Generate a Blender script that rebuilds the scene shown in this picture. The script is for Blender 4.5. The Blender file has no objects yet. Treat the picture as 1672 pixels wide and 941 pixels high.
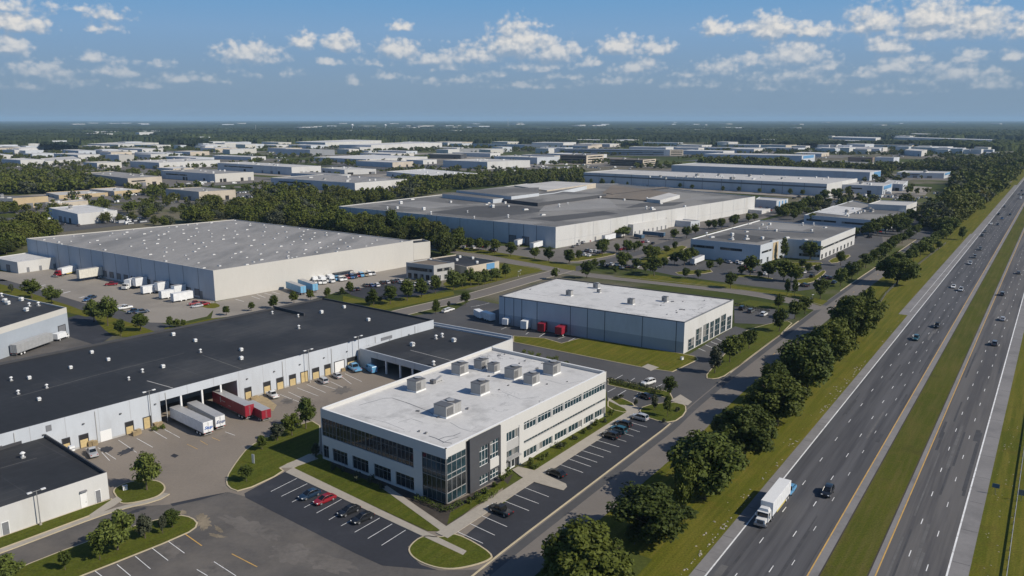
import bpy, math, random
import numpy as np
from math import radians, cos, sin, pi, hypot
from mathutils import Vector, Matrix
S = bpy.context.scene
C = S.collection
RND = random.Random(11)
# ------------------------------------------------------------------ camera model (real lens, real height)
CAM_H, FPX, HOR = 75.0, 1320.0, 195.5
TH = math.atan((470.5-HOR)/FPX); CT, ST = cos(TH), sin(TH)
def P(px, py, z=0.0):
    a, b = px-836, 470.5-py
    d = (a, b*ST+FPX*CT, b*CT-FPX*ST)
    t = (z-CAM_H)/d[2]
    return Vector((d[0]*t, d[1]*t, z))
def Q(p):
    x, y, z = p[0], p[1], p[2]-CAM_H
    fw = y*CT-z*ST; up = y*ST+z*CT
    return (836+FPX*x/fw, 470.5-FPX*up/fw)
def hgt(px, yb, yt):
    g = P(px, yb); lo, hi = 0, 60
    for _ in range(40):
        m = (lo+hi)/2
        if Q((g[0], g[1], m))[1] > yt: lo = m
        else: hi = m
    return lo
cam = bpy.data.cameras.new('camera'); co = bpy.data.objects.new('camera', cam); C.objects.link(co)
co.location = (0, 0, CAM_H); co.rotation_euler = (pi/2-TH, 0, 0)
cam.sensor_width = 36; cam.lens = FPX/1672*36; cam.clip_start = 1; cam.clip_end = 120000
S.camera = co
# ------------------------------------------------------------------ node helpers and materials
def new_mat(name):
    m = bpy.data.materials.new(name); m.use_nodes = True
    nt = m.node_tree
    b = nt.nodes['Principled BSDF']
    return m, nt, b
def coords(nt, scale=(1, 1, 1), rotz=0, kind='Object'):
    tc = nt.nodes.new('ShaderNodeTexCoord'); mp = nt.nodes.new('ShaderNodeMapping')
    mp.vector_type = 'TEXTURE'
    mp.inputs['Rotation'].default_value = (0, 0, rotz); mp.inputs['Scale'].default_value = tuple(1/q for q in scale)
    nt.links.new(tc.outputs[kind], mp.inputs[0])
    return mp.outputs[0]
def noise(nt, vec, scale, detail=4, rough=.55):
    n = nt.nodes.new('ShaderNodeTexNoise'); n.inputs['Scale'].default_value = scale
    n.inputs['Detail'].default_value = detail; n.inputs['Roughness'].default_value = rough
    nt.links.new(vec, n.inputs['Vector']); return n.outputs['Fac']
def ramp(nt, fac, stops):
    r = nt.nodes.new('ShaderNodeValToRGB'); e = r.color_ramp.elements
    while len(e) < len(stops): e.new(.5)
    for i, (p, c) in enumerate(stops):
        e[i].position = p; e[i].color = (c, c, c, 1) if not hasattr(c, '__len__') else (*c, 1)
    nt.links.new(fac, r.inputs[0]); return r.outputs[0]
def mixc(nt, fac, a, b, mode='MIX'):
    m = nt.nodes.new('ShaderNodeMix'); m.data_type = 'RGBA'; m.blend_type = mode
    for s, v in ((m.inputs[0], fac), (m.inputs[6], a), (m.inputs[7], b)):
        if hasattr(v, 'is_output') or isinstance(v, bpy.types.NodeSocket): nt.links.new(v, s)
        elif isinstance(v, (int, float)): s.default_value = v
        else: s.default_value = (*v, 1) if len(v) == 3 else v
    return m.outputs[2]
def math_(nt, op, a, b=0.0, c=None, clamp=False):
    m = nt.nodes.new('ShaderNodeMath'); m.operation = op; m.use_clamp = clamp
    for i, v in enumerate((a, b, c)):
        if v is None: continue
        if isinstance(v, bpy.types.NodeSocket): nt.links.new(v, m.inputs[i])
        else: m.inputs[i].default_value = v
    return m.outputs[0]
MATS = {}
def surf(name, col, rough=.85, var=.25, big=.05, fine=1.2, dirt=None, dirt_amt=.0, metal=0, spec=.5, bump=0, stretch=(1, 1, 1), rotz=0, dirt_scale=.12, dirt_lo=.5, dirt_hi=.7, crack=False, seam=0.0):
    """a matte surface: base colour varied by broad and fine noise, plus stains with a shape of their own"""
    m, nt, b = new_mat(name)
    v = coords(nt, stretch, rotz)
    n1 = noise(nt, v, big, 5); n2 = noise(nt, v, fine, 3)
    n = math_(nt, 'ADD', math_(nt, 'MULTIPLY', n1, .65), math_(nt, 'MULTIPLY', n2, .35))
    f = ramp(nt, n, ((.32, 1-var), (.68, 1+var)))
    c = mixc(nt, 1.0, col, f, 'MULTIPLY')
    if dirt:
        d = ramp(nt, noise(nt, v, dirt_scale, 7, .65), ((dirt_lo, 0.0), (dirt_hi, 1.0)))
        c = mixc(nt, math_(nt, 'MULTIPLY', d, dirt_amt), c, dirt)
    if seam:    # laps of the roofing membrane, three metres apart, and butt joints every twelve
        vr = coords(nt, (1, 1, 1), HW_AZ-.06); sx = nt.nodes.new('ShaderNodeSeparateXYZ'); nt.links.new(vr, sx.inputs[0])
        a = math_(nt, 'LESS_THAN', math_(nt, 'MODULO', math_(nt, 'ADD', sx.outputs[1], 3000), 3.05), .16)
        b2 = math_(nt, 'LESS_THAN', math_(nt, 'MODULO', math_(nt, 'ADD', sx.outputs[0], 3000), 12.4), .2)
        k = math_(nt, 'MULTIPLY', math_(nt, 'MAXIMUM', a, b2), ramp(nt, n1, ((.4, .15), (.6, 1.0))))
        c = mixc(nt, math_(nt, 'MULTIPLY', k, abs(seam)), c, (.5, .5, .5) if seam > 0 else (.08, .08, .08))
    if crack:   # seams and hairline cracks in a membrane roof
        k = math_(nt, 'ABSOLUTE', math_(nt, 'SUBTRACT', noise(nt, v, .07, 6, .6), .5))
        g = math_(nt, 'MULTIPLY', ramp(nt, k, ((.0, 1.0), (.008, 0.0))), ramp(nt, noise(nt, v, .05, 3), ((.5, 0.0), (.62, .75))))
        c = mixc(nt, g, c, (.10, .10, .11))
    nt.links.new(c, b.inputs['Base Color'])
    b.inputs['Roughness'].default_value = rough; b.inputs['Metallic'].default_value = metal
    b.inputs['Specular IOR Level'].default_value = spec
    if bump:
        bp = nt.nodes.new('ShaderNodeBump'); bp.inputs['Strength'].default_value = bump; bp.inputs['Distance'].default_value = .1
        nt.links.new(n2, bp.inputs['Height']); nt.links.new(bp.outputs[0], b.inputs['Normal'])
    MATS[name] = m; return m
HW_AZ = radians(55.857)
surf('asphalt_yard', (.215, .183, .150), .9, .14, .06, 1.6, (.07, .062, .058), .6, dirt_scale=.055, dirt_lo=.55, dirt_hi=.74)
surf('asphalt_low', (.088, .081, .076), .9, .25, .09, 1.4, (.17, .15, .128), .7, dirt_scale=.05, dirt_lo=.47, dirt_hi=.7)
surf('asphalt_lot', (.026, .028, .036), .85, .2, .1, 1.3, (.07, .07, .075), .45, dirt_scale=.10, dirt_lo=.55, dirt_hi=.75)
surf('asphalt_road', (.068, .067, .069), .88, .15, .06, 1.2, (.12, .112, .105), .5, dirt_scale=.05)
surf('asphalt_frontage', (.165, .147, .130), .9, .14, .05, 1.5, (.07, .065, .062), .55, dirt_scale=.05, dirt_lo=.53, dirt_hi=.75)
surf('asphalt_highway', (.082, .081, .086), .85, .25, .8, 3.0, (.042, .042, .047), .8, stretch=(.012, .33, 1), rotz=HW_AZ, dirt_scale=1.0, dirt_lo=.46, dirt_hi=.6)
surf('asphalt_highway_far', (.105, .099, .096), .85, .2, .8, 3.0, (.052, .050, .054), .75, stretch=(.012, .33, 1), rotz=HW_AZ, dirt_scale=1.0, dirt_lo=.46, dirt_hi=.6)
surf('asphalt_shoulder', (.20, .192, .19), .9, .15, .07, 1.4, (.09, .088, .09), .5)
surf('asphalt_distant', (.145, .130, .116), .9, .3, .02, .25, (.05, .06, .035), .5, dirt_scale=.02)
surf('concrete', (.36, .325, .275), .9, .16, .2, 1.6, (.22, .2, .17), .5, dirt_scale=.2)
surf('concrete_yard', (.265, .238, .205), .9, .13, .04, 1.0, (.16, .145, .125), .55, dirt_scale=.035, dirt_lo=.48, dirt_hi=.7)
surf('curb', (.47, .40, .27), .9, .15, .3, 2)
surf('paint_white', (.74, .74, .73), .7, .15, .5, 3, (.2, .19, .18), .55, dirt_scale=.6, dirt_lo=.52)
surf('paint_yellow', (.56, .34, .09), .7, .15, .5, 3, (.2, .16, .1), .5, dirt_scale=.6, dirt_lo=.5)
surf('mulch', (.045, .036, .028), .95, .4, .3, 2.2)
surf('roof_black', (.020, .0215, .025), .8, .34, .035, .5, (.062, .061, .060), .75, dirt_scale=.03, dirt_lo=.5, dirt_hi=.68, seam=.055)
surf('roof_grey', (.275, .265, .255), .9, .2, .03, .6, (.14, .14, .14), .6, stretch=(1, .3, 1), dirt_scale=.05, dirt_lo=.48, dirt_hi=.64, seam=-.12)
surf('roof_midgrey', (.135, .131, .127), .9, .28, .02, .4, (.24, .23, .215), .85, dirt_scale=.014, dirt_lo=.47, dirt_hi=.55, seam=.05)
surf('roof_white', (.56, .552, .54), .8, .12, .06, .8, (.29, .288, .285), .8, dirt_scale=.13, dirt_lo=.51, dirt_hi=.74, crack=True, seam=-.10)
surf('roof_pale', (.47, .455, .435), .85, .15, .03, .5, (.3, .3, .3), .5, dirt_scale=.05)
surf('roof_brown', (.17, .14, .11), .9, .25, .03, .5, (.08, .08, .08), .5, dirt_scale=.05)
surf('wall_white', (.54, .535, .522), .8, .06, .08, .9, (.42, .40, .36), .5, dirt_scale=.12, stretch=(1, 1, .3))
surf('wall_cool', (.485, .515, .555), .8, .07, .08, .9, (.36, .37, .385), .5, dirt_scale=.12, stretch=(1, 1, .3))  # blue-grey paint, and the blue of shade put on sunless sides
surf('wall_cool_low', (.33, .365, .41), .8, .06, .1, .9)
surf('wall_cream', (.515, .497, .462), .8, .05, .05, .9, (.5, .48, .43), .3, dirt_scale=.1, stretch=(1, 1, .3))
surf('wall_office', (.55, .54, .515), .8, .04, .1, 1, (.5, .49, .46), .25, dirt_scale=.2, stretch=(1, 1, .25))
surf('wall_grey', (.40, .395, .385), .8, .08, .1, 1)
surf('wall_charcoal', (.06, .062, .07), .7, .12, .2, 1.2)
surf('wall_tan', (.46, .36, .22), .85, .16, .1, 1)
surf('wall_stone', (.48, .42, .34), .85, .16, .1, 1)
surf('wall_blue', (.10, .26, .46), .7, .1, .1, 1)
surf('wall_brick', (.20, .15, .12), .85, .2, .2, 1.5)
surf('joint', (.12, .13, .15), .9, .1)
surf('joint_pale', (.40, .41, .43), .9, .1)
surf('trim_white', (.76, .76, .75), .6, .04)
surf('trim_dark', (.05, .05, .055), .6, .1)
surf('door_grey', (.17, .175, .19), .6, .1)
surf('door_tan', (.52, .40, .20), .75, .15, .4, 1.5)
surf('door_white', (.74, .74, .73), .6, .04)
surf('dock_dark', (.02, .02, .022), .9, .2)
surf('metal_grey', (.46, .455, .45), .45, .1, .4, 2, (.3, .29, .28), .4, metal=.3)
surf('metal_dark', (.15, .15, .155), .5, .15, metal=.3)
surf('metal_white', (.72, .72, .71), .45, .06)
surf('pole_grey', (.30, .30, .30), .5, .1, metal=.4)
surf('rubber', (.018, .018, .019), .85, .2)
surf('chrome', (.62, .63, .65), .25, .05, metal=.8)
surf('bark', (.11, .085, .062), .95, .3, .8, 3)
surf('plate_yellow', (.55, .45, .12), .7, .1)
surf('weeds', (.13, .13, .035), .95, .3, .5, 2)
surf('cardboard', (.34, .26, .15), .9, .25, .8, 2)
def gloss(name, col, rough=.3, metal=0, coat=.6):
    m, nt, b = new_mat(name)
    v = coords(nt); n = noise(nt, v, .9, 3)
    nt.links.new(mixc(nt, 1.0, col, ramp(nt, n, ((.3, .9), (.7, 1.08))), 'MULTIPLY'), b.inputs['Base Color'])
    b.inputs['Roughness'].default_value = rough; b.inputs['Metallic'].default_value = metal
    b.inputs['Coat Weight'].default_value = coat; b.inputs['Coat Roughness'].default_value = .08
    MATS[name] = m
for k, c in dict(black=(.012, .013, .015), red=(.25, .010, .018), darkred=(.22, .01, .02), white=(.72, .72, .71), silver=(.42, .43, .45), blue=(.03, .09, .22), skyblue=(.12, .33, .55), teal=(.02, .09, .12), grey=(.12, .125, .13), tan=(.33, .28, .2), green=(.04, .1, .06), navy=(.012, .03, .06)).items():
    gloss('paint_car_'+k, c)
for k, c in dict(white=(.74, .75, .76), red=(.27, .012, .028), grey=(.33, .335, .34), skyblue=(.17, .40, .60), cream=(.62, .60, .53), navy=(.05, .12, .2)).items():
    gloss('panel_'+k, c, .5, 0, .15)
def glass(name, col, rough=.06):
    m, nt, b = new_mat(name)
    v = coords(nt); n = noise(nt, v, .35, 3)
    nt.links.new(mixc(nt, 1.0, col, ramp(nt, n, ((.3, .55), (.7, 1.5))), 'MULTIPLY'), b.inputs['Base Color'])
    b.inputs['Roughness'].default_value = rough; b.inputs['Specular IOR Level'].default_value = .5
    MATS[name] = m
surf('blind', (.20, .20, .19), .5, .2, .5, 2); surf('glass_pale', (.09, .10, .10), .25, .3, .5, 2)  # blinds and paler panes, strewn at random
glass('glass_dark', (.022, .026, .03)); glass('glass_teal', (.020, .042, .052)); glass('glass_car', (.012, .014, .017), .04)
def lamp_glass(name, col):
    m, nt, b = new_mat(name); b.inputs['Base Color'].default_value = (*col, 1); b.inputs['Roughness'].default_value = .15; MATS[name] = m
lamp_glass('lens_clear', (.8, .8, .78)); lamp_glass('lens_red', (.4, .01, .01)); lamp_glass('ink_blue', (.03, .12, .42)); lamp_glass('ink_navy', (.03, .06, .16))
def grass_mat(name, a, b_, c_, big=.02):
    m, nt, b = new_mat(name)
    v = coords(nt)
    vs = coords(nt, (.05, 1, 1), HW_AZ)
    n1 = noise(nt, v, big, 6, .6); n2 = noise(nt, v, .22, 6, .7); n3 = noise(nt, vs, .7, 4, .65); n4 = noise(nt, v, 3.0, 2)
    c = mixc(nt, ramp(nt, n1, ((.35, 0.0), (.65, 1.0))), a, b_)
    c = mixc(nt, ramp(nt, n3, ((.42, 0.0), (.66, .85))), c, c_)
    c = mixc(nt, ramp(nt, n2, ((.52, 0.0), (.74, .6))), c, (c_[0]*1.2, c_[1]*.95, c_[2]*1.2))
    c = mixc(nt, ramp(nt, noise(nt, v, .11, 5, .7), ((.56, 0.0), (.72, .6))), c, (a[0]*.62, a[1]*.66, a[2]*.8))
    c = mixc(nt, 1.0, c, ramp(nt, n4, ((.3, .72), (.7, 1.25))), 'MULTIPLY')
    nt.links.new(c, b.inputs['Base Color']); b.inputs['Roughness'].default_value = .95; b.inputs['Specular IOR Level'].default_value = .15
    MATS[name] = m
grass_mat('grass_lawn', (.054, .073, .007), (.078, .093, .009), (.095, .10, .015))
grass_mat('grass_verge', (.074, .087, .006), (.104, .108, .009), (.148, .132, .020))
grass_mat('grass_median', (.054, .068, .007), (.080, .088, .010), (.105, .096, .024))
def ground_mat():
    m, nt, b = new_mat('ground_cover')
    v = coords(nt)
    n1 = noise(nt, v, .006, 6, .6); n2 = noise(nt, v, .05, 5, .6); n4 = noise(nt, v, 1.5, 3)
    c = mixc(nt, ramp(nt, n1, ((.42, 0.0), (.6, 1.0))), (.040, .056, .014), (.085, .098, .022))
    c = mixc(nt, ramp(nt, n2, ((.55, 0.0), (.75, .7))), c, (.13, .115, .06))
    c = mixc(nt, ramp(nt, noise(nt, v, .0045, 5, .6), ((.5, 0.0), (.56, .8))), c, (.17, .148, .118))
    c = mixc(nt, 1.0, c, ramp(nt, n4, ((.3, .75), (.7, 1.2))), 'MULTIPLY')
    nt.links.new(c, b.inputs['Base Color']); b.inputs['Roughness'].default_value = .95; b.inputs['Specular IOR Level'].default_value = .1
    MATS['ground'] = m
ground_mat()
def leaf_mat(name, a, b_, w=.18):
    m, nt, b = new_mat(name)
    v = coords(nt); n1 = noise(nt, v, .35, 3); n2 = noise(nt, v, 2.5, 2)
    oi = nt.nodes.new('ShaderNodeObjectInfo')
    t = math_(nt, 'ADD', math_(nt, 'MULTIPLY', n1, .6), math_(nt, 'MULTIPLY', oi.outputs['Random'], .5))
    c = mixc(nt, ramp(nt, t, ((.3, 0.0), (.8, 1.0))), a, b_)
    c = mixc(nt, 1.0, c, ramp(nt, n2, ((.3, .7), (.7, 1.3))), 'MULTIPLY')
    nt.links.new(c, b.inputs['Base Color']); b.inputs['Roughness'].default_value = .7; b.inputs['Specular IOR Level'].default_value = .25
    tr = nt.nodes.new('ShaderNodeBsdfTranslucent'); nt.links.new(c, tr.inputs['Color'])
    mx = nt.nodes.new('ShaderNodeMixShader'); mx.inputs[0].default_value = w*.6
    nt.links.new(b.outputs[0], mx.inputs[1]); nt.links.new(tr.outputs[0], mx.inputs[2])
    nt.links.new(mx.outputs[0], nt.nodes['Material Output'].inputs['Surface'])
    MATS[name] = m
leaf_mat('leaf_big', (.040, .056, .007), (.092, .108, .013))
leaf_mat('leaf_mid', (.044, .064, .009), (.09, .11, .014))
leaf_mat('leaf_bright', (.075, .10, .018), (.115, .14, .028))
leaf_mat('leaf_dull', (.045, .055, .030), (.070, .078, .045))
leaf_mat('leaf_wood', (.034, .048, .009), (.085, .092, .015), .12)
leaf_mat('leaf_yellow', (.12, .11, .02), (.20, .16, .03))
M = MATS
# ------------------------------------------------------------------ mesh builder
class MB:
    def __init__(s): s.v = []; s.f = []; s.m = []; s.mats = []
    def mi(s, m):
        if m not in s.mats: s.mats.append(m)
        return s.mats.index(m)
    def face(s, pts, m):
        i = len(s.v); s.v += [tuple(p) for p in pts]; s.f.append(tuple(range(i, i+len(pts)))); s.m.append(s.mi(m))
    def hexa(s, b, t, m, top=None, bottom=True):
        """b, t: four corners each, counter-clockwise seen from above"""
        i = len(s.v); s.v += [tuple(p) for p in b]+[tuple(p) for p in t]
        k = s.mi(m)
        for j in range(4):
            s.f.append((i+j, i+(j+1) % 4, i+4+(j+1) % 4, i+4+j)); s.m.append(k)
        s.f.append((i+4, i+5, i+6, i+7)); s.m.append(s.mi(top) if top else k)
        if bottom: s.f.append((i+3, i+2, i+1, i)); s.m.append(k)
    def box(s, c, size, m, ax=(1, 0), top=None, taper=1.0):
        """box centred at c (x, y, z of its base), size along ax, across it and up"""
        ux, uy = ax; L = hypot(ux, uy); ux /= L; uy /= L
        a, b, h = size[0]/2, size[1]/2, size[2]
        def pt(x, y, z): return (c[0]+ux*x-uy*y, c[1]+uy*x+ux*y, c[2]+z)
        s.hexa([pt(-a, -b, 0), pt(a, -b, 0), pt(a, b, 0), pt(-a, b, 0)],
               [pt(-a*taper, -b*taper, h), pt(a*taper, -b*taper, h), pt(a*taper, b*taper, h), pt(-a*taper, b*taper, h)], m, top)
    def prism(s, pts, z0, z1, m, top=None):
        n = len(pts); i = len(s.v)
        s.v += [(p[0], p[1], z0) for p in pts]+[(p[0], p[1], z1) for p in pts]
        k = s.mi(m)
        for j in range(n): s.f.append((i+j, i+(j+1) % n, i+n+(j+1) % n, i+n+j)); s.m.append(k)
        s.f.append(tuple(range(i+n, i+2*n))); s.m.append(s.mi(top) if top else k)
    def tube(s, a, b, r0, r1, m, n=8, caps=True):
        a = Vector(a); b = Vector(b); d = (b-a).normalized()
        e = d.orthogonal().normalized(); g = d.cross(e); i = len(s.v); k = s.mi(m)
        for c, r in ((a, r0), (b, r1)):
            for j in range(n):
                t = 2*pi*j/n; s.v.append(tuple(c+e*(r*cos(t))+g*(r*sin(t))))
        for j in range(n): s.f.append((i+j, i+(j+1) % n, i+n+(j+1) % n, i+n+j)); s.m.append(k)
        if caps: s.f.append(tuple(range(i+n-1, i-1, -1))); s.m.append(k); s.f.append(tuple(range(i+n, i+2*n))); s.m.append(k)
    def mesh(s, name, org=(0, 0, 0)):
        me = bpy.data.meshes.new(name)
        v = [(x-org[0], y-org[1], z-org[2]) for x, y, z in s.v]
        me.from_pydata(v, [], s.f)
        for m in s.mats: me.materials.append(M[m] if isinstance(m, str) else m)
        me.polygons.foreach_set('material_index', s.m)
        me.update(); return me
    def build(s, name, parent=None, org=None, smooth=False):
        if org is None: org = parent.matrix_world.translation if False else ((0, 0, 0) if parent is None else WORLD.get(parent.name, (0, 0, 0)))
        me = s.mesh(name, org)
        if smooth: me.polygons.foreach_set('use_smooth', [True]*len(me.polygons))
        o = bpy.data.objects.new(name, me); C.objects.link(o)
        if parent is not None: o.parent = parent
        WORLD[o.name] = org
        return o
WORLD = {}
def tag(o, label=None, cat=None, group=None, kind=None):
    if label: o['label'] = label
    if cat: o['category'] = cat
    if group: o['group'] = group
    if kind: o['kind'] = kind
    return o
def thing(name, label, cat, loc, group=None, rz=0):
    o = bpy.data.objects.new(name, None); o.empty_display_size = .5; C.objects.link(o)
    o.location = loc; o.rotation_euler = (0, 0, rz); WORLD[o.name] = (0, 0, 0)     # parts are modelled round the thing's own origin
    return tag(o, label, cat, group)
def dup(src, loc, rz=0, label=None, group=None, scale=None, repl=None):
    """copy of a thing with copies of its parts and sub-parts; repl swaps paint materials"""
    def cp(o, par):
        c = o.copy(); C.objects.link(c)
        if par is not None: c.parent = par
        if repl and c.type == 'MESH' and any(m and m.name in repl for m in c.data.materials):
            key = (o.data.name, tuple(sorted(repl.items())))
            if key not in REPL:
                me = o.data.copy()
                for i, m in enumerate(me.materials):
                    if m.name in repl: me.materials[i] = M[repl[m.name]]
                REPL[key] = me
            c.data = REPL[key]
        for ch in o.children: cp(ch, c)
        return c
    r = cp(src, None); r.location = loc; r.rotation_euler = (0, 0, rz)
    if scale is not None: r.scale = scale if hasattr(scale, '__len__') else (scale,)*3
    if label: r['label'] = label
    if group: r['group'] = group
    elif 'group' in r and group == '': del r['group']
    return r
REPL = {}
def structure(name, mb): return tag(mb.build(name), kind='structure')
def sheet(name, pts_px, z, m, world=False):
    mb = MB(); pts = [Vector((p[0], p[1], 0)) if world else P(*p) for p in pts_px]
    from mathutils.geometry import tessellate_polygon
    tri = tessellate_polygon([[Vector((p.x, p.y, 0)) for p in pts]])
    for t in tri:
        q = [pts[i] for i in t]
        if (q[1]-q[0]).cross(q[2]-q[0]).z < 0: q.reverse()
        mb.face([(p.x, p.y, z) for p in q], m)
    return structure(name, mb)
def inpoly(x, y, poly):
    r = False; j = len(poly)-1
    for i in range(len(poly)):
        xi, yi = poly[i][0], poly[i][1]; xj, yj = poly[j][0], poly[j][1]
        if (yi > y) != (yj > y) and x < (xj-xi)*(y-yi)/(yj-yi)+xi: r = not r
        j = i
    return r
def hw_coord0(p):
    a = P(1151, 941); u = (P(1393, 640)-a).normalized(); d = Vector((p[0], p[1], 0))-a; return d.dot(Vector((u.y, -u.x, 0))), d.dot(u)
FOOT = []      # footprints (world) kept clear of trees
# ------------------------------------------------------------------ walls and buildings
class Wall:
    """a vertical wall plane from A to B (world), outward side on its right"""
    def __init__(s, A, B):
        s.A = Vector((A[0], A[1], 0)); s.B = Vector((B[0], B[1], 0)); s.L = (s.B-s.A).length
        s.e = (s.B-s.A)/s.L; s.n = Vector((s.e.y, -s.e.x, 0))
    def at(s, t, d=0, z=0): return s.A+s.e*t+s.n*d+Vector((0, 0, z))
    def px(s, x, y):
        a, b = x-836, 470.5-y
        d = (a, b*ST+FPX*CT, b*CT-FPX*ST)
        det = -d[0]*s.e.y+s.e.x*d[1]
        k = (-s.A.x*s.e.y+s.e.x*s.A.y)/det
        return ((Vector((d[0]*k, d[1]*k, 0))-s.A).dot(s.e), CAM_H+d[2]*k)
    def box(s, mb, t0, t1, z0, z1, d0, d1, m, top=None):
        b = [s.at(t0, d1, z0), s.at(t1, d1, z0), s.at(t1, d0, z0), s.at(t0, d0, z0)]
        t = [s.at(t0, d1, z1), s.at(t1, d1, z1), s.at(t1, d0, z1), s.at(t0, d0, z1)]
        mb.hexa(b, t, m, top)
WRND = random.Random(3)
def window(par, w, t0, t1, z0, z1, cols, rows, d=-.2, glass='glass_dark', frame='metal_white', fw=.09, name='window', xs=None, blinds=.13):
    f = MB()
    for k in range(cols+1):
        t = t0+(t1-t0)*k/cols; a = min(max(t-fw/2, t0), t1-fw)
        w.box(f, a, a+fw, z0, z1, d+.005, d+.10, frame)
    for k in range(rows+1):
        z = z0+(z1-z0)*k/rows if xs is None or k in (0, rows) else z0+xs[k-1]
        a = min(max(z-fw/2, z0), z1-fw)
        w.box(f, t0+fw, t1-fw, a, a+fw, d+.008, d+.085, frame)
    o = f.build(name, par)
    g = MB(); zs = [z0]+[z0+q for q in (xs or [])]+[z1] if xs else [z0+(z1-z0)*k/rows for k in range(rows+1)]
    zs[0] += .01; zs[-1] -= .01
    for k in range(cols):
        a, b = t0+(t1-t0)*k/cols, t0+(t1-t0)*(k+1)/cols
        if k == 0: a += .01
        if k == cols-1: b -= .01
        bl = WRND.random()
        for j in range(len(zs)-1):
            m = glass
            if bl < blinds and j >= (len(zs)-1)//2: m = 'blind'
            elif blinds and WRND.random() < .07: m = 'glass_pale'
            w.box(g, a, b, zs[j], zs[j+1], d-.04, d-.004*WRND.random(), m)
    g.build('glass_pane', o)
    o.children  # pane is a sub-part of the window
    return o
def slab(par, name, w, t0, t1, z0, z1, d0, d1, m):
    mb = MB(); w.box(mb, t0, t1, z0, z1, d0, d1, m); return mb.build(name, par)
def dock_door(par, w, t0, t1, z1, leaf='door_tan', frame='trim_dark', half=None, z0=.05):
    """dark surround proud of the wall, a sectional door leaf inside it"""
    f = MB(); b = .18
    w.box(f, t0-b, t0, z0, z1+b, 0, .16, frame); w.box(f, t1, t1+b, z0, z1+b, 0, .16, frame); w.box(f, t0, t1, z1, z1+b, 0, .16, frame)
    if half: w.box(f, t0, t1, z0+half, z1, 0, .05, 'dock_dark')  # dark slab painted for the shaded opening above the leaf
    o = f.build('dock_door', par)
    g = MB(); top = half if half else z1-z0; n = max(2, int(top/.6))
    for k in range(n): w.box(g, t0, t1, z0+top*k/n+.02, z0+top*(k+1)/n, 0, .08, leaf)
    g.build('door_leaf', o)
    return o
def inset(poly, d):
    n = len(poly); out = []
    for i in range(n):
        p, q, r = poly[i-1], poly[i], poly[(i+1) % n]
        e1 = (q-p).normalized(); e2 = (r-q).normalized()
        n1 = Vector((-e1.y, e1.x)); n2 = Vector((-e2.y, e2.x))
        b = n1+n2; k = d/max(.25, (1+n1.dot(n2)))
        out.append(q+b*k)
    return out
def tri_face(mb, pts, z, m):
    from mathutils.geometry import tessellate_polygon
    for t in tessellate_polygon([[Vector((p.x, p.y, 0)) for p in pts]]):
        q = [pts[i] for i in t]
        a, b = q[1]-q[0], q[2]-q[0]
        if a.x*b.y-a.y*b.x < 0: q.reverse()
        mb.face([(p.x, p.y, z) for p in q], m)
class Bld: pass
def building(label, roof, h=None, base=None, wall='wall_white', roofm='roof_grey', par_h=.55, joints=0, jm='joint', walls=None, name='warehouse', cat='warehouse', group=None, band=None, cap=None, top2=None, detail=True):
    """roof: pixel corners of the parapet line (3 corners = a parallelogram), h: height, or base=(x, y_base, y_top)"""
    if h is None: h = hgt(*base)
    pts = [P(x, y, h).to_2d() for x, y in roof]
    if len(pts) == 3: pts.append(pts[0]+pts[2]-pts[1])
    area = sum(pts[i-1].x*pts[i].y-pts[i].x*pts[i-1].y for i in range(len(pts)))
    rev = area < 0
    if rev: pts.reverse()
    n = len(pts)
    c = sum(pts, Vector((0, 0)))/n
    root = thing(name, label, cat, (c.x, c.y, 0), group); WORLD[root.name] = (c.x, c.y, 0)
    B = Bld(); B.root = root; B.pts = pts; B.h = h; B.c = c
    B.w = [Wall(pts[i], pts[(i+1) % n]) for i in range(n)]
    FOOT.append([tuple(p) for p in pts])
    inn = inset(pts, .3)
    zr = h-par_h
    wm = MB()
    for i in range(n):
        p, q = pts[i], pts[(i+1) % n]; m = (walls or {}).get(i, wall)
        if band:
            bh, bm = band
            wm.face([(p.x, p.y, 0), (q.x, q.y, 0), (q.x, q.y, bh), (p.x, p.y, bh)], bm)
            wm.face([(p.x, p.y, bh), (q.x, q.y, bh), (q.x, q.y, h), (p.x, p.y, h)], m)
        else: wm.face([(p.x, p.y, 0), (q.x, q.y, 0), (q.x, q.y, h), (p.x, p.y, h)], m)
        a, b = inn[i], inn[(i+1) % n]
        wm.face([(b.x, b.y, zr), (a.x, a.y, zr), (a.x, a.y, h), (b.x, b.y, h)], cap or m)
        wm.face([(p.x, p.y, h), (q.x, q.y, h), (b.x, b.y, h), (a.x, a.y, h)], cap or m)
        if joints:
            k = max(1, round(B.w[i].L/joints)); jw = .10+h*.006
            for j in range(1, k):
                t = B.w[i].L*j/k
                B.w[i].box(wm, t-jw/2, t+jw/2, .02, h-.04, -.05, .02, jm)
    B.wall = wm.build('wall', root)
    rm = MB(); tri_face(rm, inn, zr, roofm); B.roof = rm.build('roof', root); B.zr = zr
    return B
def near_walls(B):
    """(shaded left-facing wall, lit right-facing wall): the two walls that face the camera, widest first by direction"""
    v = [w for w in B.w if w.n.dot(-(w.A+w.B)/2) > 0 and w.n.y < .2]
    l = [w for w in v if w.n.x < 0]; r = [w for w in v if w.n.x >= 0]
    return (max(l, key=lambda w: w.L) if l else None, max(r, key=lambda w: w.L) if r else None)
def on_roof(B, px, py, dz=0): return P(px, py, B.zr+dz)
surf('unit_grey', (.36, .355, .345), .55, .12, .5, 2.5, (.22, .21, .2), .5, metal=.2)
surf('skylight_dome', (.41, .405, .395), .5, .15, .6, 2)
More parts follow.
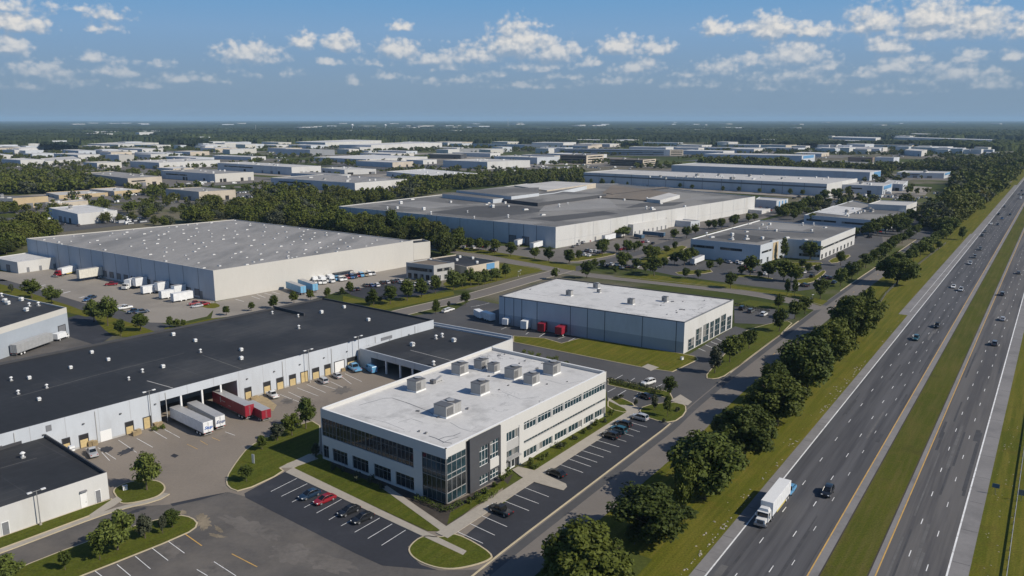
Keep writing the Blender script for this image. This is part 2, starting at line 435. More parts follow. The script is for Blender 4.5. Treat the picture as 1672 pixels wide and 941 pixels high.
# ---- roof furniture prototypes (made once, then copied); children parts
def proto_vent():
    r = thing('roof_vent', '', 'vent', (0, 0, 0)); b = MB(); b.box((0, 0, 0), (1.15, 1.15, .55), 'metal_white', taper=.92); b.build('curb_box', r)
    h = MB(); h.box((0, 0, .55), (1.5, 1.35, .18), 'metal_grey'); h.box((0, 0, .73), (1.3, 1.15, .5), 'metal_white', taper=.9); h.box((.62, 0, .82), (.06, .7, .3), 'metal_dark'); h.build('hood', r); return r
def proto_stack():
    r = thing('roof_vent', '', 'vent', (0, 0, 0)); b = MB(); b.box((0, 0, 0), (.9, .9, .35), 'metal_grey'); b.build('curb_box', r)
    h = MB(); h.tube((0, 0, .35), (0, 0, 1.15), .26, .26, 'metal_white', 10); h.tube((0, 0, 1.0), (0, 0, 1.2), .34, .62, 'metal_white', 10); h.tube((0, 0, 1.2), (0, 0, 1.55), .62, .25, 'metal_white', 10); h.build('hood', r); return r
def proto_skylight():
    r = thing('skylight', '', 'skylight', (0, 0, 0)); b = MB(); b.box((0, 0, 0), (2.5, 1.5, .28), 'metal_white'); b.build('curb_box', r)
    h = MB(); h.box((0, 0, .28), (2.4, 1.4, .35), 'skylight_dome', taper=.8); h.build('dome', r); return r
def proto_unit(w=2.2, d=2.0, h=1.6, dbl=False):
    r = thing('rooftop_unit', '', 'air conditioner', (0, 0, 0))
    k = MB(); k.box((0, 0, 0), (w+.1, d+.1, .22), 'trim_white'); k.build('curb_frame', r)
    b = MB(); b.box((0, 0, .22), (w, d, h), 'unit_grey')
    if dbl: b.box((.04, 0, .26), (.3, d+.08, h+.06), 'metal_grey')
    for i in range(3): b.box((-w/2+w*(i+.5)/3, 0, .3), (.05, d+.04, h-.15), 'metal_dark' if i == 1 else 'unit_grey')
    b.build('cabinet', r)
    t = MB(); t.box((0, 0, .22+h), (w+.06, d+.06, .08), 'metal_dark'); t.build('lid', r)
    f = MB(); f.tube((w*.2, 0, .3+h), (w*.2, 0, .48+h), .55, .55, 'metal_dark', 14); f.tube((w*.2, 0, .48+h), (w*.2, 0, .5+h), .6, .6, 'metal_grey', 14); f.build('fan_guard', r)
    g = MB()
    for i in range(7): g.box((-w*.25, -d/2-.03, .4+i*(h-.4)/7), (w*.4, .05, .1), 'metal_dark')
    g.build('louvre', r)
    if dbl:
        q = MB(); q.box((w/2+.4, .3, .15), (.8, .5, .3), 'metal_dark'); q.build('duct', r)
    return r
VENT, STACK, SKY, UNIT, UNITD = proto_vent(), proto_stack(), proto_skylight(), proto_unit(), proto_unit(3.4, 2.3, 1.6, True)
PROTO_USED = set()
def put(proto, loc, rz, label, group=None, scale=None, cat=None):
    if proto.name not in PROTO_USED:
        PROTO_USED.add(proto.name); o = proto; o.location = loc; o.rotation_euler = (0, 0, rz)
        if scale is not None: o.scale = scale if hasattr(scale, '__len__') else (scale,)*3
        # keep a clean source for later copies
        o['label'] = label
        if group: o['group'] = group
        return o
    o = dup(proto, loc, rz, label, scale=scale if scale is not None else 1)
    if group: o['group'] = group
    elif 'group' in o: del o['group']
    return o
def ang(w): return math.atan2(w.e.y, w.e.x)
# ================================================================== THE OFFICE
glass('glass_blue_reflection', (.045, .075, .095)); pass  # bluish reflection painted into the pane colour
OFF = building('two-storey white office with ribbon windows, a glazed corner and a white flat roof', [(523, 667), (728, 734), (990, 607)], h=12.02,
               wall='wall_office', roofm='roof_white', name='office_building', cat='office', par_h=.75)
def office():
    B = OFF; r = B.root
    # replace the plain wall by a real facade: dark core set back, bands and piers in front
    old = B.wall; bpy.data.objects.remove(old)
    WL, WR = near_walls(B); h = B.h
    inn = inset(B.pts, .55); n = 4
    core = MB()
    for i in range(n):
        a, b = inn[i], inn[(i+1) % n]
        core.face([(a.x, a.y, 0), (b.x, b.y, 0), (b.x, b.y, h-.9), (a.x, a.y, h-.9)], 'trim_dark')
    core.build('core', r)
    wl = MB(); D = -.55
    def bl(t0, t1, z0, z1, d1=0, m='wall_office', d0=D): WL.box(wl, t0, t1, z0, z1, d0, d1, m)
    def br(t0, t1, z0, z1, d1=0, m='wall_office', d0=D): WR.box(wl, t0, t1, z0, z1, d0, d1, m)
    lt, rt = WL.L, WR.L
    # left facade (facing the front car park)
    bl(0, lt, 9.9, h); bl(0, 28.7, 3.5, 5.7); bl(0, 28.7, 0, .55)
    lw = [(.25, 2.2), (3.5, 8.4), (10, 15.1), (16.8, 21.9), (23.3, 28.7)]
    px_ = [0]+[x for w in lw for x in w]
    for a, b in ((0, .25), (2.2, 3.5), (8.4, 10), (15.1, 16.8), (21.9, 23.3)): bl(a, b, .55, 3.5)
    bl(28.7, 31.1, 0, 9.9, .06); bl(0, .22, 5.7, 9.9)
    # right facade
    br(0, 6.0, 10.2, h); br(17.2, rt, 9.42, h); br(6.0, 17.2, 11.6, h-.01, -.04)
    br(17.2, 19.6, 0, 9.42, .04); br(24.3, 26, 0, 9.42, .02); br(26, rt, 5.05, 7.3); br(26, rt, 2.65, 4.3); br(26, rt, 0, .75)
    br(rt-.25, rt, .75, 2.65); br(rt-.2, rt, 4.3, 5.05); br(rt-.2, rt, 7.3, 9.42)
    br(19.6, 24.3, 8.9, 9.42, -.1); br(19.6, 24.3, 4.6, 6.7, -.12, 'wall_grey')
    # hidden sides stay plain white walls
    for w in B.w:
        if w in (WL, WR): continue
        w.box(wl, .55, w.L-.55, 0, h, D, 0, 'wall_office')
    # parapet inner lip
    for w in (WL, WR): pass
    wl.build('wall', r)
    # charcoal block with its own windows
    ch = MB()
    for a in ((6.9, 9.95, 0, 11.75), (16.6, 17.2, 0, 11.75), (13.05, 13.5, 0, 11.75), (9.95, 13.05, 9.0, 11.75), (13.5, 16.6, 9.15, 11.75), (9.95, 13.05, 2.6, 4.6), (13.5, 16.6, 2.55, 2.9), (9.95, 16.6, 0, .5)):
        WR.box(ch, a[0], a[1], a[2], a[3], D, .35, 'wall_charcoal')
    for z in (3.0, 6.1, 9.1): WR.box(ch, 6.92, 9.9, z, z+.05, .3, .36, 'trim_dark')
    ch.build('charcoal_panel', r)
    slab(r, 'white_panel', WR, 13.5, 16.6, 2.9, 4.95, D, .3, 'wall_office')
    slab(r, 'dark_reveal', WR, 6.0, 6.9, 0, 11.6, -.5, -.3, 'trim_dark')
    for t0, t1, z0, z1 in ((9.95, 13.05, 4.6, 9.0), (13.5, 16.6, 4.95, 9.15), (9.95, 13.05, .5, 2.6), (13.5, 16.6, .5, 2.55)):
        window(r, WR, t0, t1, z0, z1, 3, 3 if z1 > 5 else 2, .0, 'glass_teal', xs=(1.1, 3.3) if z1 > 5 else None)
    # glazed corner, both faces
    for (z0, z1, rows) in ((.45, 2.6, 1), (2.6, 5.4, 1), (5.4, 6.5, 1), (6.5, 8.75, 1), (8.75, 10.2, 1)):
        g = 'glass_dark' if z0 == 2.6 else 'glass_teal'
        window(r, WR, .15, 6.0, z0, z1, 4, rows, -.08, g, frame='metal_grey', fw=.075, blinds=0)
        window(r, WL, 31.1, lt-.15, z0, min(z1, 9.9), 5, rows, -.08, 'glass_blue_reflection' if z0 == 6.5 else g, frame='pole_grey', fw=.06, blinds=0)
    # left ribbon in five bays, lower windows
    nb = 6
    for k in range(nb): window(r, WL, .22+28.4*k/nb, .22+28.4*(k+1)/nb-.14, 5.7, 9.9, 4, 3, -.22, 'glass_dark', 'pole_grey', fw=.055, xs=(1.0, 3.0), blinds=0)
    for a, b in lw: window(r, WL, a, b, .55, 3.5, max(2, round((b-a)/1.2)), 2, -.3, 'glass_dark', 'pole_grey', fw=.06, xs=(2.0,), blinds=0)
    # right ribbons
    ed = [26.0, 31.6, 37.7, 42.8, 51.1, 61.75]
    for k in range(5):
        a, b = ed[k]+.05, ed[k+1]-.7
        if k == 4: b = ed[5]-.05
        nc = max(4, round((b-a)/1.25))
        window(r, WR, a, b, 7.35, 9.4, nc, 2, -.3, 'glass_teal', xs=(1.5,))
        if k < 4:
            pl = MB(); WR.box(pl, b+.02, ed[k+1]+.03, 7.3, 9.42, -.4, -.1, 'wall_grey'); pl.build('grey_pier', r)
        window(r, WR, a, ed[k+1]-.05, 4.33, 5.02, nc+1, 1, -.3, 'glass_teal', 'metal_grey')
    e2 = [26.0, 31.2, 32.3, 37.4, 38.4, 43.8, 44.6, 50.5, 51.3, 56.2, 56.9, 61.7]
    for k in range(0, 12, 2): window(r, WR, e2[k]+.05, e2[k+1], .78, 2.62, 4, 1, -.3, 'glass_teal')
    for k in range(1, 11, 2):
        lp = MB(); WR.box(lp, e2[k]+.03, e2[k+1], .75, 2.65, -.45, -.12 if k % 4 == 1 else .03, 'wall_grey' if k % 4 == 1 else 'wall_office'); lp.build('lower_pier', r)
    # entrance bay
    window(r, WR, 19.7, 24.2, 6.7, 8.9, 4, 1, -.4, 'glass_teal'); window(r, WR, 19.7, 24.2, 3.0, 4.6, 4, 1, -.4, 'glass_teal', 'metal_grey')
    slab(r, 'canopy', WR, 19.6, 24.3, 2.7, 2.95, -.5, .7, 'metal_grey')
    d = MB()
    for a, b in ((20.5, 21.75), (21.85, 23.1)):
        for q in ((a, a+.1, 0.05, 2.4), (b-.1, b, .05, 2.4), (a+.1, b-.1, 2.3, 2.4), (a+.1, b-.1, .05, .3)): WR.box(d, *q, -.5, -.36, 'trim_white')
    do = d.build('entrance_door', r); g = MB(); WR.box(g, 20.6, 23.0, .06, 2.35, -.5, -.45, 'glass_dark'); g.build('glass_pane', do)
    # bright metal coping along the parapet
    cp = MB()
    for w in B.w:
        w.box(cp, -.03, w.L+.03, h+.002, h+.06, -.42, .04, 'trim_white')
    cp.build('coping', r)
    pi_ = MB(); zr = B.zr
    for w in B.w: w.box(pi_, .32, w.L-.32, zr-.02, h-.002, -.40, -.30, 'trim_white')
    pi_.build('parapet_lining', r)
    return WL, WR
OWL, OWR = office()
oa = ang(OWR)
def unit_px(lst):
    for (px, py, sc, pr, lab) in lst:
        p = on_roof(OFF, px, py); put(pr, p, oa, lab, 'air conditioners on the office roof', scale=sc)
unit_px([(731, 676, (1.5, 1.55, 1.45), UNITD, 'largest double grey rooftop unit, nearest to the front of the office roof'),
         (784, 642, (1.55, 1.5, 1.55), UNIT, 'lone grey rooftop unit in the middle of the office roof'),
         (680, 637, (1.5, 1.5, 1.5), UNIT, 'grey rooftop unit nearest the left edge of the office roof'),
         (751, 610, (1.5, 1.45, 1.5), UNIT, 'grey rooftop unit with a pale panel beside the two small far units'),
         (786, 602, (1.35, 1.3, 1.4), UNIT, 'open sided grey rooftop unit, farther of the close pair at the far edge'),
         (806, 607, (1.05, 1.15, 1.25), UNIT, 'small grey rooftop unit with a dark grille, right of the open sided one'),
         (838, 617, (1.55, 1.5, 1.5), UNIT, 'dark topped rooftop unit left of its lower grey neighbour'),
         (868, 626, (1.45, 1.35, 1.35), UNIT, 'lower grey rooftop unit right of the dark topped one'),
         (901, 610, (1.6, 1.55, 1.55), UNIT, 'grey rooftop unit farthest right on the office roof')])
def lowduct():
    p = on_roof(OFF, 711, 625); r = thing('roof_duct', 'low open duct and dark intake box on the office roof beside the left unit', 'duct', p, rz=oa)
    m = MB(); m.box((-.9, 0, .1), (1.0, 1.2, .9), 'metal_dark'); m.build('intake_box', r)
    m = MB(); m.hexa([(-.3, -.4, .2), (2.2, -.4, .2), (2.2, .4, .2), (-.3, .4, .2)], [(-.3, -.4, .6), (2.2, -.4, 1.3), (2.2, .4, 1.3), (-.3, .4, .6)], 'metal_grey'); m.build('duct', r)
    for x in (-.2, 2.1): m = MB(); m.box((x, 0, 0), (.12, 1.1, .25), 'metal_white'); m.build('support_rail', r)
lowduct()
def scraps(B, lst, label, group, m='metal_dark'):
    for (px, py, s) in lst:
        p = on_roof(B, px, py); a = RND.uniform(0, 3)
        r = MB(); r.box((p.x, p.y, p.z), (s, s*.5, .16+s*.1), m, (cos(a), sin(a)), taper=.8); r.box((p.x+.3*s, p.y+.2*s, p.z), (s*.35, s*.3, .3), 'metal_grey', (cos(a+.6), sin(a+.6)))
        o = r.build('pipe_fitting', None, tuple(p)); o.location = p; tag(o, label, 'fitting', group)
scraps(OFF, [(695, 708, .9), (684, 705, .7), (682, 672, .9), (715, 682, .7), (763, 668, 1.0), (573, 655, .5), (815, 581, 1.0), (824, 579, .6), (857, 590, .6), (848, 594, .5), (877, 602, .8), (830, 630, .6), (815, 637, .5), (893, 628, .5), (745, 612, .5), (926, 624, .4), (798, 615, .6), (885, 594, .4)],
       'small dark pipe fitting lying on the white office roof', 'dark fittings scattered over the office roof')
def stain(B, px, py, rx, ry, seed):
    pass
# ================================================================== NEAR WAREHOUSES
def open_front(B, w, t0, t1, z1, depth, cols, doors=()):
    """rebuild wall w of B with a deep open bay between t0 and t1"""
    me = MB()
    h = B.h
    for i, q in enumerate(B.w):
        if q is w: continue
        q.box(me, 0, q.L, 0, h, -.28, 0, B.wm, None)
    w.box(me, 0, t0, 0, h-.003, -.28, .003, B.wm); w.box(me, t1, w.L, 0, h-.003, -.28, .003, B.wm); w.box(me, t0, t1, z1, h-.003, -.28, .003, B.wm)
    k = max(1, round(w.L/B.jn)); jw = .14
    for j in range(1, k):
        t = w.L*j/k; z = z1 if t0 < t < t1 else .02
        w.box(me, t-jw/2, t+jw/2, z+.02, h-.04, 0, .02, B.jm)
    bpy.data.objects.remove(B.wall); B.wall = me.build('wall', B.root)
    cp = MB(); m = B.capm
    for i, q in enumerate(B.w):
        q.box(cp, .36, q.L-.36, B.zr-.02, h+.02+.001*i, -.36, -.285, m); q.box(cp, .0, q.L, h+.004+.0012*i, h+.03+.0012*i, -.285, .01, m)
    cp.build('coping', B.root)
    bay = MB()
    w.box(bay, t0-.3, t1+.3, 0, z1, -depth-.3, -depth, 'wall_grey'); w.box(bay, t0-.3, t0-.02, 0, z1, -depth, -.29, 'wall_grey'); w.box(bay, t1+.02, t1+.3, 0, z1, -depth, -.29, 'wall_grey')
    w.box(bay, t0-.3, t1+.3, z1+.01, z1+.25, -depth, -.29, 'metal_dark')
    bay.build('loading_bay', B.root)
    for t in cols:
        c = MB(); w.box(c, t-.22, t+.22, 0, z1, -.5, -.06, 'trim_white'); c.build('column', B.root)
WF = building('long low warehouse with a black flat roof, pale panel wall and an open truck bay', [(-150, 748.8), (708, 522.3), (526.7, 486.2), (-150, 623)], base=(584, 599.4, 556.4),
              wall='wall_cool', roofm='roof_black', joints=7.5, jm='joint_pale', cap='trim_dark')
WF.wm, WF.jn, WF.jm, WF.capm = 'wall_cool', 7.5, 'joint_pale', 'trim_dark'
wf = max(near_walls(WF)[1:], key=lambda w: w.L); WFW = wf
ta, za = wf.px(261, 655.3); tb, _ = wf.px(386.6, 621.5)
open_front(WF, wf, ta, tb, za, 13, [ta+(tb-ta)*k for k in (.26, .53, .78)])
for x0, yt, x1, kind in ((129.6, 712, 143, 'half'), (163, 705, 182, 'white'), (204.7, 691, 216.6, 'half'), (234, 683, 245.4, 'tan'), (102, 718, 113, 'half'), (399.8, 635, 409.3, 'half'), (430.4, 625.6, 440.6, 'half'),
                         (451.7, 619, 462, 'half'), (472.5, 613.8, 482, 'half'), (491, 609, 501.8, 'tan'), (510, 603, 520, 'half'), (530, 597, 539, 'half'), (546, 592, 561.5, 'white2'), (567, 586, 582, 'half')):
    t0, z = wf.px(x0, yt); t1, _ = wf.px(x1, yt); z = min(max(z, 2.6), 4.6)
    if kind == 'white': slab(WF.root, 'loading_door', wf, t0, t1, .05, z, 0, .07, 'door_white')
    else: dock_door(WF.root, wf, t0, t1, z, 'door_tan' if kind != 'white2' else 'door_white', half=z*.62 if kind == 'half' else None)
for x, y in ((74, 705), (87, 700), (139, 704), (180, 688), (208, 686), (276, 640)):   # small wall lamps
    t, z = wf.px(x, y)
slab(WF.root, 'wall_vent', wf, *[wf.px(75, 702)[0], wf.px(84, 699)[0]], 6.2, 7.6, 0, .1, 'door_grey')
slab(WF.root, 'wall_vent', wf, *[wf.px(622, 558)[0], wf.px(640, 553)[0]], WF.h-3.2, WF.h-1.4, 0, .12, 'door_grey')
for k in range(16):     # downpipes and small lamps high on the wall
    t = wf.L*(.05+.058*k)
    if ta-1 < t < tb+1: continue
    slab(WF.root, 'wall_lamp', wf, t, t+.5, 5.6, 5.85, 0, .3, 'metal_dark')
    if k % 2: slab(WF.root, 'downpipe', wf, t+3, t+3.14, .1, WF.h-.5, .02, .16, 'wall_grey')
base_skirt = MB(); wf.box(base_skirt, .3, ta-.3, 0, .45, 0, .035, 'wall_grey'); wf.box(base_skirt, tb+.3, wf.L-.3, 0, .45, 0, .035, 'wall_grey'); base_skirt.build('base_strip', WF.root)
def ridge(B, a, b, hh, m='trim_dark', name='roof_upstand'):
    p, q = on_roof(B, *a), on_roof(B, *b); w = Wall(p, q); mb = MB(); w.box(mb, 0, w.L, B.zr-.02, B.zr+hh, -.2, .2, m); mb.build(name, B.root)
ridge(WF, (447, 504), (497, 516), 1.0)
def seam(B, pts, w=.12, m='roof_midgrey'):
    mb = MB()
    for a, b in zip(pts[:-1], pts[1:]):
        wl = Wall(on_roof(B, *a), on_roof(B, *b)); mb.face([wl.at(0, w/2, B.zr+.012), wl.at(wl.L, w/2, B.zr+.012), wl.at(wl.L, -w/2, B.zr+.012), wl.at(0, -w/2, B.zr+.012)], m)
    mb.build('roof_seam', B.root)
seam(WF, [(240, 622), (283, 634)], .25, 'roof_pale'); seam(WF, [(330, 580), (395, 603)], .15, 'roof_midgrey'); seam(WF, [(20, 650), (160, 612), (300, 577)], .14, 'roof_midgrey'); seam(WF, [(120, 560), (470, 640)], .1, 'roof_midgrey') if False else None
vl = [(18.5, 622), (30, 644), (48, 619), (64, 654), (76.5, 634), (115.5, 602), (177, 589), (150, 577), (210.5, 621), (232.8, 608.5), (266.3, 600.5), (283, 548), (319, 558), (327.5, 576), (394, 573), (394, 587), (444.7, 513), (487, 518), (525, 511.5), (488, 537), (601.6, 524), (562, 503)]
for i, (x, y) in enumerate(vl):
    pr = STACK if i in (0, 1, 4, 8, 9, 13, 17, 19, 16) else VENT
    put(pr, on_roof(WF, x, y), ang(wf), 'white vent standing on the long black warehouse roof', 'white vents on the long black warehouse roof', scale=RND.uniform(.62, .82))
# lower annex with an open carport, right of the long warehouse
WG = building('lower black roofed annex with an open carport under white columns, behind the office', [(587, 569), (710, 601.5), (837.5, 553.2), (708.4, 530)], base=(584, 599.4, 569),
              wall='wall_white', roofm='roof_black', name='warehouse_annex', joints=0)
WG.wm, WG.jn, WG.jm, WG.capm = 'wall_white', 9, 'joint_pale', 'wall_cool'  # coping blue: shade of the inner parapet face put into its colour
wg = near_walls(WG)[0]
g0, gz = wg.px(605.5, 583.7); g1 = min(wg.L-2.5, wg.px(688, 604)[0])
open_front(WG, wg, g0, g1, gz, 14, [g0+(g1-g0)*k for k in (.3, .58, .82)])
for x, y, pr in ((673.5, 565, VENT), (712, 554, STACK), (722, 551, STACK), (741, 558, VENT), (708, 597, STACK)):
    put(pr, on_roof(WG, x, y), ang(wg), 'white vent on the black roof of the carport annex', 'vents on the annex roof', scale=.95)
seam(WG, [(670, 572), (740, 590)], .2, 'roof_pale')
ridge(WG, (708.4, 531), (836, 553.5), 1.0, 'wall_cool', 'roof_upstand')  # white upstand, its shaded face coloured blue
# front-left low building
WH = building('low white black-roofed building at the left edge, doors facing the service road', [(-150, 878), (174.3, 771.2), (72, 707), (-150, 778)], base=(179, 814.3, 771.2),
              wall='wall_white', roofm='roof_black', name='warehouse', par_h=.7, cap='trim_dark')
wh = near_walls(WH)[1]
def door_px(B, w, x0, yt, x1, m='door_grey', name='door', z1=None, hand=True):
    t0, z = w.px(x0, yt); t1, _ = w.px(x1, yt); z = z1 or z
    f = MB(); w.box(f, t0-.1, t0, .03, z+.1, 0, .09, 'trim_white'); w.box(f, t1, t1+.1, .03, z+.1, 0, .09, 'trim_white'); w.box(f, t0, t1, z, z+.1, 0, .09, 'trim_white')
    o = f.build(name, B.root); g = MB(); w.box(g, t0, t1, .03, z, 0, .05, m); g.build('door_leaf', o)
    if hand:
        k = MB(); w.box(k, t1-.25, t1-.12, 1.0, 1.12, .05, .12, 'chrome'); k.build('handle', o)
door_px(WH, wh, 155.5, 803, 163.5, 'door_grey', z1=2.6); door_px(WH, wh, 2.5, 857, 14, 'door_grey', z1=2.6)
door_px(WH, wh, 130.5, 803, 140, 'door_white', z1=3.2)
slab(WH.root, 'door_hood', wh, wh.px(129.5, 803)[0], wh.px(141, 803)[0], 3.35, 3.6, 0, .5, 'door_grey')
for x, y, pr in ((37.7, 748, STACK), (117, 736, VENT)): put(pr, on_roof(WH, x, y), ang(wh), 'white vent on the black roof of the low building at the left edge', 'vents on the low left roof', scale=.9)
seam(WH, [(0, 765), (60, 748)], .2); seam(WH, [(-20, 742), (70, 712)], .2)
# left building with a truck at its wall
WK = building('pale left-edge building with a grey lower wall and a truck along it', [(-150, 582), (108.4, 502.2), (-200, 433.5)], base=(111.6, 546.8, 502.2),
              wall='wall_cream', roofm='roof_black', name='warehouse', band=(8.0, 'wall_cool_low'), par_h=.5)
wk = near_walls(WK)[1]
dock_door(WK.root, wk, wk.px(95, 535)[0], wk.px(106, 533)[0], 4.2, 'door_grey')
for x, y, pr in ((13, 497, VENT), (35, 491, VENT), (48, 501, STACK), (8, 493, VENT), (63, 500, STACK), (43, 508, VENT), (3, 485, STACK)): put(pr, on_roof(WK, x, y), ang(wk), 'white vent on the black roof of the building at the left edge behind', 'vents on the far left black roof', scale=1.0)
# centre white-roofed warehouse
WB = building('blue-grey walled warehouse with a white flat roof and tall glazed bays, beyond the office', [(815, 483), (1118, 526), (1197.5, 489), (909, 454)], base=(1117, 578, 526),
              wall='wall_cool', roofm='roof_white', name='warehouse', par_h=.35, band=(3.9, 'wall_cool_low'), cap='trim_dark')
bl_, br_ = near_walls(WB)
jm = MB()
for x in (824, 839, 852, 877, 931.6, 959.6, 988, 1050, 1106):
    t = bl_.px(x, 500)[0]; bl_.box(jm, t-.14, t+.14, .02, WB.h-.05, 0, .03, 'joint')
bl_.box(jm, 0, bl_.L, WB.h-.3, WB.h-.05, 0, .028, 'joint'); br_.box(jm, 0, br_.L, WB.h-.3, WB.h-.05, 0, .028, 'joint')
jm.build('joint_strip', WB.root)
for pts, w_ in (([(586, 662), (604, 657), (626, 651), (640, 650), (664, 658), (690, 668)], .16), ([(640, 650), (668, 659), (700, 672), (712, 680)], .14), ([(735, 690), (752, 700), (770, 705)], .1), ([(700, 712), (712, 716), (724, 722), (738, 724)], .26), ([(716, 718), (726, 714), (740, 712), (752, 707)], .2), ([(722, 724), (734, 718), (748, 714)], .15), ([(820, 640), (850, 652), (880, 648)], .1), ([(650, 690), (672, 684), (690, 690)], .1), ([(890, 620), (920, 628), (950, 622)], .09), ([(590, 680), (630, 690), (660, 702)], .08)):
    seam(OFF, pts, w_, 'joint')
for pts in ([(850, 478), (900, 484), (950, 480)], [(1000, 500), (1050, 508), (1090, 504)], [(920, 465), (960, 470), (1000, 468)], [(1050, 482), (1100, 490), (1160, 492)]): seam(WB, pts, .14, 'roof_midgrey')
lw_ = MB(); br_.box(lw_, .02, br_.L-.02, .0, WB.h-.31, .0, .02, 'wall_white'); lw_.build('sunlit_tint_end', WB.root)  # sunlit end painted whiter than the shaded side
z9 = lambda x, y: (1060+x/6.967, 480+y/6.967)
for x0, x1, yt, yb in ((443, 508, 520, 640), (532, 593, 405, 580), (617, 676, 355, 530), (694, 733, 320, 490), (748, 800, 290, 455), (817, 870, 248, 410), (886, 930, 265, 375)):
    a = br_.px(*z9(x0, yt)); b = br_.px(*z9(x1, yt)); zt = a[1]
    window(WB.root, br_, a[0], b[0], .25, min(zt, WB.h-2.2), 2, 3, .06, 'glass_teal', 'metal_grey', fw=.12)
for x, y, s in ((930, 483, 1.3), (974, 471, 1.3), (978, 478, .8), (1030.4, 497, 1.3), (1086, 492.6, 1.2)):
    put(UNIT, on_roof(WB, x, y), ang(bl_), 'small grey rooftop unit on the white roof of the blue-grey warehouse', 'units on the white warehouse roof', scale=(s*.75, s*.75, s*.85))
scraps(WB, [(866, 473, .8), (960, 464, .5), (1079, 499, .6), (1112, 506, 1.2), (1117, 506.5, .8), (1105, 511, .9), (1104, 508, .4), (1089, 514, .6), (1150, 491, .4), (1085, 494, .6), (1098, 493, 1.2), (1115, 493, .5)], 'dark fitting on the white roof of the blue-grey warehouse', 'dark fittings on the white warehouse roof')
# big grey-roofed warehouse, left
WC = building('huge cream walled warehouse with a pale grey roof dotted with white skylights', [(43, 389.3), (348, 442), (674.5, 393), (382.6, 358.5)], base=(350.6, 492, 442),
              wall='wall_cream', roofm='roof_grey', name='warehouse', par_h=.4, walls=None)
cl, cr = near_walls(WC)
jm = MB()
n = 15
for k in range(1, n): t = cl.L*k/n; cl.box(jm, t-.13, t+.13, .02, WC.h-.05, 0, .03, 'joint')
cl.box(jm, .01, cl.L-.01, 0, WC.h-.06, 0, .012, 'wall_cool')  # blue of the shade put into this side's colour
jm.build('shade_tinted_side', WC.root)
CE = building('short lower end block of the huge cream warehouse', [(674.8, 397.3), (702.4, 394.3), (690, 390.5), (662, 393)], base=(702.4, 421.6, 394.3), wall='wall_cream', roofm='roof_black', name='warehouse_annex')
slab(WC.root, 'side_door', cl, cl.px(326, 480)[0], cl.px(331, 480)[0], .05, 3.2, 0, .06, 'door_grey')
for k in range(14):
    t = cl.L*(.42+.038*k)
    dock_door(WC.root, cl, t, t+3.0, 3.6, 'door_grey', z0=.9)
for k in range(11):
    for j in range(16):
        u, v = (k+.5+RND.uniform(-.3, .3))/11, (j+.5+RND.uniform(-.3, .3))/16
        a, b, c, d = WC.pts[0], WC.pts[1], WC.pts[2], WC.pts[3]
        p = (a*(1-u)+b*u)*(1-v)+(d*(1-u)+c*u)*v
        if RND.random() < .22: continue
        put(SKY, (p.x, p.y, WC.zr), ang(cl)+RND.choice((0, pi/2)), 'white skylight in the pale grey roof of the huge cream warehouse', 'skylights on the pale grey warehouse roof', scale=RND.uniform(.42, .72))
# white annex left of it
WA = building('low bright white building with a white roof at the foot of the huge cream warehouse', [(-12, 421), (28, 428.4), (122, 415.9), (80, 407)], base=(30, 447, 428.4), wall='wall_white', roofm='roof_white', name='warehouse_annex', par_h=.3)
al, ar = near_walls(WA)
for t in (4, 10, 17, 27): door_px(WA, ar, ar.A.x*0+0, 0, 0, z1=2.4) if False else slab(WA.root, 'door', ar, t, t+1.3, .05, 2.5, 0, .06, 'door_grey')
for k in range(2): dock_door(WA.root, al, al.L*(.15+.4*k), al.L*(.15+.4*k)+3, 3.4, 'door_grey')
# small two-part office in the middle
WS = building('small two-storey grey office with a dark ribbon window, beside the huge cream warehouse', [(663, 428.5), (708.2, 433.8), (741.9, 428.8), (698, 423)], base=(709, 460.4, 433.8), wall='wall_grey', roofm='roof_brown', name='office_building', cat='office', par_h=.5)
sl, sr = near_walls(WS)
window(WS.root, sl, 1, sl.L-1, 4.4, 5.9, 10, 1, .08, 'glass_dark', 'trim_dark'); window(WS.root, sr, 2, sr.L-2, 4.6, 6.0, 6, 1, .08, 'glass_dark', 'trim_dark', fw=.06)
for k in range(5): window(WS.root, sl, 1.2+k*3.6, 3.2+k*3.6, .4, 2.9, 2, 1, .08, 'glass_dark', 'trim_dark')
for k in range(3): window(WS.root, sr, 2+k*4, 4+k*4, .4, 2.9, 2, 1, .08, 'glass_dark', 'metal_white')
WS2 = building('single-storey black-roofed wing with a blue panel, joined to the small grey office', [(735, 430), (762, 436), (815, 426.4), (745, 415.6), (704, 421.6)], h=WS.h-1.6, wall='wall_stone', roofm='roof_black', name='office_wing', cat='office', par_h=.5)
s2l, s2r = near_walls(WS2)
slab(WS2.root, 'sign_panel', s2r, s2r.L*.6, s2r.L*.85, 3.0, WS2.h-.3, 0, .12, 'wall_blue')
for k in range(5): window(WS2.root, s2r, s2r.L*(.06+.19*k), s2r.L*(.06+.19*k)+3, .6, 2.6, 3, 1, .07, 'glass_dark', 'metal_grey')
for x, y in ((751, 421), (746, 426), (772, 423), (779, 430), (703, 426)): put(VENT, on_roof(WS2, x, y), .5, 'white vent on the black roof of the small office wing', 'vents on the small office wing', scale=.9)
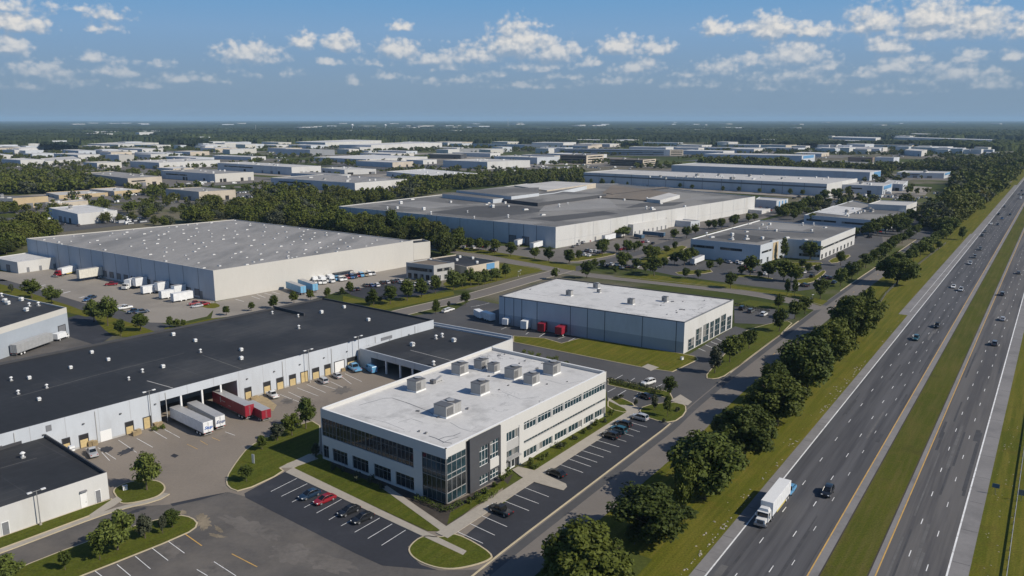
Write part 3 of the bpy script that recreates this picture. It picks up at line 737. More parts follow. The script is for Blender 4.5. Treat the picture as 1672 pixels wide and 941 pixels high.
# big factory with a mid grey roof
WD = building('very large white factory with a patchy grey roof in the middle distance', [(553, 337), (907.5, 371), (1233, 321), (1010, 300), (860, 300), (745, 315)], base=(907.5, 405.8, 371), wall='wall_white', roofm='roof_midgrey', name='factory', cat='factory', par_h=.5)
dl, dr = near_walls(WD)
jm = MB()
dl.box(jm, .01, dl.L-.01, 0, WD.h-.06, 0, .014, 'wall_cool')  # sunless side tinted blue: shade put into its colour
for x in (572, 597, 616, 666, 694, 713, 751, 806, 831, 855, 876): t = dl.px(x, 345+(x-553)*.1)[0]; dl.box(jm, t-.18, t+.18, .02, WD.h-.05, 0, .05, 'joint')
for k in range(1, 14): t = dr.L*k/14; dr.box(jm, t-.15, t+.15, .02, WD.h-.05, 0, .05, 'joint_pale')
dr.box(jm, .1, dr.L-.1, 4.2, 4.35, 0, .04, 'joint_pale')
jm.build('panel_joints_shade_tint', WD.root)
for x in (737, 853, 832): 
    t = dl.px(x, 380)[0]; dock_door(WD.root, dl, t, t+5, 5, 'door_grey')
for k in range(6): slab(WD.root, 'door', dr, 22+k*17, 23.6+k*17, .05, 2.8, 0, .07, 'door_grey')
def raised(label, B, roof, dh, wall='wall_white', roofm='roof_midgrey', name='roof_block'):
    """a raised block standing on B's roof, part of B"""
    pts = [P(x, y, B.zr+dh).to_2d() for x, y in roof]
    if len(pts) == 3: pts.append(pts[0]+pts[2]-pts[1])
    if sum(pts[i-1].x*pts[i].y-pts[i].x*pts[i-1].y for i in range(len(pts))) < 0: pts.reverse()
    mb = MB(); mb.prism([(p.x, p.y) for p in pts], B.zr-.05, B.zr+dh, wall, roofm); mb.build(name, B.root)
raised('', WD, [(722, 317), (805, 325.5), (905, 315), (960, 303), (820, 305)], 3.2, 'wall_cool')
raised('', WD, [(745, 311), (835, 321), (880, 315.5), (880, 306)], 5.0, 'wall_cool')
raised('', WD, [(806, 323.5), (878, 331.5), (990, 317), (905, 312)], 2.6, 'wall_charcoal')
raised('', WD, [(893, 311), (973, 299.5), (905, 296), (840, 303)], 4.2, 'wall_stone', 'roof_pale')
raised('', WD, [(975, 322), (1056, 327), (1104, 316), (1000, 302)], .8, 'roof_brown', 'roof_brown')
raised('', WD, [(1056, 324.5), (1078, 327), (1110, 318.5), (1092, 315)], 2.6, 'wall_white', 'roof_pale')
raised('', WD, [(990, 315.5), (1000, 317), (1092, 306), (1082, 305)], 1.2, 'trim_dark', 'roof_brown')
surf('roof_patch_dark', (.072, .071, .071), .9, .3, .03, .4); surf('roof_patch_light', (.235, .228, .22), .9, .2, .03, .4)
def roof_patch(B, px, m, dz=.012):
    pts = [on_roof(B, *q).to_2d() for q in px]
    if sum(pts[i-1].x*pts[i].y-pts[i].x*pts[i-1].y for i in range(len(pts))) < 0: pts.reverse()
    mb = MB(); tri_face(mb, pts, B.zr+dz, m); mb.build('roof_patch', B.root)
for i, (px, m) in enumerate((([(700, 347), (800, 356), (900, 344), (845, 336), (775, 337)], 'roof_patch_dark'), ([(880, 345.5), (1010, 339), (990, 322), (893, 332)], 'roof_patch_light'), ([(620, 334), (700, 341), (760, 335), (690, 328)], 'roof_patch_light'),
                             ([(905, 362), (1010, 349), (985, 345), (860, 357)], 'roof_patch_dark'), ([(1020, 340), (1100, 336), (1120, 330), (1045, 332)], 'roof_patch_dark'), ([(1110, 328), (1170, 325), (1200, 321), (1140, 321)], 'roof_patch_light'), ([(800, 361), (870, 367), (890, 364), (830, 358)], 'roof_patch_light'))):
    roof_patch(WD, px, m, .012+.004*i)
for k in range(46):
    u, v = RND.random(), RND.random(); a, b, c, d = (553, 337), (907, 371), (1225, 323), (860, 308)
    x = (a[0]*(1-u)+b[0]*u)*(1-v)+(d[0]*(1-u)+c[0]*u)*v; y = (a[1]*(1-u)+b[1]*u)*(1-v)+(d[1]*(1-u)+c[1]*u)*v
    put(RND.choice((VENT, STACK, SKY)), on_roof(WD, x, y), .6, 'small white vent on the patchy grey factory roof', 'vents on the factory roof', scale=RND.uniform(.9, 1.7))
D2 = building('lower white block with a pale roof along the front of the large factory', [(1010, 364.5), (1034, 367), (1091, 356.3), (1066, 353.5)], base=(1034, 385, 367), wall='wall_white', roofm='roof_pale', name='factory_wing', cat='factory')
D3 = building('grey and white block with a blue corner, next to the lower factory block', [(1091, 359), (1128, 362), (1143, 360), (1106, 357)], base=(1128, 372, 362), wall='wall_cool', roofm='roof_pale', name='factory_wing', cat='factory')
D4 = building('low white annex at the far right end of the large factory', [(1217, 341.5), (1244, 344), (1258, 340.5), (1232, 338.5)], base=(1244, 350, 344), wall='wall_white', roofm='roof_white', name='factory_wing', cat='factory')
D5 = building('white block with blue entrance panels at the far corner of the large factory', [(1233.5, 325.5), (1268, 328), (1287, 324.5), (1240, 321.5)], base=(1268, 342, 328), wall='wall_cool', roofm='roof_pale', name='factory_wing', cat='factory')
d5 = near_walls(D5)[1]
for k in range(3): slab(D5.root, 'blue_panel', d5, d5.L*(.2+.27*k), d5.L*(.3+.27*k), .3, D5.h-1, 0, .1, 'wall_blue')
for BB, k0, k1 in ((D2, 8, 5), (D3, 3, 2)):
    w = near_walls(BB)[1]
    for k in range(k0): slab(BB.root, 'door', w, w.L*(k+.3)/k0, w.L*(k+.3)/k0+1.6, .05, 2.6, 0, .07, 'door_grey')
# two-storey office, right of the factory
WE = building('two-storey pale blue-grey office with a flat grey roof and a recessed entrance', [(1128, 390), (1242, 400.7), (1272, 391.8), (1286.5, 390.4), (1341, 394), (1397, 371.8), (1240, 359.5)], base=(1241.6, 432.7, 400.7),
              wall='wall_cool', roofm='roof_midgrey', name='office_building', cat='office', par_h=.5)
for i, (px, m) in enumerate((([(1160, 388), (1235, 396), (1268, 390), (1200, 381)], 'roof_patch_dark'), ([(1240, 372), (1310, 377), (1330, 370), (1262, 366)], 'roof_patch_light'))): roof_patch(WE, px, m, .012+.004*i)
def wall_near_px(B, x, y):
    best = None
    for w in B.w:
        if w.n.dot(-(w.A+w.B)/2) <= 0: continue
        a, b = Q((w.A.x, w.A.y, B.h)), Q((w.B.x, w.B.y, B.h)); lo, hi = sorted((a[0], b[0]))
        if lo-1 <= x <= hi+1:
            d = w.A.length
            if best is None or hi-lo < best[0]: best = (hi-lo, w)
    return best[1]
e1 = wall_near_px(WE, 1180, 400); e2 = wall_near_px(WE, 1258, 410); e3 = wall_near_px(WE, 1310, 400); e4 = wall_near_px(WE, 1370, 390)
def strip(B, w, x0, x1, y0, y1, cols, g='glass_dark', fr='trim_dark'):
    a = w.px(x0, y0); b = w.px(x1, y0); zb = w.px(x0, y1)[1]
    t0, t1 = sorted((a[0], b[0])); t0 = max(t0, .3); t1 = min(t1, w.L-.3)
    if t1-t0 > .5: window(B.root, w, t0, t1, max(.2, zb), min(a[1], B.h-.8), cols, 1, .08, g, fr, fw=.12)
strip(WE, e1, 1129, 1166, 399, 403, 12); strip(WE, e1, 1176, 1212, 403.5, 407.5, 12); strip(WE, e2, 1244, 1259, 411, 414, 5); strip(WE, e3, 1305, 1340, 402, 406, 10); strip(WE, e3, 1305, 1340, 413.5, 418, 10)
if e4: 
    strip(WE, e4, 1343, 1396, 404, 407, 16)
    for k in range(9): window(WE.root, e4, 2+e4.L*k/9.4, 4.5+e4.L*k/9.4, .4, 2.9, 2, 1, .08, 'glass_dark', 'metal_grey')
for k in range(3): window(WE.root, e2, 1+e2.L*k/3, 3.2+e2.L*k/3, .4, 3.0, 2, 1, .08, 'glass_dark', 'metal_white')
slab(WE.root, 'stone_panel', e2, e2.L*.68, e2.L*.97, .1, WE.h-.7, 0, .14, 'wall_tan')
wh_ = MB(); e4.box(wh_, .02, e4.L-.02, .02, WE.h-.08, 0, .02, 'wall_white'); wh_.build('sunlit_tint_end', WE.root)  # sunlight on this end put in as a whiter colour
ridge(WE, (1129, 391.5), (1240, 361), .5, 'trim_white'); ridge(WE, (1195, 374), (1330, 381), .5, 'roof_pale')
for k in range(26):
    x, y = RND.uniform(1150, 1375), RND.uniform(364, 397)
    p = on_roof(WE, x, y)
    if inpoly(p.x, p.y, WE.pts): put(RND.choice((VENT, SKY, STACK)), p, .6, 'white vent on the grey roof of the two-storey blue-grey office', 'vents on the blue-grey office roof', scale=RND.uniform(.8, 1.3))
# office behind it, right
WR1 = building('pale office with a roof of white and dark fields behind the two-storey blue-grey office', [(1313, 351), (1370.4, 355.3), (1448.7, 361.7), (1481, 346.6), (1392.7, 327.3)], h=6.6, wall='wall_cool', roofm='roof_midgrey', name='office_building', cat='office')
WR2 = building('taller white block rising at the back of the pale office, dark ribbon window', [(1417.8, 333), (1480.2, 335.9), (1497.5, 329.4), (1437, 327)], h=10.5, wall='wall_white', roofm='roof_pale', name='office_building', cat='office')
r1 = [w for w in WR1.w if w.n.dot(-(w.A+w.B)/2) > 0]
for w in r1: window(WR1.root, w, 2, w.L-2, 2.6, 3.9, max(4, int(w.L/2.5)), 1, .08, 'glass_dark', 'trim_dark')
w = near_walls(WR1)[1]; slab(WR1.root, 'blue_panel', w, w.L*.25, w.L*.4, 1, 6.3, 0, .12, 'wall_blue') ; slab(WR1.root, 'blue_panel', w, w.L*.72, w.L*.97, 1, 6.3, 0, .12, 'wall_blue')
w = near_walls(WR2)[1]; window(WR2.root, w, 1, w.L-1, 5.5, 7, 8, 1, .08, 'glass_dark', 'metal_white'); window(WR2.root, w, 1, w.L-1, 1.5, 3.2, 8, 1, .08, 'glass_dark', 'metal_white')
raised('', WR1, [(1333, 347), (1380, 352), (1410, 340), (1360, 336)], .25, 'roof_white', 'roof_white')
for k in range(14):
    p = on_roof(WR1, RND.uniform(1380, 1440), RND.uniform(337, 355)); put(RND.choice((VENT, UNIT)), p, .6, 'small unit on the dark field of the pale office roof', 'units on the pale office roof', scale=RND.uniform(.7, 1.3))
# pale distribution centre with a dark stripe, and its neighbours
PD = building('long pale distribution warehouse with a dark stripe under the eaves, right of centre', [(953, 281.5), (1350.4, 300.5), (1400, 291.5), (1008.6, 276.7)], base=(1349.7, 321.3, 300.5), wall='wall_white', roofm='roof_pale', par_h=.5)
pl_, pr_ = near_walls(PD)
jm = MB(); pl_.box(jm, .01, pl_.L-.01, 0, PD.h-.06, 0, .02, 'wall_cool')  # shaded side coloured bluer; stripe and joints are its own
pl_.box(jm, 0, pl_.L, PD.h*.66, PD.h*.78, 0, .05, 'joint')
for k in range(1, 13): t = pl_.L*k/13; pl_.box(jm, t-.2, t+.2, .02, PD.h-.1, 0, .06, 'joint')
jm.build('shade_tinted_side', PD.root)
for k in range(30): put(RND.choice((VENT, STACK, SKY, UNIT)), on_roof(PD, RND.uniform(1060, 1360), RND.uniform(287, 293.5)), .6, 'vent on the pale roof of the long striped warehouse', 'vents on the striped warehouse roof', scale=RND.uniform(.9, 1.6))
PD2 = building('second long pale warehouse behind the striped one, blue curved corner', [(1096.6, 269.6), (1420.7, 281.5), (1438.6, 278.2), (1137, 265.8)], base=(1420.7, 296, 281.5), wall='wall_cool', roofm='roof_pale')
w = near_walls(PD2)[1]; slab(PD2.root, 'blue_panel', w, w.L*.35, w.L*.98, 2.5, PD2.h-1, 0, .15, 'wall_blue')
FAR = [  # label, roof L N R (F), base(x, yb, yt), wall, roof
 ('blue-sided white building in front of the second long warehouse', [(1375.5, 301.2), (1441.5, 304), (1457.3, 299)], (1440, 319, 304), 'wall_cool', 'roof_pale', 'wall_blue'),
 ('white and blue building right behind the blue-sided one', [(1443, 299), (1474.5, 301.2), (1482.4, 295.5)], (1475, 312.7, 301.2), 'wall_cool', 'roof_pale', None),
 ('pale building with a blue and white end, alone among trees near the highway', [(1464.3, 281.5), (1541.8, 283), (1552.6, 280)], (1542, 291.9, 283), 'wall_cool', 'roof_pale', 'wall_blue'),
 ('grey warehouse with a tan lit wall left of the wood', [(132.8, 282.5), (208.6, 291.5), (263.9, 288.2)], (209.6, 305.4, 291.5), 'wall_stone', 'roof_grey', None),
 ('tan brick building at the left edge in front of the wood', [(-60, 322), (20.8, 324), (78.2, 320.5)], (21.5, 341.5, 324), 'wall_tan', 'roof_midgrey', None),
 ('white low block with a white roof in front of the huge cream warehouse, upper left', [(79.7, 339.4), (126.6, 349.5), (191.3, 343.5)], (126.6, 368, 349.5), 'wall_white', 'roof_white', None),
 ('tan topped block behind the white low block', [(78, 330.5), (83.5, 333), (143.5, 327.5)], (83.5, 350, 333), 'wall_stone', 'roof_pale', None),
 ('long low tan building behind the tan brick one', [(75, 314.3), (96, 319), (176, 314.5)], (96, 325, 319), 'wall_tan', 'roof_pale', None),
 ('second low tan building with a white roof, right of the long low tan one', [(146, 308.5), (186.5, 312.5), (231, 309.5)], (187, 321, 312.5), 'wall_tan', 'roof_white', None),
 ('white warehouse pair at the far left behind the wood, left half', [(2, 259.5), (33.3, 261.7), (72.5, 260.5)], (33.7, 272.4, 261.7), 'wall_white', 'roof_white', None),
 ('white warehouse pair at the far left behind the wood, right half', [(66, 259), (74, 263.5), (132, 259.5)], (74, 272, 263.5), 'wall_white', 'roof_pale', None),
 ('cream block with a grey side near the long white shed', [(171.5, 252.3), (194, 253.4), (218.9, 253)], (194, 264.5, 253.4), 'wall_cream', 'roof_pale', None),
 ('white block with a blue-grey side right of the cream block', [(219.4, 251.6), (246, 252.3), (274.6, 251.6)], (246, 261, 252.3), 'wall_white', 'roof_pale', None),
 ('long white shed with a blue-grey end in the left distance', [(212.2, 263.1), (259.6, 266), (359, 261.4)], (260, 276.7, 266), 'wall_white', 'roof_pale', None),
 ('grey sided workshop with a cream front and dark doors', [(262.4, 278.6), (350.7, 284.4), (413.9, 281)], (352, 298.3, 284.4), 'wall_cream', 'roof_grey', None),
 ('brown grey workshop with a stone front in front of the other workshop', [(270.3, 308.3), (324.6, 313.3), (384.4, 310)], (326.3, 329.1, 313.3), 'wall_stone', 'roof_grey', None),
 ('long white warehouse with a teal side in the left middle distance', [(355, 266), (476, 273.2), (524, 271)], (476.4, 286.4, 273.2), 'wall_white', 'roof_pale', None),
 ('pale box building right behind the teal sided warehouse', [(524, 274.2), (562.5, 277.5), (614, 276)], (562.8, 285.8, 277.5), 'wall_white', 'roof_pale', None),
 ('grey roofed warehouse with a blue-grey side above the dark tree belt', [(442, 290.4), (579.3, 299), (664.4, 292.5)], (580, 314.8, 299), 'wall_white', 'roof_grey', None),
 ('white warehouse with a blue-grey end left of the pair at the distant wood edge', [(449.4, 243), (506, 244.5), (546.3, 244.5)], (506.5, 253.8, 244.5), 'wall_white', 'roof_pale', None),
 ('white long warehouse touching the distant wood edge', [(482.4, 231.5), (531, 233), (622.8, 229.4)], (531, 240.1, 233), 'wall_white', 'roof_white', None),
 ('longest white warehouse in front of the distant wood edge', [(553.5, 236.3), (605.9, 237.3), (721.8, 233)], (606, 247.3, 237.3), 'wall_white', 'roof_white', None),
 ('white roofed warehouse with a broad pale roof in the middle distance', [(512, 256.6), (598, 260.5), (698, 256)], (598, 267.5, 260.5), 'wall_white', 'roof_white', None),
 ('small white warehouse left of the one touching the distant wood', [(420.7, 236.5), (450.8, 237.4), (480.3, 236.5)], (451, 242.3, 237.4), 'wall_white', 'roof_pale', None),
 ('white warehouse with blue trim and a row of blue doors', [(723.3, 261.7), (795.7, 264.5), (865.4, 261.7)], (796.5, 276.7, 264.5), 'wall_white', 'roof_pale', None),
 ('white roofed warehouse right above the tree belt, left of centre', [(631, 280), (714, 288), (779.3, 283)], (714.6, 296.5, 288), 'wall_white', 'roof_white', None),
 ('long warehouse with a blue-grey front far behind the blue door one', [(772, 234.7), (856.7, 236.5), (897, 236.9)], (857, 243, 236.5), 'wall_white', 'roof_white', None),
 ('low white warehouse below the long blue-grey fronted one', [(741, 243), (785.7, 243), (823, 242.7)], (785.7, 249.5, 243), 'wall_white', 'roof_pale', None),
 ('dark low building with a pale roof in the middle distance', [(699, 251.6), (752, 252.3), (762, 251)], (752, 260, 252.3), 'wall_charcoal', 'roof_pale', None),
 ('pale grey building right behind the blue door warehouse', [(807, 255.2), (877, 257.4), (913.8, 256)], (877.5, 268.8, 257.4), 'wall_cool', 'roof_pale', None),
 ('brown three-storey office with a tan lit front', [(914.5, 253), (957.6, 253.8), (986, 252)], (958, 268, 253.8), 'wall_brick', 'roof_midgrey', None),
 ('second brown office with a white windowed front', [(996, 260), (1049.8, 261.3), (1071, 259.5)], (1050, 272.4, 261.3), 'wall_brick', 'roof_brown', None),
 ('long pale warehouse with a blue cornered end behind the brown offices', [(905, 242.7), (1094, 244.7), (1116, 244.5)], (1094.4, 254.5, 244.7), 'wall_cool', 'roof_white', None),
 ('pale warehouse behind the long blue cornered one', [(868, 233), (919.7, 233.5), (940.7, 232.2)], (920, 241, 233.5), 'wall_white', 'roof_pale', None),
 ('white far building under the distant wood at the middle', [(931, 228), (1000, 229.5), (1030, 229)], (1000, 234, 229.5), 'wall_cool', 'roof_white', None),
 ('very long blue-grey warehouse under the distant wood, right of centre', [(1075, 239.5), (1230.8, 242), (1250, 241.4)], (1231, 248, 242), 'wall_cool', 'roof_pale', None),
 ('pale warehouse with a blue topped end right of centre', [(1149, 251.7), (1309.5, 254.5), (1331, 252.4)], (1309.5, 266, 254.5), 'wall_cool', 'roof_pale', 'wall_blue'),
 ('white box building alone on the right before the dark wood', [(1429, 256.7), (1459.5, 257.4), (1468.8, 256.7)], (1459.7, 267.7, 257.4), 'wall_cool', 'roof_pale', None),
 ('low dark brick building left of the white box building', [(1384.8, 256.5), (1425, 257.3), (1428, 256.8)], (1425, 265, 257.3), 'wall_brick', 'roof_pale', None),
 ('pale low warehouse behind the dark brick building', [(1372, 241.5), (1436, 243.2), (1441, 241)], (1436, 249, 243.2), 'wall_cool', 'roof_pale', None),
 ('white warehouse beyond the dark wood, left of a longer one', [(1359, 224), (1430, 226), (1438, 224.5)], (1430, 229.8, 226), 'wall_white', 'roof_white', None),
 ('longest white warehouse beyond the dark wood on the right', [(1459, 224), (1632, 229.3), (1637, 228.3)], (1632, 234, 229.3), 'wall_white', 'roof_white', None),
 ('pale blue-grey warehouse farthest beyond the dark wood on the right', [(1487, 218.6), (1555, 221), (1561, 220)], (1555, 224, 221), 'wall_cool', 'roof_pale', None),
 ('low pale building at the right among dark trees', [(1608, 249.3), (1648, 251), (1652, 250)], (1648, 255, 251), 'wall_cool', 'roof_pale', None),
 ('cream and grey building beside the low pale one at the right', [(1477, 245), (1505, 247), (1514, 244.5)], (1505, 256, 247), 'wall_cream', 'roof_pale', None),
 ('small tan building left in the yellow yard', [(143, 235), (193, 236.5), (240, 234)], (211, 241.5, 236.3), 'wall_white', 'roof_pale', None),
 ('white far shed at the left below the distant wood', [(54, 235.5), (66, 236.5), (82, 235.3)], (66, 239.5, 236.5), 'wall_white', 'roof_white', None),
 ('white far shed right of the other one below the distant wood', [(92, 234.3), (108, 236), (126, 234.5)], (108, 237.5, 236), 'wall_white', 'roof_white', None),
]
FB = []
for i, (lab, roof, base, wall, rf, endm) in enumerate(FAR):
    B = building(lab, roof, base=base, wall=wall, roofm=rf, name='warehouse' if 'office' not in lab else 'office_building', cat='building', par_h=.4)
    FB.append(B)
    l, r = near_walls(B)
    if wall in ('wall_white', 'wall_stone', 'wall_cream', 'wall_tan') and l:
        c = MB(); l.box(c, .01, l.L-.01, 0, B.h-.05, 0, .03, {'wall_stone': 'wall_grey', 'wall_tan': 'wall_grey'}.get(wall, 'wall_cool')); c.build('shade_tinted_side', B.root)
    if 'brown' in lab and 'office' in lab and r:
        c = MB(); r.box(c, .01, r.L-.01, 0, B.h-.05, 0, .05, 'wall_stone'); c.build('front_cladding', B.root)
        for k in range(3): window(B.root, r, r.L*.08, r.L*.92, B.h*(.12+.29*k), B.h*(.26+.29*k), 6, 1, .12, 'glass_dark', 'trim_dark')
        if l:
            for k in range(3): window(B.root, l, l.L*.05, l.L*.95, B.h*(.12+.29*k), B.h*(.26+.29*k), 10, 1, .12, 'glass_dark', 'trim_dark')
    else:
        for w, q in ((l, 3), (r, 3)):
            if w is None or w.L < 14: continue
            near = B.c.length < 1300
            for k in range(RND.randint(2, 4) if near else 1):
                t = w.L*RND.uniform(.08, .85); hh = min(4.2, B.h*.45)
                slab(B.root, 'loading_door', w, t, t+RND.uniform(3, 6), .1, hh, 0, .14, RND.choice(('door_grey', 'dock_dark')))
            if near and RND.random() < .6 and w.L > 30: window(B.root, w, w.L*.1, w.L*.5, B.h*.55, B.h*.7, 12, 1, .12, 'glass_dark', 'trim_dark')
    if endm and r: slab(B.root, 'blue_panel', r, r.L*.1, r.L*.9, B.h*.55, B.h-.6, 0, .18, endm)
    n = int(min(9, 2+(B.pts[1]-B.pts[0]).length*(B.pts[2]-B.pts[1]).length/1400)) if B.c.length < 1500 else 0
    for k in range(n):
        u, v = RND.uniform(.1, .9), RND.uniform(.15, .85); a, b, c, d = B.pts
        p = (a*(1-u)+b*u)*(1-v)+(d*(1-u)+c*u)*v
        put(RND.choice((VENT, SKY, UNIT)), (p.x, p.y, B.zr), .5, 'small unit on the roof of a distant warehouse', 'units on distant warehouse roofs', scale=RND.uniform(1.0, 1.8))

# more low warehouses filling the middle and far distance
MID = 0
gr = random.Random(77)
for k in range(400):
    if MID >= 62: break
    y = gr.choice((gr.uniform(236, 262), gr.uniform(236, 300))); x = gr.uniform(-30, 1500)
    p = P(x, y); o, s_ = hw_coord0(p)
    if o > -90 or (550 < x < 1270 and y > 276) or (x < 250 and 284 < y < 318) or (x > 1440 and y > 262): continue
    L, D_ = gr.uniform(35, 95), gr.uniform(28, 55)
    if p.length > 1400: L *= 1.3; D_ *= 1.2
    a = radians(gr.choice((52, 50, 46, 56))); e = Vector((cos(a), sin(a))); f = Vector((-sin(a), cos(a))); c = p.to_2d()
    q = [c, c+e*D_, c+e*D_+f*L, c+f*L]; t = [c+e*(D_*i/4)+f*(L*j/6) for i in range(-1, 6) for j in range(-1, 8)]
    if any(inpoly(r.x, r.y, g) for g in FOOT for r in t): continue
    if any(inpoly(r[0], r[1], [tuple(z) for z in q]) for g in FOOT for r in g): continue
    hh = gr.uniform(6.5, 9.5); z_ = ('left' if x < 480 else 'middle' if x < 960 else 'right')
    B = building('low pale warehouse among trees and lots in the %s distance' % z_, [Q((r.x, r.y, hh)) for r in q], h=hh, wall=gr.choice(('wall_white', 'wall_white', 'wall_cream', 'wall_stone', 'wall_cool')), roofm=gr.choice(('roof_white', 'roof_pale', 'roof_pale', 'roof_grey')), name='warehouse', cat='building', group='low pale warehouses in the %s distance' % z_, par_h=.4)
    l, r = near_walls(B)
    if r: slab(B.root, 'loading_door', r, r.L*.3, r.L*.3+4, .1, 3.8, 0, .12, 'door_grey'); slab(B.root, 'loading_door', r, r.L*.65, r.L*.65+4, .1, 3.8, 0, .12, 'dock_dark')
    if l: c2 = MB(); l.box(c2, .01, l.L-.01, 0, B.h-.05, 0, .03, 'wall_cool'); c2.build('shade_tinted_side', B.root)  # shade on the left side painted as a bluer sheet
    FB.append(B); MID += 1
print('MID', MID)
# ================================================================== GROUND AND ROADS
def axis_lines(near, step, far, gr):
    t = [0.0]
    while t[-1] < near: t.append(t[-1]+step)
    while t[-1] < far: t.append(t[-1]*gr)
    return [-q for q in t[:0:-1]]+t
def ground():
    xs = axis_lines(1300, 50, 45000, 1.22); ys = [y for y in axis_lines(1300, 50, 45000, 1.22) if y > -1500]
    v = [(x, y, 0) for y in ys for x in xs]; n = len(xs); f = []
    for j in range(len(ys)-1):
        for i in range(n-1): f.append((j*n+i, j*n+i+1, (j+1)*n+i+1, (j+1)*n+i))
    me = bpy.data.meshes.new('ground'); me.from_pydata(v, [], f); me.materials.append(M['ground'])
    o = bpy.data.objects.new('ground', me); C.objects.link(o); tag(o, kind='structure')
ground()
HA = P(1151, 941); HB = P(1393, 640); HU = (HB-HA).normalized(); HN = Vector((HU.y, -HU.x, 0))
def HW(off, s, z=0): return HA+HU*s+HN*off+Vector((0, 0, z))
def hw_coord(p): d = Vector((p[0], p[1], 0))-HA; return d.dot(HN), d.dot(HU)
def strip_hw(mb, o0, o1, z, m, s0=-160, s1=7000):
    s = s0; step = 40
    while s < s1:
        e = min(s+step, s1); mb.face([HW(o0, s, z), HW(o1, s, z), HW(o1, e, z), HW(o0, e, z)], m); s = e; step = min(step*1.12, 500)
mb = MB(); strip_hw(mb, -9.5, -2.3, .012, 'grass_verge', s1=5000); strip_hw(mb, -9.5-16, -9.5, .012, 'grass_verge', 0, 2500); structure('verge', mb)
mb = MB(); strip_hw(mb, 15.7, 22.7, .015, 'grass_median'); structure('median', mb)
mb = MB(); strip_hw(mb, 36.6, 75, .012, 'grass_verge', s1=3000); structure('far_verge', mb)
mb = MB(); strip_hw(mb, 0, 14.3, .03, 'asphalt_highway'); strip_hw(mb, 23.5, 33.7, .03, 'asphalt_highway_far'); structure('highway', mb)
mb = MB(); strip_hw(mb, -2.3, 0, .03, 'asphalt_shoulder'); strip_hw(mb, 14.3, 15.7, .03, 'asphalt_shoulder'); strip_hw(mb, 22.7, 23.5, .03, 'asphalt_shoulder'); strip_hw(mb, 33.7, 36.6, .03, 'asphalt_shoulder')
s_w = hw_coord(P(1491, 516))[1]; s_w2 = hw_coord(P(1598, 383))[1]
strip_hw(mb, -5.6, -2.3, .03, 'asphalt_shoulder', s_w, s_w2); strip_hw(mb, -4.6, -2.3, .03, 'asphalt_shoulder', s_w2, s_w2+500)
structure('highway_shoulder', mb)
mb = MB()
def solid(o, w, m, s0=-160, s1=3500): strip_hw(mb, o-w/2, o+w/2, .042, m, s0, s1)
solid(.05, .26, 'paint_white'); solid(14.2, .22, 'paint_yellow'); solid(23.65, .22, 'paint_yellow'); solid(33.55, .30, 'paint_white')
solid(-2.4, .14, 'paint_white', s_w+6, s_w2)
for o, ph in ((4.2, 7.4), (8.55, 13.2), (11.1, 3.2), (27.3, 8.0), (30.5, 4.5)):
    s = -150+ph
    while s < 1900:
        q = .075 if o != 11.1 else .055; L = 2.5 if o != 11.1 else 2.0
        mb.face([HW(o-q, s, .042), HW(o+q, s, .042), HW(o+q, s+L, .042), HW(o-q, s+L, .042)], 'paint_white'); s += 14.4 if o < 20 else 14.0
structure('lane_markings', mb)
surf('asphalt_repair', (.052, .052, .056), .85, .3, .3, 1.5); surf('asphalt_pale', (.112, .109, .108), .9, .25, .2, 1.5)
mb = MB(); rr_ = random.Random(31); nz = 0
for o in (2.1, 6.4, 9.8, 12.7, 25.4, 28.9, 32):       # repairs, worn wheel tracks and sealed joints along the lanes
    for k in range(12):
        s0 = rr_.uniform(-20, 520); L = rr_.uniform(5, 42); q = o+rr_.uniform(-.9, .9); h_ = rr_.uniform(.10, .34) if L > 9 else rr_.uniform(.3, .8)
        nz += 1; z_ = .0325+.0001*nz
        m = rr_.choice(('asphalt_repair', 'asphalt_repair', 'asphalt_pale')); mb.face([HW(q-h_, s0, z_), HW(q+h_, s0, z_), HW(q+h_*.9, s0+L, z_), HW(q-h_*.9, s0+L, z_)], m)
for k in range(60):
    s0 = -40+k*13.7
    for a_, b_ in ((-2.2, -.2), (33.8, 36.5)): mb.face([HW(a_, s0, .0345), HW(b_, s0, .0345), HW(b_, s0+.12, .0345), HW(a_, s0+.12, .0345)], 'asphalt_repair')
structure('pavement_repair', mb)
# dark soil edge and tyre-dark line beside the inner shoulders
mb = MB(); strip_hw(mb, 15.7, 15.95, .02, 'mulch', s1=900); strip_hw(mb, 22.45, 22.7, .02, 'mulch', s1=900); structure('soil_edge', mb)
def chaikin(pts, it=2):
    for _ in range(it):
        q = []
        for i in range(len(pts)):
            a, b = pts[i], pts[(i+1) % len(pts)]; q += [a*.75+b*.25, a*.25+b*.75]
        pts = q
    return pts
def wpts(px): return [P(*p).to_2d() for p in px]
def ccw(pts):
    if sum(pts[i-1].x*pts[i].y-pts[i].x*pts[i-1].y for i in range(len(pts))) < 0: pts = pts[::-1]
    return pts
def area2(name, pts, z, m): return sheet(name, [(p.x, p.y) for p in pts], z, m, world=True)
def island(name, px, m='grass_lawn', it=2, base=.03, curb=True, hgt_=.15):
    pts = ccw(chaikin(wpts(px), it) if it else wpts(px))
    mb = MB()
    if curb:
        inn = inset(pts, .28); n = len(pts)
        for i in range(n):
            p, q, a, b = pts[i], pts[(i+1) % n], inn[i], inn[(i+1) % n]
            mb.face([(p.x, p.y, base-.02), (q.x, q.y, base-.02), (q.x, q.y, hgt_), (p.x, p.y, hgt_)], 'curb')
            mb.face([(p.x, p.y, hgt_), (q.x, q.y, hgt_), (b.x, b.y, hgt_), (a.x, a.y, hgt_)], 'curb')
        tri_face(mb, inn, hgt_-.01, m)
    else: tri_face(mb, pts, base, m)
    return structure(name, mb)
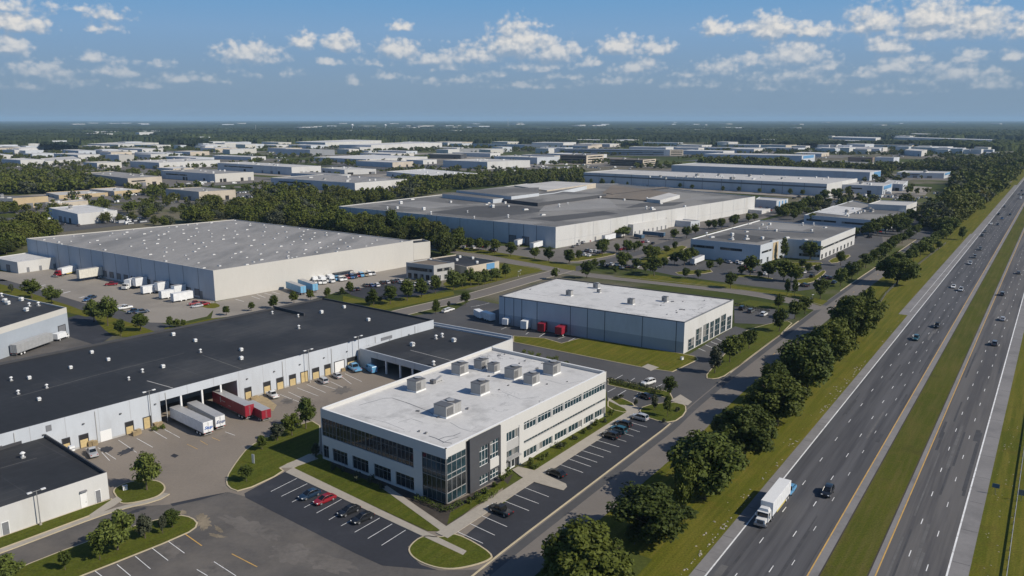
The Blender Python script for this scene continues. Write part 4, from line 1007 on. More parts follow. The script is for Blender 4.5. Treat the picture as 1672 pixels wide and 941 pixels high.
def offs(pts, d):
    out = []
    for i, p in enumerate(pts):
        a = pts[max(i-1, 0)]; b = pts[min(i+1, len(pts)-1)]; e = (b-a).normalized(); out.append(p+Vector((e.y, -e.x))*d)
    return out
def band_(name, pts, d0, d1, z, m, mb=None):
    own = mb is None
    if own: mb = MB()
    a, b = offs(pts, d0), offs(pts, d1)
    for i in range(len(pts)-1): mb.face([(b[i].x, b[i].y, z), (b[i+1].x, b[i+1].y, z), (a[i+1].x, a[i+1].y, z), (a[i].x, a[i].y, z)], m)
    return structure(name, mb) if own else mb
def smooth_line(pts, it=2):
    for _ in range(it):
        q = [pts[0]]
        for a, b in zip(pts[:-1], pts[1:]): q += [a*.75+b*.25, a*.25+b*.75]
        q.append(pts[-1]); pts = q
    return pts
def curb_line(name, pts, d, w=.3, h=.15, m='curb'):
    mb = MB(); a, b = offs(pts, d), offs(pts, d+w)
    for i in range(len(pts)-1):
        mb.hexa([(*b[i], 0), (*b[i+1], 0), (*a[i+1], 0), (*a[i], 0)], [(*b[i], h), (*b[i+1], h), (*a[i+1], h), (*a[i], h)], m)
    return structure(name, mb)
# --- big paved areas (each later one lies a little above the one before)
area2('dock_yard', ccw(wpts([(-260, 1010), (-400, 1000), (-400, 700), (-260, 660), (590, 560), (700, 575), (800, 570), (850, 640), (800, 915), (780, 1010)])), .02, 'asphalt_yard')
area2('lower_car_park', ccw(wpts([(-420, 1250), (-420, 1010), (-120, 965), (0, 902), (150, 848), (215, 828), (281, 824), (330, 813), (374, 804), (400, 811), (605, 915), (720, 932), (802, 930), (640, 1052), (420, 1250)])), .035, 'asphalt_low')
area2('upper_car_park', ccw(wpts([(745, 505), (772, 489), (815, 497), (880, 540), (1120, 582), (1200, 533), (1245, 545), (1190, 612), (1160, 660), (1128, 700), (1092, 697), (1046, 677), (985, 655), (700, 560), (650, 520)])), .022, 'asphalt_road')
# frontage road
FR = smooth_line(wpts([(640, 1052), (805.6, 913.5), (950, 804), (1060, 720), (1092, 696), (1118, 670), (1185, 615), (1240, 572.5), (1303, 526), (1328, 507), (1395, 460), (1442, 428.6), (1490, 396), (1538, 363), (1600, 322), (1640, 296)]), 2)
band_('frontage_road', FR, 0, 8.6, .028, 'asphalt_frontage')
band_('road_edge', FR, .35, 2.3, .034, 'asphalt_road')
curb_line('road_curb', [p for p in FR if Q((p.x, p.y, 0))[1] > 690], -.3)
curb_line('road_curb', [p for p in FR if 524 < Q((p.x, p.y, 0))[1] < 612], -.3)
curb_line('road_curb', [p for p in FR if Q((p.x, p.y, 0))[1] < 486], -.3)
mb = MB(); acc = 0
cl_ = offs(FR, 5.2)
for a, b in zip(cl_[:-1], cl_[1:]):
    L = (b-a).length; k = int(L/9)
    for j in range(k):
        s = a+(b-a)*(j/k); e = (b-a).normalized(); t = s+e*3
        if 600 < Q((s.x, s.y, 0))[1] < 690: continue
        n_ = Vector((e.y, -e.x))*.07; mb.face([(*(s+n_), .046), (*(t+n_), .046), (*(t-n_), .046), (*(s-n_), .046)], 'paint_yellow')
structure('road_markings', mb)
# streets
def street(name, px, w, z, m='asphalt_frontage', curbs=True, it=2):
    pts = smooth_line(wpts(px), it); band_(name, pts, -w/2, w/2, z, m)
    if curbs: curb_line('street_curb', pts, w/2, .3, .13, 'concrete'); curb_line('street_curb', pts, -w/2-.3, .3, .13, 'concrete')
street('street', [(600, 525), (650, 512), (700, 500), (760, 487), (820, 470), (870, 455), (905, 446), (925, 440)], 9, .032)
street('street', [(690, 402), (760, 414), (815, 424), (880, 436), (945, 448.5), (1080, 462), (1220, 478), (1300, 493), (1345, 505)], 9, .036)
street('street', [(925, 443), (1000, 425), (1060, 408), (1128, 385), (1190, 366), (1250, 350), (1290, 340)], 8, .034, 'asphalt_road', False)
street('street', [(100, 385), (60, 440), (20, 463), (-60, 440)], 8, .03, 'asphalt_road', False)
street('service_lane', [(0, 457), (60, 474), (140, 500), (200, 517), (262, 538), (330, 545)], 9, .03, 'asphalt_road', False)
# yards and lots farther out
area2('truck_yard', ccw(wpts([(-160, 430), (30, 446), (120, 433), (350, 491), (352, 503), (338, 517), (290, 528), (245, 527), (186, 500), (143, 497), (64, 473), (0, 455), (-160, 440)])), .04, 'concrete_yard')
area2('side_yard', ccw(wpts([(352, 493), (703, 420), (720, 430), (663, 462), (600, 472), (560, 474), (530, 484), (470, 500), (380, 520), (345, 520)])), .03, 'concrete_yard')
area2('office_car_park', ccw(wpts([(560, 474), (600, 469), (665, 460), (712, 466), (735, 472), (690, 482), (640, 490), (600, 489), (575, 483)])), .036, 'asphalt_lot')
area2('factory_car_park', ccw(wpts([(695, 392), (750, 400), (830, 402), (905, 407), (1100, 364), (1235, 332), (1295, 342), (1245, 358), (1130, 388), (1126, 432), (1060, 442), (1000, 432), (930, 430), (860, 422), (760, 410)])), .018, 'asphalt_distant')
area2('office_car_park', ccw(wpts([(1050, 440), (1090, 425), (1128, 424), (1240, 434), (1342, 425), (1400, 380), (1440, 385), (1442, 396), (1402, 425), (1360, 452), (1330, 472), (1300, 476), (1210, 465), (1100, 450)])), .026, 'asphalt_road')
area2('office_car_park', ccw(wpts([(1300, 375), (1450, 380), (1500, 352), (1540, 350), (1500, 372), (1440, 402), (1400, 392), (1390, 382)])), .022, 'asphalt_distant')
area2('loading_court', ccw(wpts([(-260, 640), (-260, 560), (115, 548), (160, 563), (150, 580), (0, 620)])), .03, 'asphalt_low')
area2('loading_court', ccw(wpts([(108, 520), (150, 508), (185, 548), (160, 565), (112, 550)])), .038, 'asphalt_lot')
# lots around the distant warehouses
k = 0
for B in FB+[PD, PD2, WR1]:
    if B.c.length > 2300: continue
    q = ccw(inset(ccw([p.copy() for p in B.pts]), -RND.uniform(22, 48)))
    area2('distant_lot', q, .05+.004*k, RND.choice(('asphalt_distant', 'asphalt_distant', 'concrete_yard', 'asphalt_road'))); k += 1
# --- front car park, walks and lawns
area2('front_car_park', ccw(wpts([(399, 806), (467, 770), (692, 877), (666, 893), (669, 907), (688, 923), (716, 932), (624, 924), (580, 904), (401, 813)])), .05, 'asphalt_lot')
area2('side_car_park', ccw(wpts([(744, 888), (868, 785), (1046, 675), (1070, 687), (1091, 696.5), (807, 912)])), .05, 'asphalt_lot')
island('lawn', [(368, 782), (371, 797), (393, 805), (466, 771), (456, 764), (512, 742), (523, 735), (523, 684), (470, 700), (440, 713), (405, 730), (385, 755)], it=1)
island('lawn', [(666, 893), (668, 907), (688, 921), (720, 930.5), (752, 930), (797, 918), (809, 906), (745, 869), (720, 879), (690, 874)], it=2)
island('lawn', [(20, 932), (121.6, 892), (224, 857), (291, 841), (315, 845.5), (326, 858), (304, 874), (141, 939), (90, 958), (-10, 975), (-40, 965)], it=1)
island('lawn', [(181, 799), (217, 785), (256, 784), (271, 793), (269, 804), (252, 815), (198, 826), (191, 815)], it=2)
island('lawn', [(-60, 905), (0, 878), (140, 829), (183, 815), (188, 821), (150, 842), (0, 898), (-60, 925)], it=0)
area2('path', ccw(wpts([(181, 818), (192, 812), (200, 818), (186, 828), (165, 839), (150, 846), (146, 842)])), .165, 'concrete')
island('lawn', [(479, 766), (522, 742), (600, 775), (624, 797), (722, 868), (699, 868), (690, 864)], it=0, curb=False, base=.12)
island('planting_bed', [(524, 738), (528, 748), (560, 770), (612, 790), (632, 797), (729, 864), (803, 806), (830, 790), (838, 775), (733, 824)], 'mulch', it=0, curb=False, base=.13)
island('lawn', [(852, 766), (876, 770), (1024, 679), (1022, 667), (992, 660), (990, 640), (860, 758)], it=0, curb=False, base=.12)
island('lawn', [(730, 858), (806, 808), (829, 792), (822, 785), (780, 812), (735, 838)], it=0, curb=False, base=.14)
def walk(name, a0, a1, b0, b1, z=.15, m='concrete'):
    """a raised concrete walk between two edge lines"""
    mb = MB(); A0, A1, B0, B1 = wpts([a0, a1, b0, b1])
    q = ccw([A0, A1, B1, B0]); mb.prism([tuple(p) for p in q], .02, z, m); return structure(name, mb)
walk('sidewalk', (478.5, 764.5), (762, 901), (466, 772), (756, 907.5))
walk('sidewalk', (712, 871), (1036, 665.5), (731, 880), (1045, 674), .156)
walk('path', (622, 797), (720, 868), (632, 794), (731, 862), .152)
walk('path', (455, 765), (505, 742), (478, 765), (520, 750), .153)
area2('entrance_plaza', ccw(wpts([(836, 768), (846, 763), (860, 766), (880, 771), (924, 791), (926, 796), (920, 802), (905, 798), (868, 787), (850, 779)])), .162, 'concrete')
area2('path', ccw(wpts([(1028, 679), (1045, 668), (1038, 663), (1012, 662), (993, 650), (993, 655), (1020, 668)])), .148, 'concrete')
island('lawn', [(992, 653), (1010, 648), (1042, 663), (1026, 676), (992, 668)], it=1)
island('lawn', [(1042, 674), (1050, 663), (1094, 657), (1120, 660), (1121, 676), (1098, 692), (1064, 686)], it=1)
area2('path', ccw(wpts([(1095, 655), (1111, 645), (1130, 657), (1123, 663), (1108, 660)])), .155, 'concrete')
island('lawn', [(992, 617), (1078, 637), (1094, 641), (1100, 653), (1072, 647), (992, 629)], it=0)
island('lawn', [(838, 549), (890, 553), (917, 561), (950, 552), (1113, 578), (1137, 583), (1140, 588), (1098, 608), (1050, 601), (838, 559)], 'grass_verge', it=0)
island('lawn', [(1149, 618), (1166, 597), (1200, 560), (1211, 543), (1240, 533), (1283, 523), (1297, 530), (1188, 613), (1168, 620)], it=1)
walk('drain_apron', (1048, 600), (1058, 595), (1062, 606), (1076, 601), .17)
island('lawn', [(1199, 498), (1224, 490), (1300, 502), (1328, 509), (1262, 504), (1199, 500)], it=0, curb=False, base=.1)
area2('rear_car_park', ccw(wpts([(1199, 500), (1262, 505), (1300, 512), (1296, 521), (1250, 530), (1199, 528)])), .045, 'asphalt_road')
island('lawn', [(560, 483), (600, 493), (700, 481), (740, 476), (742, 482), (690, 494), (600, 512), (560, 500)], 'grass_verge', it=0, curb=False, base=.05)
island('lawn', [(735, 476), (770, 470), (850, 450), (888, 443), (880, 437), (800, 428), (720, 460)], 'grass_verge', it=1, curb=False, base=.05)
island('lawn', [(700, 405), (745, 410), (815, 420), (905, 437), (940, 443), (940, 435), (860, 420), (760, 404)], 'grass_verge', it=0, curb=False, base=.06)
island('lawn', [(1000, 452), (1100, 463), (1230, 476), (1300, 488), (1340, 500), (1352, 492), (1300, 480), (1180, 464), (1060, 448)], 'grass_verge', it=0, curb=False, base=.06)
for px in ([(925, 430), (1000, 418), (1010, 412), (935, 420)], [(1035, 425), (1110, 400), (1126, 405), (1050, 440)], [(1180, 450), (1260, 458), (1262, 454), (1190, 446)], [(1100, 444), (1160, 440), (1165, 446), (1110, 450)], [(1265, 430), (1340, 428), (1345, 433), (1280, 438)], [(1290, 460), (1330, 452), (1345, 440), (1350, 446), (1320, 466)], [(1350, 425), (1385, 415), (1390, 420), (1360, 432)]):
    island('lawn', px, 'grass_verge', it=1)
for px in ([(-60, 452), (0, 463), (60, 482), (140, 508), (150, 520), (108, 510), (0, 476), (-60, 465)], [(150, 512), (190, 520), (250, 540), (262, 548), (190, 552), (165, 535)], [(258, 538), (300, 530), (345, 520), (380, 517), (382, 525), (300, 545)], [(322, 500), (350, 494), (362, 500), (346, 505)]):
    island('lawn', px, 'grass_verge', it=1, curb=False, base=.055)
area2('pavement_patch', ccw(wpts([(278, 745), (284, 741), (292, 744), (286, 748)])), .03, 'asphalt_lot')
# --- parking lines
PK = MB()
def line(a, b, m='paint_white', w=.13, z=.058):
    wl = Wall(P(*a), P(*b)); PK.face([wl.at(0, w/2, z), wl.at(wl.L, w/2, z), wl.at(wl.L, -w/2, z), wl.at(0, -w/2, z)], m)
def lines(ox, oy, k, lst, m='paint_white', z=.058, w=.13):
    for a, b, c, d in lst: line((ox+a/k, oy+b/k), (ox+c/k, oy+d/k), m, w, z)
lines(400, 640, 3.126, [(265, 443, 132, 510), (318, 470, 185, 535), (375, 496, 240, 564), (433, 523, 302, 592), (493, 550, 365, 620), (560, 580, 428, 655), (625, 612, 490, 686), (688, 645, 560, 718), (752, 675, 627, 750), (820, 707, 697, 785), (1085, 715, 1215, 775), (1145, 672, 1275, 733)])
lines(780, 640, 3.126, [(20, 633, 150, 690), (133, 557, 262, 608), (183, 523, 312, 572), (235, 488, 363, 537), (415, 370, 537, 413), (462, 342, 578, 383), (495, 322, 610, 361), (525, 298, 643, 335), (567, 272, 680, 310), (605, 247, 722, 282), (650, 222, 758, 255), (690, 195, 795, 228), (725, 172, 828, 206), (757, 150, 865, 181)])
lines(0, 640, 3.126, [(480, 912, 540, 958), (597, 882, 667, 941), (690, 840, 768, 905), (778, 800, 858, 862), (860, 765, 942, 825), (1092, 868, 1205, 941), (1005, 908, 1060, 941)])
lines(0, 640, 3.126, [(945, 727, 1030, 787), (1183, 828, 1313, 895)], 'paint_yellow', w=.2)
lines(0, 640, 3.126, [(605, 247, 697, 310), (698, 238, 780, 284), (780, 198, 852, 240), (840, 192, 918, 235), (500, 285, 592, 345), (520, 310, 560, 352)], z=.034)
lines(200, 600, 6.967, [(735, 875, 855, 932), (885, 835, 970, 885), (1020, 800, 1110, 838)], 'paint_yellow', .034)
lines(200, 600, 6.967, [(1170, 735, 1280, 775)], z=.034)
lines(380, 440, 3.136, [(240, 640, 340, 680), (285, 628, 375, 670), (330, 607, 440, 650), (380, 590, 475, 632), (420, 580, 530, 615), (500, 575, 565, 605), (550, 545, 608, 588), (575, 535, 660, 575)], z=.034)
lines(860, 560, 5.97, [(858, 357, 935, 315), (985, 392, 1053, 345), (1232, 448, 1320, 405), (790, 478, 868, 438), (888, 512, 970, 462), (1042, 545, 1107, 493)], z=.034, w=.16)
lines(740, 480, 6.967, [(545, 405, 610, 378), (825, 462, 855, 440), (980, 490, 1040, 450), (1190, 515, 1290, 480), (1300, 545, 1390, 500), (200, 150, 300, 130), (260, 140, 360, 118), (320, 128, 410, 105)], z=.034, w=.18)
lines(220, 380, 6.967, [(1150, 760, 1240, 785), (1330, 725, 1420, 755), (1390, 705, 1485, 740), (1475, 690, 1570, 715), (1560, 675, 1650, 700)], z=.046, w=.25)
lines(1060, 480, 6.967, [(560, 620, 640, 655), (640, 580, 720, 615), (700, 545, 790, 580), (760, 505, 840, 545), (990, 180, 1030, 155), (1080, 210, 1130, 180), (1190, 225, 1250, 195), (1290, 235, 1350, 210)], z=.034, w=.2)
lines(0, 380, 6.967, [(440, 610, 520, 595), (640, 660, 720, 650), (720, 690, 800, 670), (900, 745, 960, 730), (1310, 835, 1420, 815)], z=.046, w=.7)
structure('parking_lines', PK)
PZ = 0.0; prr = random.Random(6)
def patch(px, m, z=.043):
    global PZ; PZ += .0004
    pts = chaikin(wpts(px), 3); c = sum(pts, Vector((0, 0)))/len(pts)
    pts = [c+(p-c)*(1+.30*math.sin(i*1.7+PZ*9e4)*prr.random()+prr.uniform(-.16, .16)) for i, p in enumerate(pts)]
    area2('pavement_patch', ccw(pts), z+PZ, m)
surf('dirt_tan', (.20, .165, .115), .95, .35, .3, 1.5); surf('asphalt_patch', (.135, .122, .11), .9, .2, .2, 1.5, (.05, .047, .045), .7, dirt_scale=.25)
for px in ([(318, 842), (330, 838), (342, 846), (345, 858), (332, 868), (326, 862), (322, 850)], [(291, 836), (300, 832), (306, 838), (296, 842)], [(340, 870), (358, 873), (372, 878), (356, 879), (344, 876)], [(350, 856), (366, 868), (362, 872), (350, 864)]): patch(px, 'dirt_tan')
for px in ([(248, 897), (275, 878), (302, 902), (275, 916)], [(322, 932), (352, 916), (386, 945), (340, 955)], [(430, 905), (470, 880), (520, 905), (470, 925)], [(350, 840), (420, 850), (470, 880), (440, 886), (380, 862)], [(520, 900), (590, 925), (560, 940), (480, 920)]): patch(px, 'asphalt_patch', .041)
for px in ([(160, 735), (176, 728), (188, 733), (172, 741)], [(62, 832), (80, 826), (96, 828), (70, 836)], [(205, 838), (236, 828), (240, 831), (212, 841)], [(190, 740), (215, 730), (222, 734), (198, 745)]): patch(px, 'asphalt_lot', .042)
for px in ([(440, 690), (452, 684), (466, 690), (452, 697)], [(455, 655), (470, 650), (482, 655), (468, 662)], [(540, 640), (560, 630), (580, 636), (556, 646)]): patch(px, 'asphalt_patch', .036)
SWK = smooth_line(wpts([(-40, 912), (0, 899), (75, 871), (150, 843), (198, 827.5), (252, 815.5), (268, 806)]), 1); band_('sidewalk', SWK, .0, 1.25, .16, 'concrete'); curb_line('road_curb', SWK, 1.25, .2, .158)
# long curb lines at the edges of the side car park
mb = MB()
area2('tyre_marks', ccw(wpts([(278, 823), (330, 812), (374, 803.5), (330, 816), (282, 827)])), .04, 'asphalt_lot')
# pale stones scattered along the highway verge: nobody could count them
def stones():
    mb = MB(); r = random.Random(5)
    for k in range(190):
        s = r.uniform(-10, 150) if r.random() < .75 else r.uniform(150, 420); o = -2.9-abs(r.gauss(0, .55)) if r.random() < .8 else r.uniform(-6, -3)
        if math.sin(s*.21)+math.sin(s*.057+1) < -.3 and r.random() < .8: continue
        a = r.uniform(0, 3); z = r.uniform(.12, .38); p = HW(o, s)
        mb.box((p.x, p.y, .01), (z*1.6, z*.8, z*.35), 'concrete', (cos(a), sin(a)), taper=.6)
    for k in range(60):
        s = r.uniform(-10, 110); o = 37.5+abs(r.gauss(0, 2.2)); a = r.uniform(0, 3); z = r.uniform(.08, .25); p = HW(o, s)
        mb.box((p.x, p.y, .01), (z*1.6, z*.8, z*.35), 'concrete', (cos(a), sin(a)), taper=.6)
    o = mb.build('gravel'); tag(o, 'pale stones scattered along the grass edge of the highway', kind='stuff')
stones()
# ================================================================== VEHICLES (built facing +X, origin on the ground)
def loft(mb, st, m, cap=True):
    """st: list of rings (each a list of (x, y, z)), all of one length"""
    n = len(st[0]); base = len(mb.v); k = mb.mi(m)
    for r in st: mb.v += [tuple(p) for p in r]
    for i in range(len(st)-1):
        for j in range(n):
            a = base+i*n+j; b = base+i*n+(j+1) % n
            mb.f.append((a, b, b+n, a+n)); mb.m.append(k)
    if cap:
        mb.f.append(tuple(range(base+n-1, base-1, -1))); mb.m.append(k)
        e = base+(len(st)-1)*n; mb.f.append(tuple(range(e, e+n))); mb.m.append(k)
def ring(x, w, zb, zt, sh=.08, bul=.04):
    return [(x, -w+.06, zb), (x, -w-bul*0, zb+(zt-zb)*.35), (x, -w, zb+(zt-zb)*.65), (x, -w+sh, zt), (x, w-sh, zt), (x, w, zb+(zt-zb)*.65), (x, w, zb+(zt-zb)*.35), (x, w-.06, zb)][::-1]
def wheels(root, xs, y, r=.33, w=.22, rim='chrome', dual=False):
    for x in xs:
        for s in (-1, 1):
            t = MB(); t.tube((x, s*y, r), (x, s*(y-w*(2 if dual else 1)), r), r, r, 'rubber', 16); o = t.build('wheel', root)
            g = MB(); g.tube((x, s*(y+.012), r), (x, s*(y-.05), r), r*.62, r*.66, rim, 12); g.build('rim', o)
def car(name, kind, paint):
    r = thing(name, '', kind, (0, 0, 0)); b = MB()
    if name == 'car':
        L = [(-2.34, .74, .42, .70), (-2.28, .82, .30, .88), (-1.9, .88, .26, .96), (-1.0, .91, .24, .97), (.2, .91, .24, .95), (1.0, .91, .24, .93), (1.6, .89, .25, .86), (2.1, .83, .28, .74), (2.33, .70, .36, .60)]
        G = [(-1.95, .74, .95), (-1.35, .62, 1.36), (-.5, .60, 1.45), (.25, .61, 1.42), (1.15, .76, .92)]; wx = (-1.42, 1.42); tz = .93
    elif name == 'suv':
        L = [(-2.32, .80, .48, .80), (-2.28, .88, .36, 1.02), (-1.8, .92, .32, 1.06), (0, .93, .30, 1.04), (1.0, .93, .30, 1.02), (1.7, .91, .31, .98), (2.15, .86, .34, .88), (2.34, .76, .42, .72)]
        G = [(-2.22, .80, 1.03), (-1.95, .68, 1.62), (-.9, .68, 1.70), (.2, .68, 1.66), (1.15, .79, 1.02)]; wx = (-1.45, 1.45); tz = 1.02
    else:   # pickup
        L = [(-2.7, .86, .5, .98), (-2.6, .92, .42, 1.02), (-1.0, .94, .38, 1.03), (.2, .94, .36, 1.04), (1.2, .94, .36, 1.05), (2.2, .92, .38, 1.02), (2.62, .86, .42, .92), (2.75, .78, .5, .74)]
        G = [(-.95, .78, 1.03), (-.75, .70, 1.72), (.0, .69, 1.80), (.6, .70, 1.74), (1.35, .80, 1.04)]; wx = (-1.75, 1.75); tz = 1.02
    loft(b, [ring(*q) for q in L], paint)
    body = b.build('body', r, smooth=False)
    g = MB()
    loft(g, [[(x, -w, tz-.02), (x, -w*.98, z), (x, w*.98, z), (x, w, tz-.02)][::-1] if 0 < i < len(G)-1 else [(x, -w, tz-.02), (x, -w*.96, z+.005), (x, w*.96, z+.005), (x, w, tz-.02)][::-1] for i, (x, w, z) in enumerate(G)], 'glass_car')
    # widen the glasshouse foot
    g.build('window_glass', r)
    t = MB()
    for (x0, w0, z0), (x1, w1, z1) in zip(G[1:-1][:-1], G[1:-1][1:]):
        a, c = w0*.98+.02, w1*.98+.02
        t.hexa([(x0, -a, z0-.04), (x1, -c, z1-.04), (x1, c, z1-.04), (x0, a, z0-.04)], [(x0, -a+.05, z0+.03), (x1, -c+.05, z1+.03), (x1, c-.05, z1+.03), (x0, a-.05, z0+.03)], paint)
    (xa, wa, za), (xb, wb, zb) = G[0], G[1]; (xc, wc, zc), (xd, wd, zd) = G[-2], G[-1]
    for s in (-1, 1):
        t.tube((xa, s*wa, tz), (xb, s*(wb*.98), zb), .05, .045, paint, 5); t.tube((xd, s*wd, tz), (xc, s*(wc*.98), zc), .045, .045, paint, 5)
        xm = (xb+xc)/2; t.tube((xm, s*.80, tz), (xm, s*.62, zb+.02), .04, .04, paint, 5)
    t.build('roof_panel', r)
    if name == 'pickup':
        q = MB(); q.box((-1.8, 0, .99), (1.5, 1.5, .055), 'dock_dark'); q.build('load_bed', r)
    wheels(r, wx, L[3][1]-.02, .34 if name == 'car' else .38)
    x1, z1 = L[-2][0]+.03, L[-2][3]-.12; x0, z0 = L[0][0]-.01, L[0][3]-.02
    for s in (-1, 1):
        q = MB(); q.box((x1+.08, s*.62, z1-.06), (.25, .3, .13), 'lens_clear'); q.build('headlight', r)
        q = MB(); q.box((x0+.02, s*.64, z0-.08), (.10, .26, .15), 'lens_red'); q.build('tail_light', r)
        q = MB(); q.box((L[5][0]-.15 if name != 'pickup' else .95, s*(L[3][1]+.09), tz+.02), (.16, .16, .12), paint); q.build('mirror', r)
    return r
def semi_trailer(name, panel, L=15.0, W=2.55, H=4.0, cat='trailer'):
    r = thing(name, '', cat, (0, 0, 0)); b = MB(); b.box((0, 0, 1.05), (L, W, H-1.05), panel)
    for k in range(1, 10):
        for s in (-1, 1): b.box((-L/2+L*k/10, s*(W/2+.012), 1.15), (.04, .025, H-1.3), panel)
    b.box((0, 0, 1.0), (L, W+.03, .12), 'metal_dark'); b.build('box', r)
    t = MB(); t.box((0, 0, H+.003), (L-.06, W-.06, .03), 'metal_grey'); t.build('roof', r)
    d = MB()
    for s in (-1, 1): d.box((-L/2-.02, s*W*.245, 1.12), (.04, W*.47, H-1.25), 'panel_white' if panel in ('panel_white', 'panel_grey') else panel); d.box((-L/2-.05, s*.12, 1.2), (.04, .04, H-1.4), 'metal_grey')
    d.build('rear_door', r)
    for s in (-1, 1):
        q = MB(); q.box((-L/2-.03, s*1.0, .92), (.05, .35, .12), 'lens_red'); q.build('tail_light', r)
    u = MB(); u.box((-L/2+.15, 0, .45), (.12, W*.8, .12), 'metal_grey'); u.box((-L/2+.15, .7, .5), (.1, .1, .6), 'metal_grey'); u.box((-L/2+.15, -.7, .5), (.1, .1, .6), 'metal_grey'); u.box((-L/2+3.7, .95, .25), (.05, .6, .75), 'rubber'); u.box((-L/2+3.7, -.95, .25), (.05, .6, .75), 'rubber'); u.box((L/2-3.2, .6, 0), (.12, .12, 1.0), 'metal_dark'); u.box((L/2-3.2, -.6, 0), (.12, .12, 1.0), 'metal_dark'); u.box((0, 0, .85), (L-.5, .9, .18), 'metal_dark'); u.build('underframe', r)
    wheels(r, (-L/2+1.6, -L/2+2.9), W/2-.03, .5, .28, 'metal_white', True)
    return r
def cab(root, x, paint, sleeper=True):
    b = MB(); b.box((x, 0, .9), (2.2, 2.4, 1.9), paint, taper=.94); b.box((x+1.75, 0, .75), (1.5, 2.0, 1.05), paint, taper=.92)
    b.box((x-.2, 0, 2.8), (1.5, 2.1, .55), paint, taper=.8); b.box((x+2.5, 0, .45), (.25, 2.4, .5), 'chrome'); b.build('cab', root)
    g = MB(); g.box((x+1.05, 0, 1.85), (.1, 2.1, .85), 'glass_car'); g.box((x+.35, 0, 1.85), (.8, 2.38, .75), 'glass_car'); g.build('windscreen', root)
    q = MB(); q.box((x+2.52, 0, .95), (.06, 1.3, .7), 'metal_dark'); q.build('grille', root)
    for s in (-1, 1):
        q = MB(); q.box((x+2.45, s*.95, .95), (.12, .3, .22), 'lens_clear'); q.build('headlight', root)
        q = MB(); q.box((x+.9, s*1.4, 1.7), (.12, .25, .6), paint); q.build('mirror', root)
    f = MB(); f.box((x-1.4, 0, .7), (3.5, .9, .25), 'metal_dark'); f.build('chassis', root)
    wheels(root, (x+1.7,), 1.18, .5, .3, 'chrome'); wheels(root, (x-1.5, x-2.7), 1.2, .5, .28, 'chrome', True)
def truck(name, paint, panel, L=13.0):
    r = thing(name, '', 'truck', (0, 0, 0)); H = 4.0; W = 2.55
    b = MB(); b.box((-2, 0, 1.1), (L, W, H-1.1), panel)
    for k in range(1, 9):
        for s in (-1, 1): b.box((-2-L/2+L*k/9, s*(W/2+.012), 1.2), (.04, .025, H-1.35), panel)
    b.build('box', r)
    t = MB(); t.box((-2, 0, H+.003), (L-.06, W-.06, .03), 'metal_white'); t.build('roof', r)
    q = MB(); q.box((-2-L/2-.02, 0, 1.15), (.05, W*.96, H-1.3), panel); q.build('rear_door', r)
    q = MB(); q.box((-2, 1.2, .55), (L*.5, .05, .5), 'plate_yellow'); q.box((-2, -1.2, .55), (L*.5, .05, .5), 'plate_yellow'); q.build('side_skirt', r)
    cab(r, L/2-2+1.6, paint)
    wheels(r, (-2-L/2+1.5, -2-L/2+2.7), W/2-.03, .5, .28, 'metal_white', True)
    return r
def van(name, paint):
    r = thing(name, '', 'van', (0, 0, 0)); b = MB()
    L = [(-2.6, .92, .45, 2.1), (-2.5, .95, .40, 2.25), (0, .96, .38, 2.3), (1.2, .95, .38, 2.25), (1.75, .94, .38, 1.45), (2.4, .90, .40, 1.15), (2.65, .8, .45, .9)]
    loft(b, [ring(*q, sh=.16) for q in L], paint); b.build('body', r)
    g = MB(); g.hexa([(1.30, -.80, 2.05), (1.72, -.84, 1.42), (1.72, .84, 1.42), (1.30, .80, 2.05)][::1], [(1.36, -.80, 2.09), (1.80, -.84, 1.46), (1.80, .84, 1.46), (1.36, .80, 2.09)], 'glass_car')
    for s in (-1, 1): g.box((.75, s*.955, 1.4), (.9, .03, .6), 'glass_car')
    g.build('window_glass', r)
    wheels(r, (-1.6, 1.7), .94, .36)
    for s in (-1, 1):
        q = MB(); q.box((2.58, s*.68, .8), (.14, .26, .16), 'lens_clear'); q.build('headlight', r)
        q = MB(); q.box((-2.6, s*.84, .9), (.06, .12, .4), 'lens_red'); q.build('tail_light', r)
    return r
def boxtruck(name, paint, panel):
    r = thing(name, '', 'truck', (0, 0, 0)); b = MB(); b.box((-1.0, 0, .95), (5.2, 2.4, 2.35), panel); b.box((-1.0, 0, .8), (5.2, 1.0, .16), 'metal_dark'); b.build('box', r)
    c = MB(); c.box((2.35, 0, .55), (1.4, 2.1, 1.6), paint, taper=.9); c.box((3.2, 0, .5), (.8, 1.95, .85), paint, taper=.9); c.build('cab', r)
    g = MB(); g.box((2.98, 0, 1.4), (.1, 1.75, .62), 'glass_car'); g.box((2.5, 0, 1.4), (.6, 2.04, .55), 'glass_car'); g.build('windscreen', r)
    wheels(r, (-2.2, 2.7), 1.08, .42, .26, 'metal_white')
    for s in (-1, 1):
        q = MB(); q.box((3.6, s*.75, .85), (.08, .25, .18), 'lens_clear'); q.build('headlight', r)
    return r
def container(name, panel, L=6.0, H=2.6, cat='trailer'):
    r = thing(name, '', cat, (0, 0, 0)); b = MB(); b.box((0, 0, .55), (L, 2.44, H), panel)
    for k in range(1, 7):
        for s in (-1, 1): b.box((-L/2+L*k/7, s*1.23, .6), (.05, .03, H-.1), panel)
    b.build('box', r)
    d = MB()
    for s in (-1, 1): d.box((-L/2-.02, s*.59, .62), (.05, 1.12, H-.15), panel)
    d.build('rear_door', r)
    u = MB(); u.box((0, 0, .4), (L-.2, 1.2, .15), 'metal_dark'); u.box((L/2+.7, 0, .42), (1.4, .12, .1), 'metal_dark'); u.box((L/2+.3, 0, 0), (.1, .1, .45), 'metal_dark'); u.build('underframe', r)
    wheels(r, (-L*.12, L*.12), 1.2, .38, .24, 'metal_white')
    return r
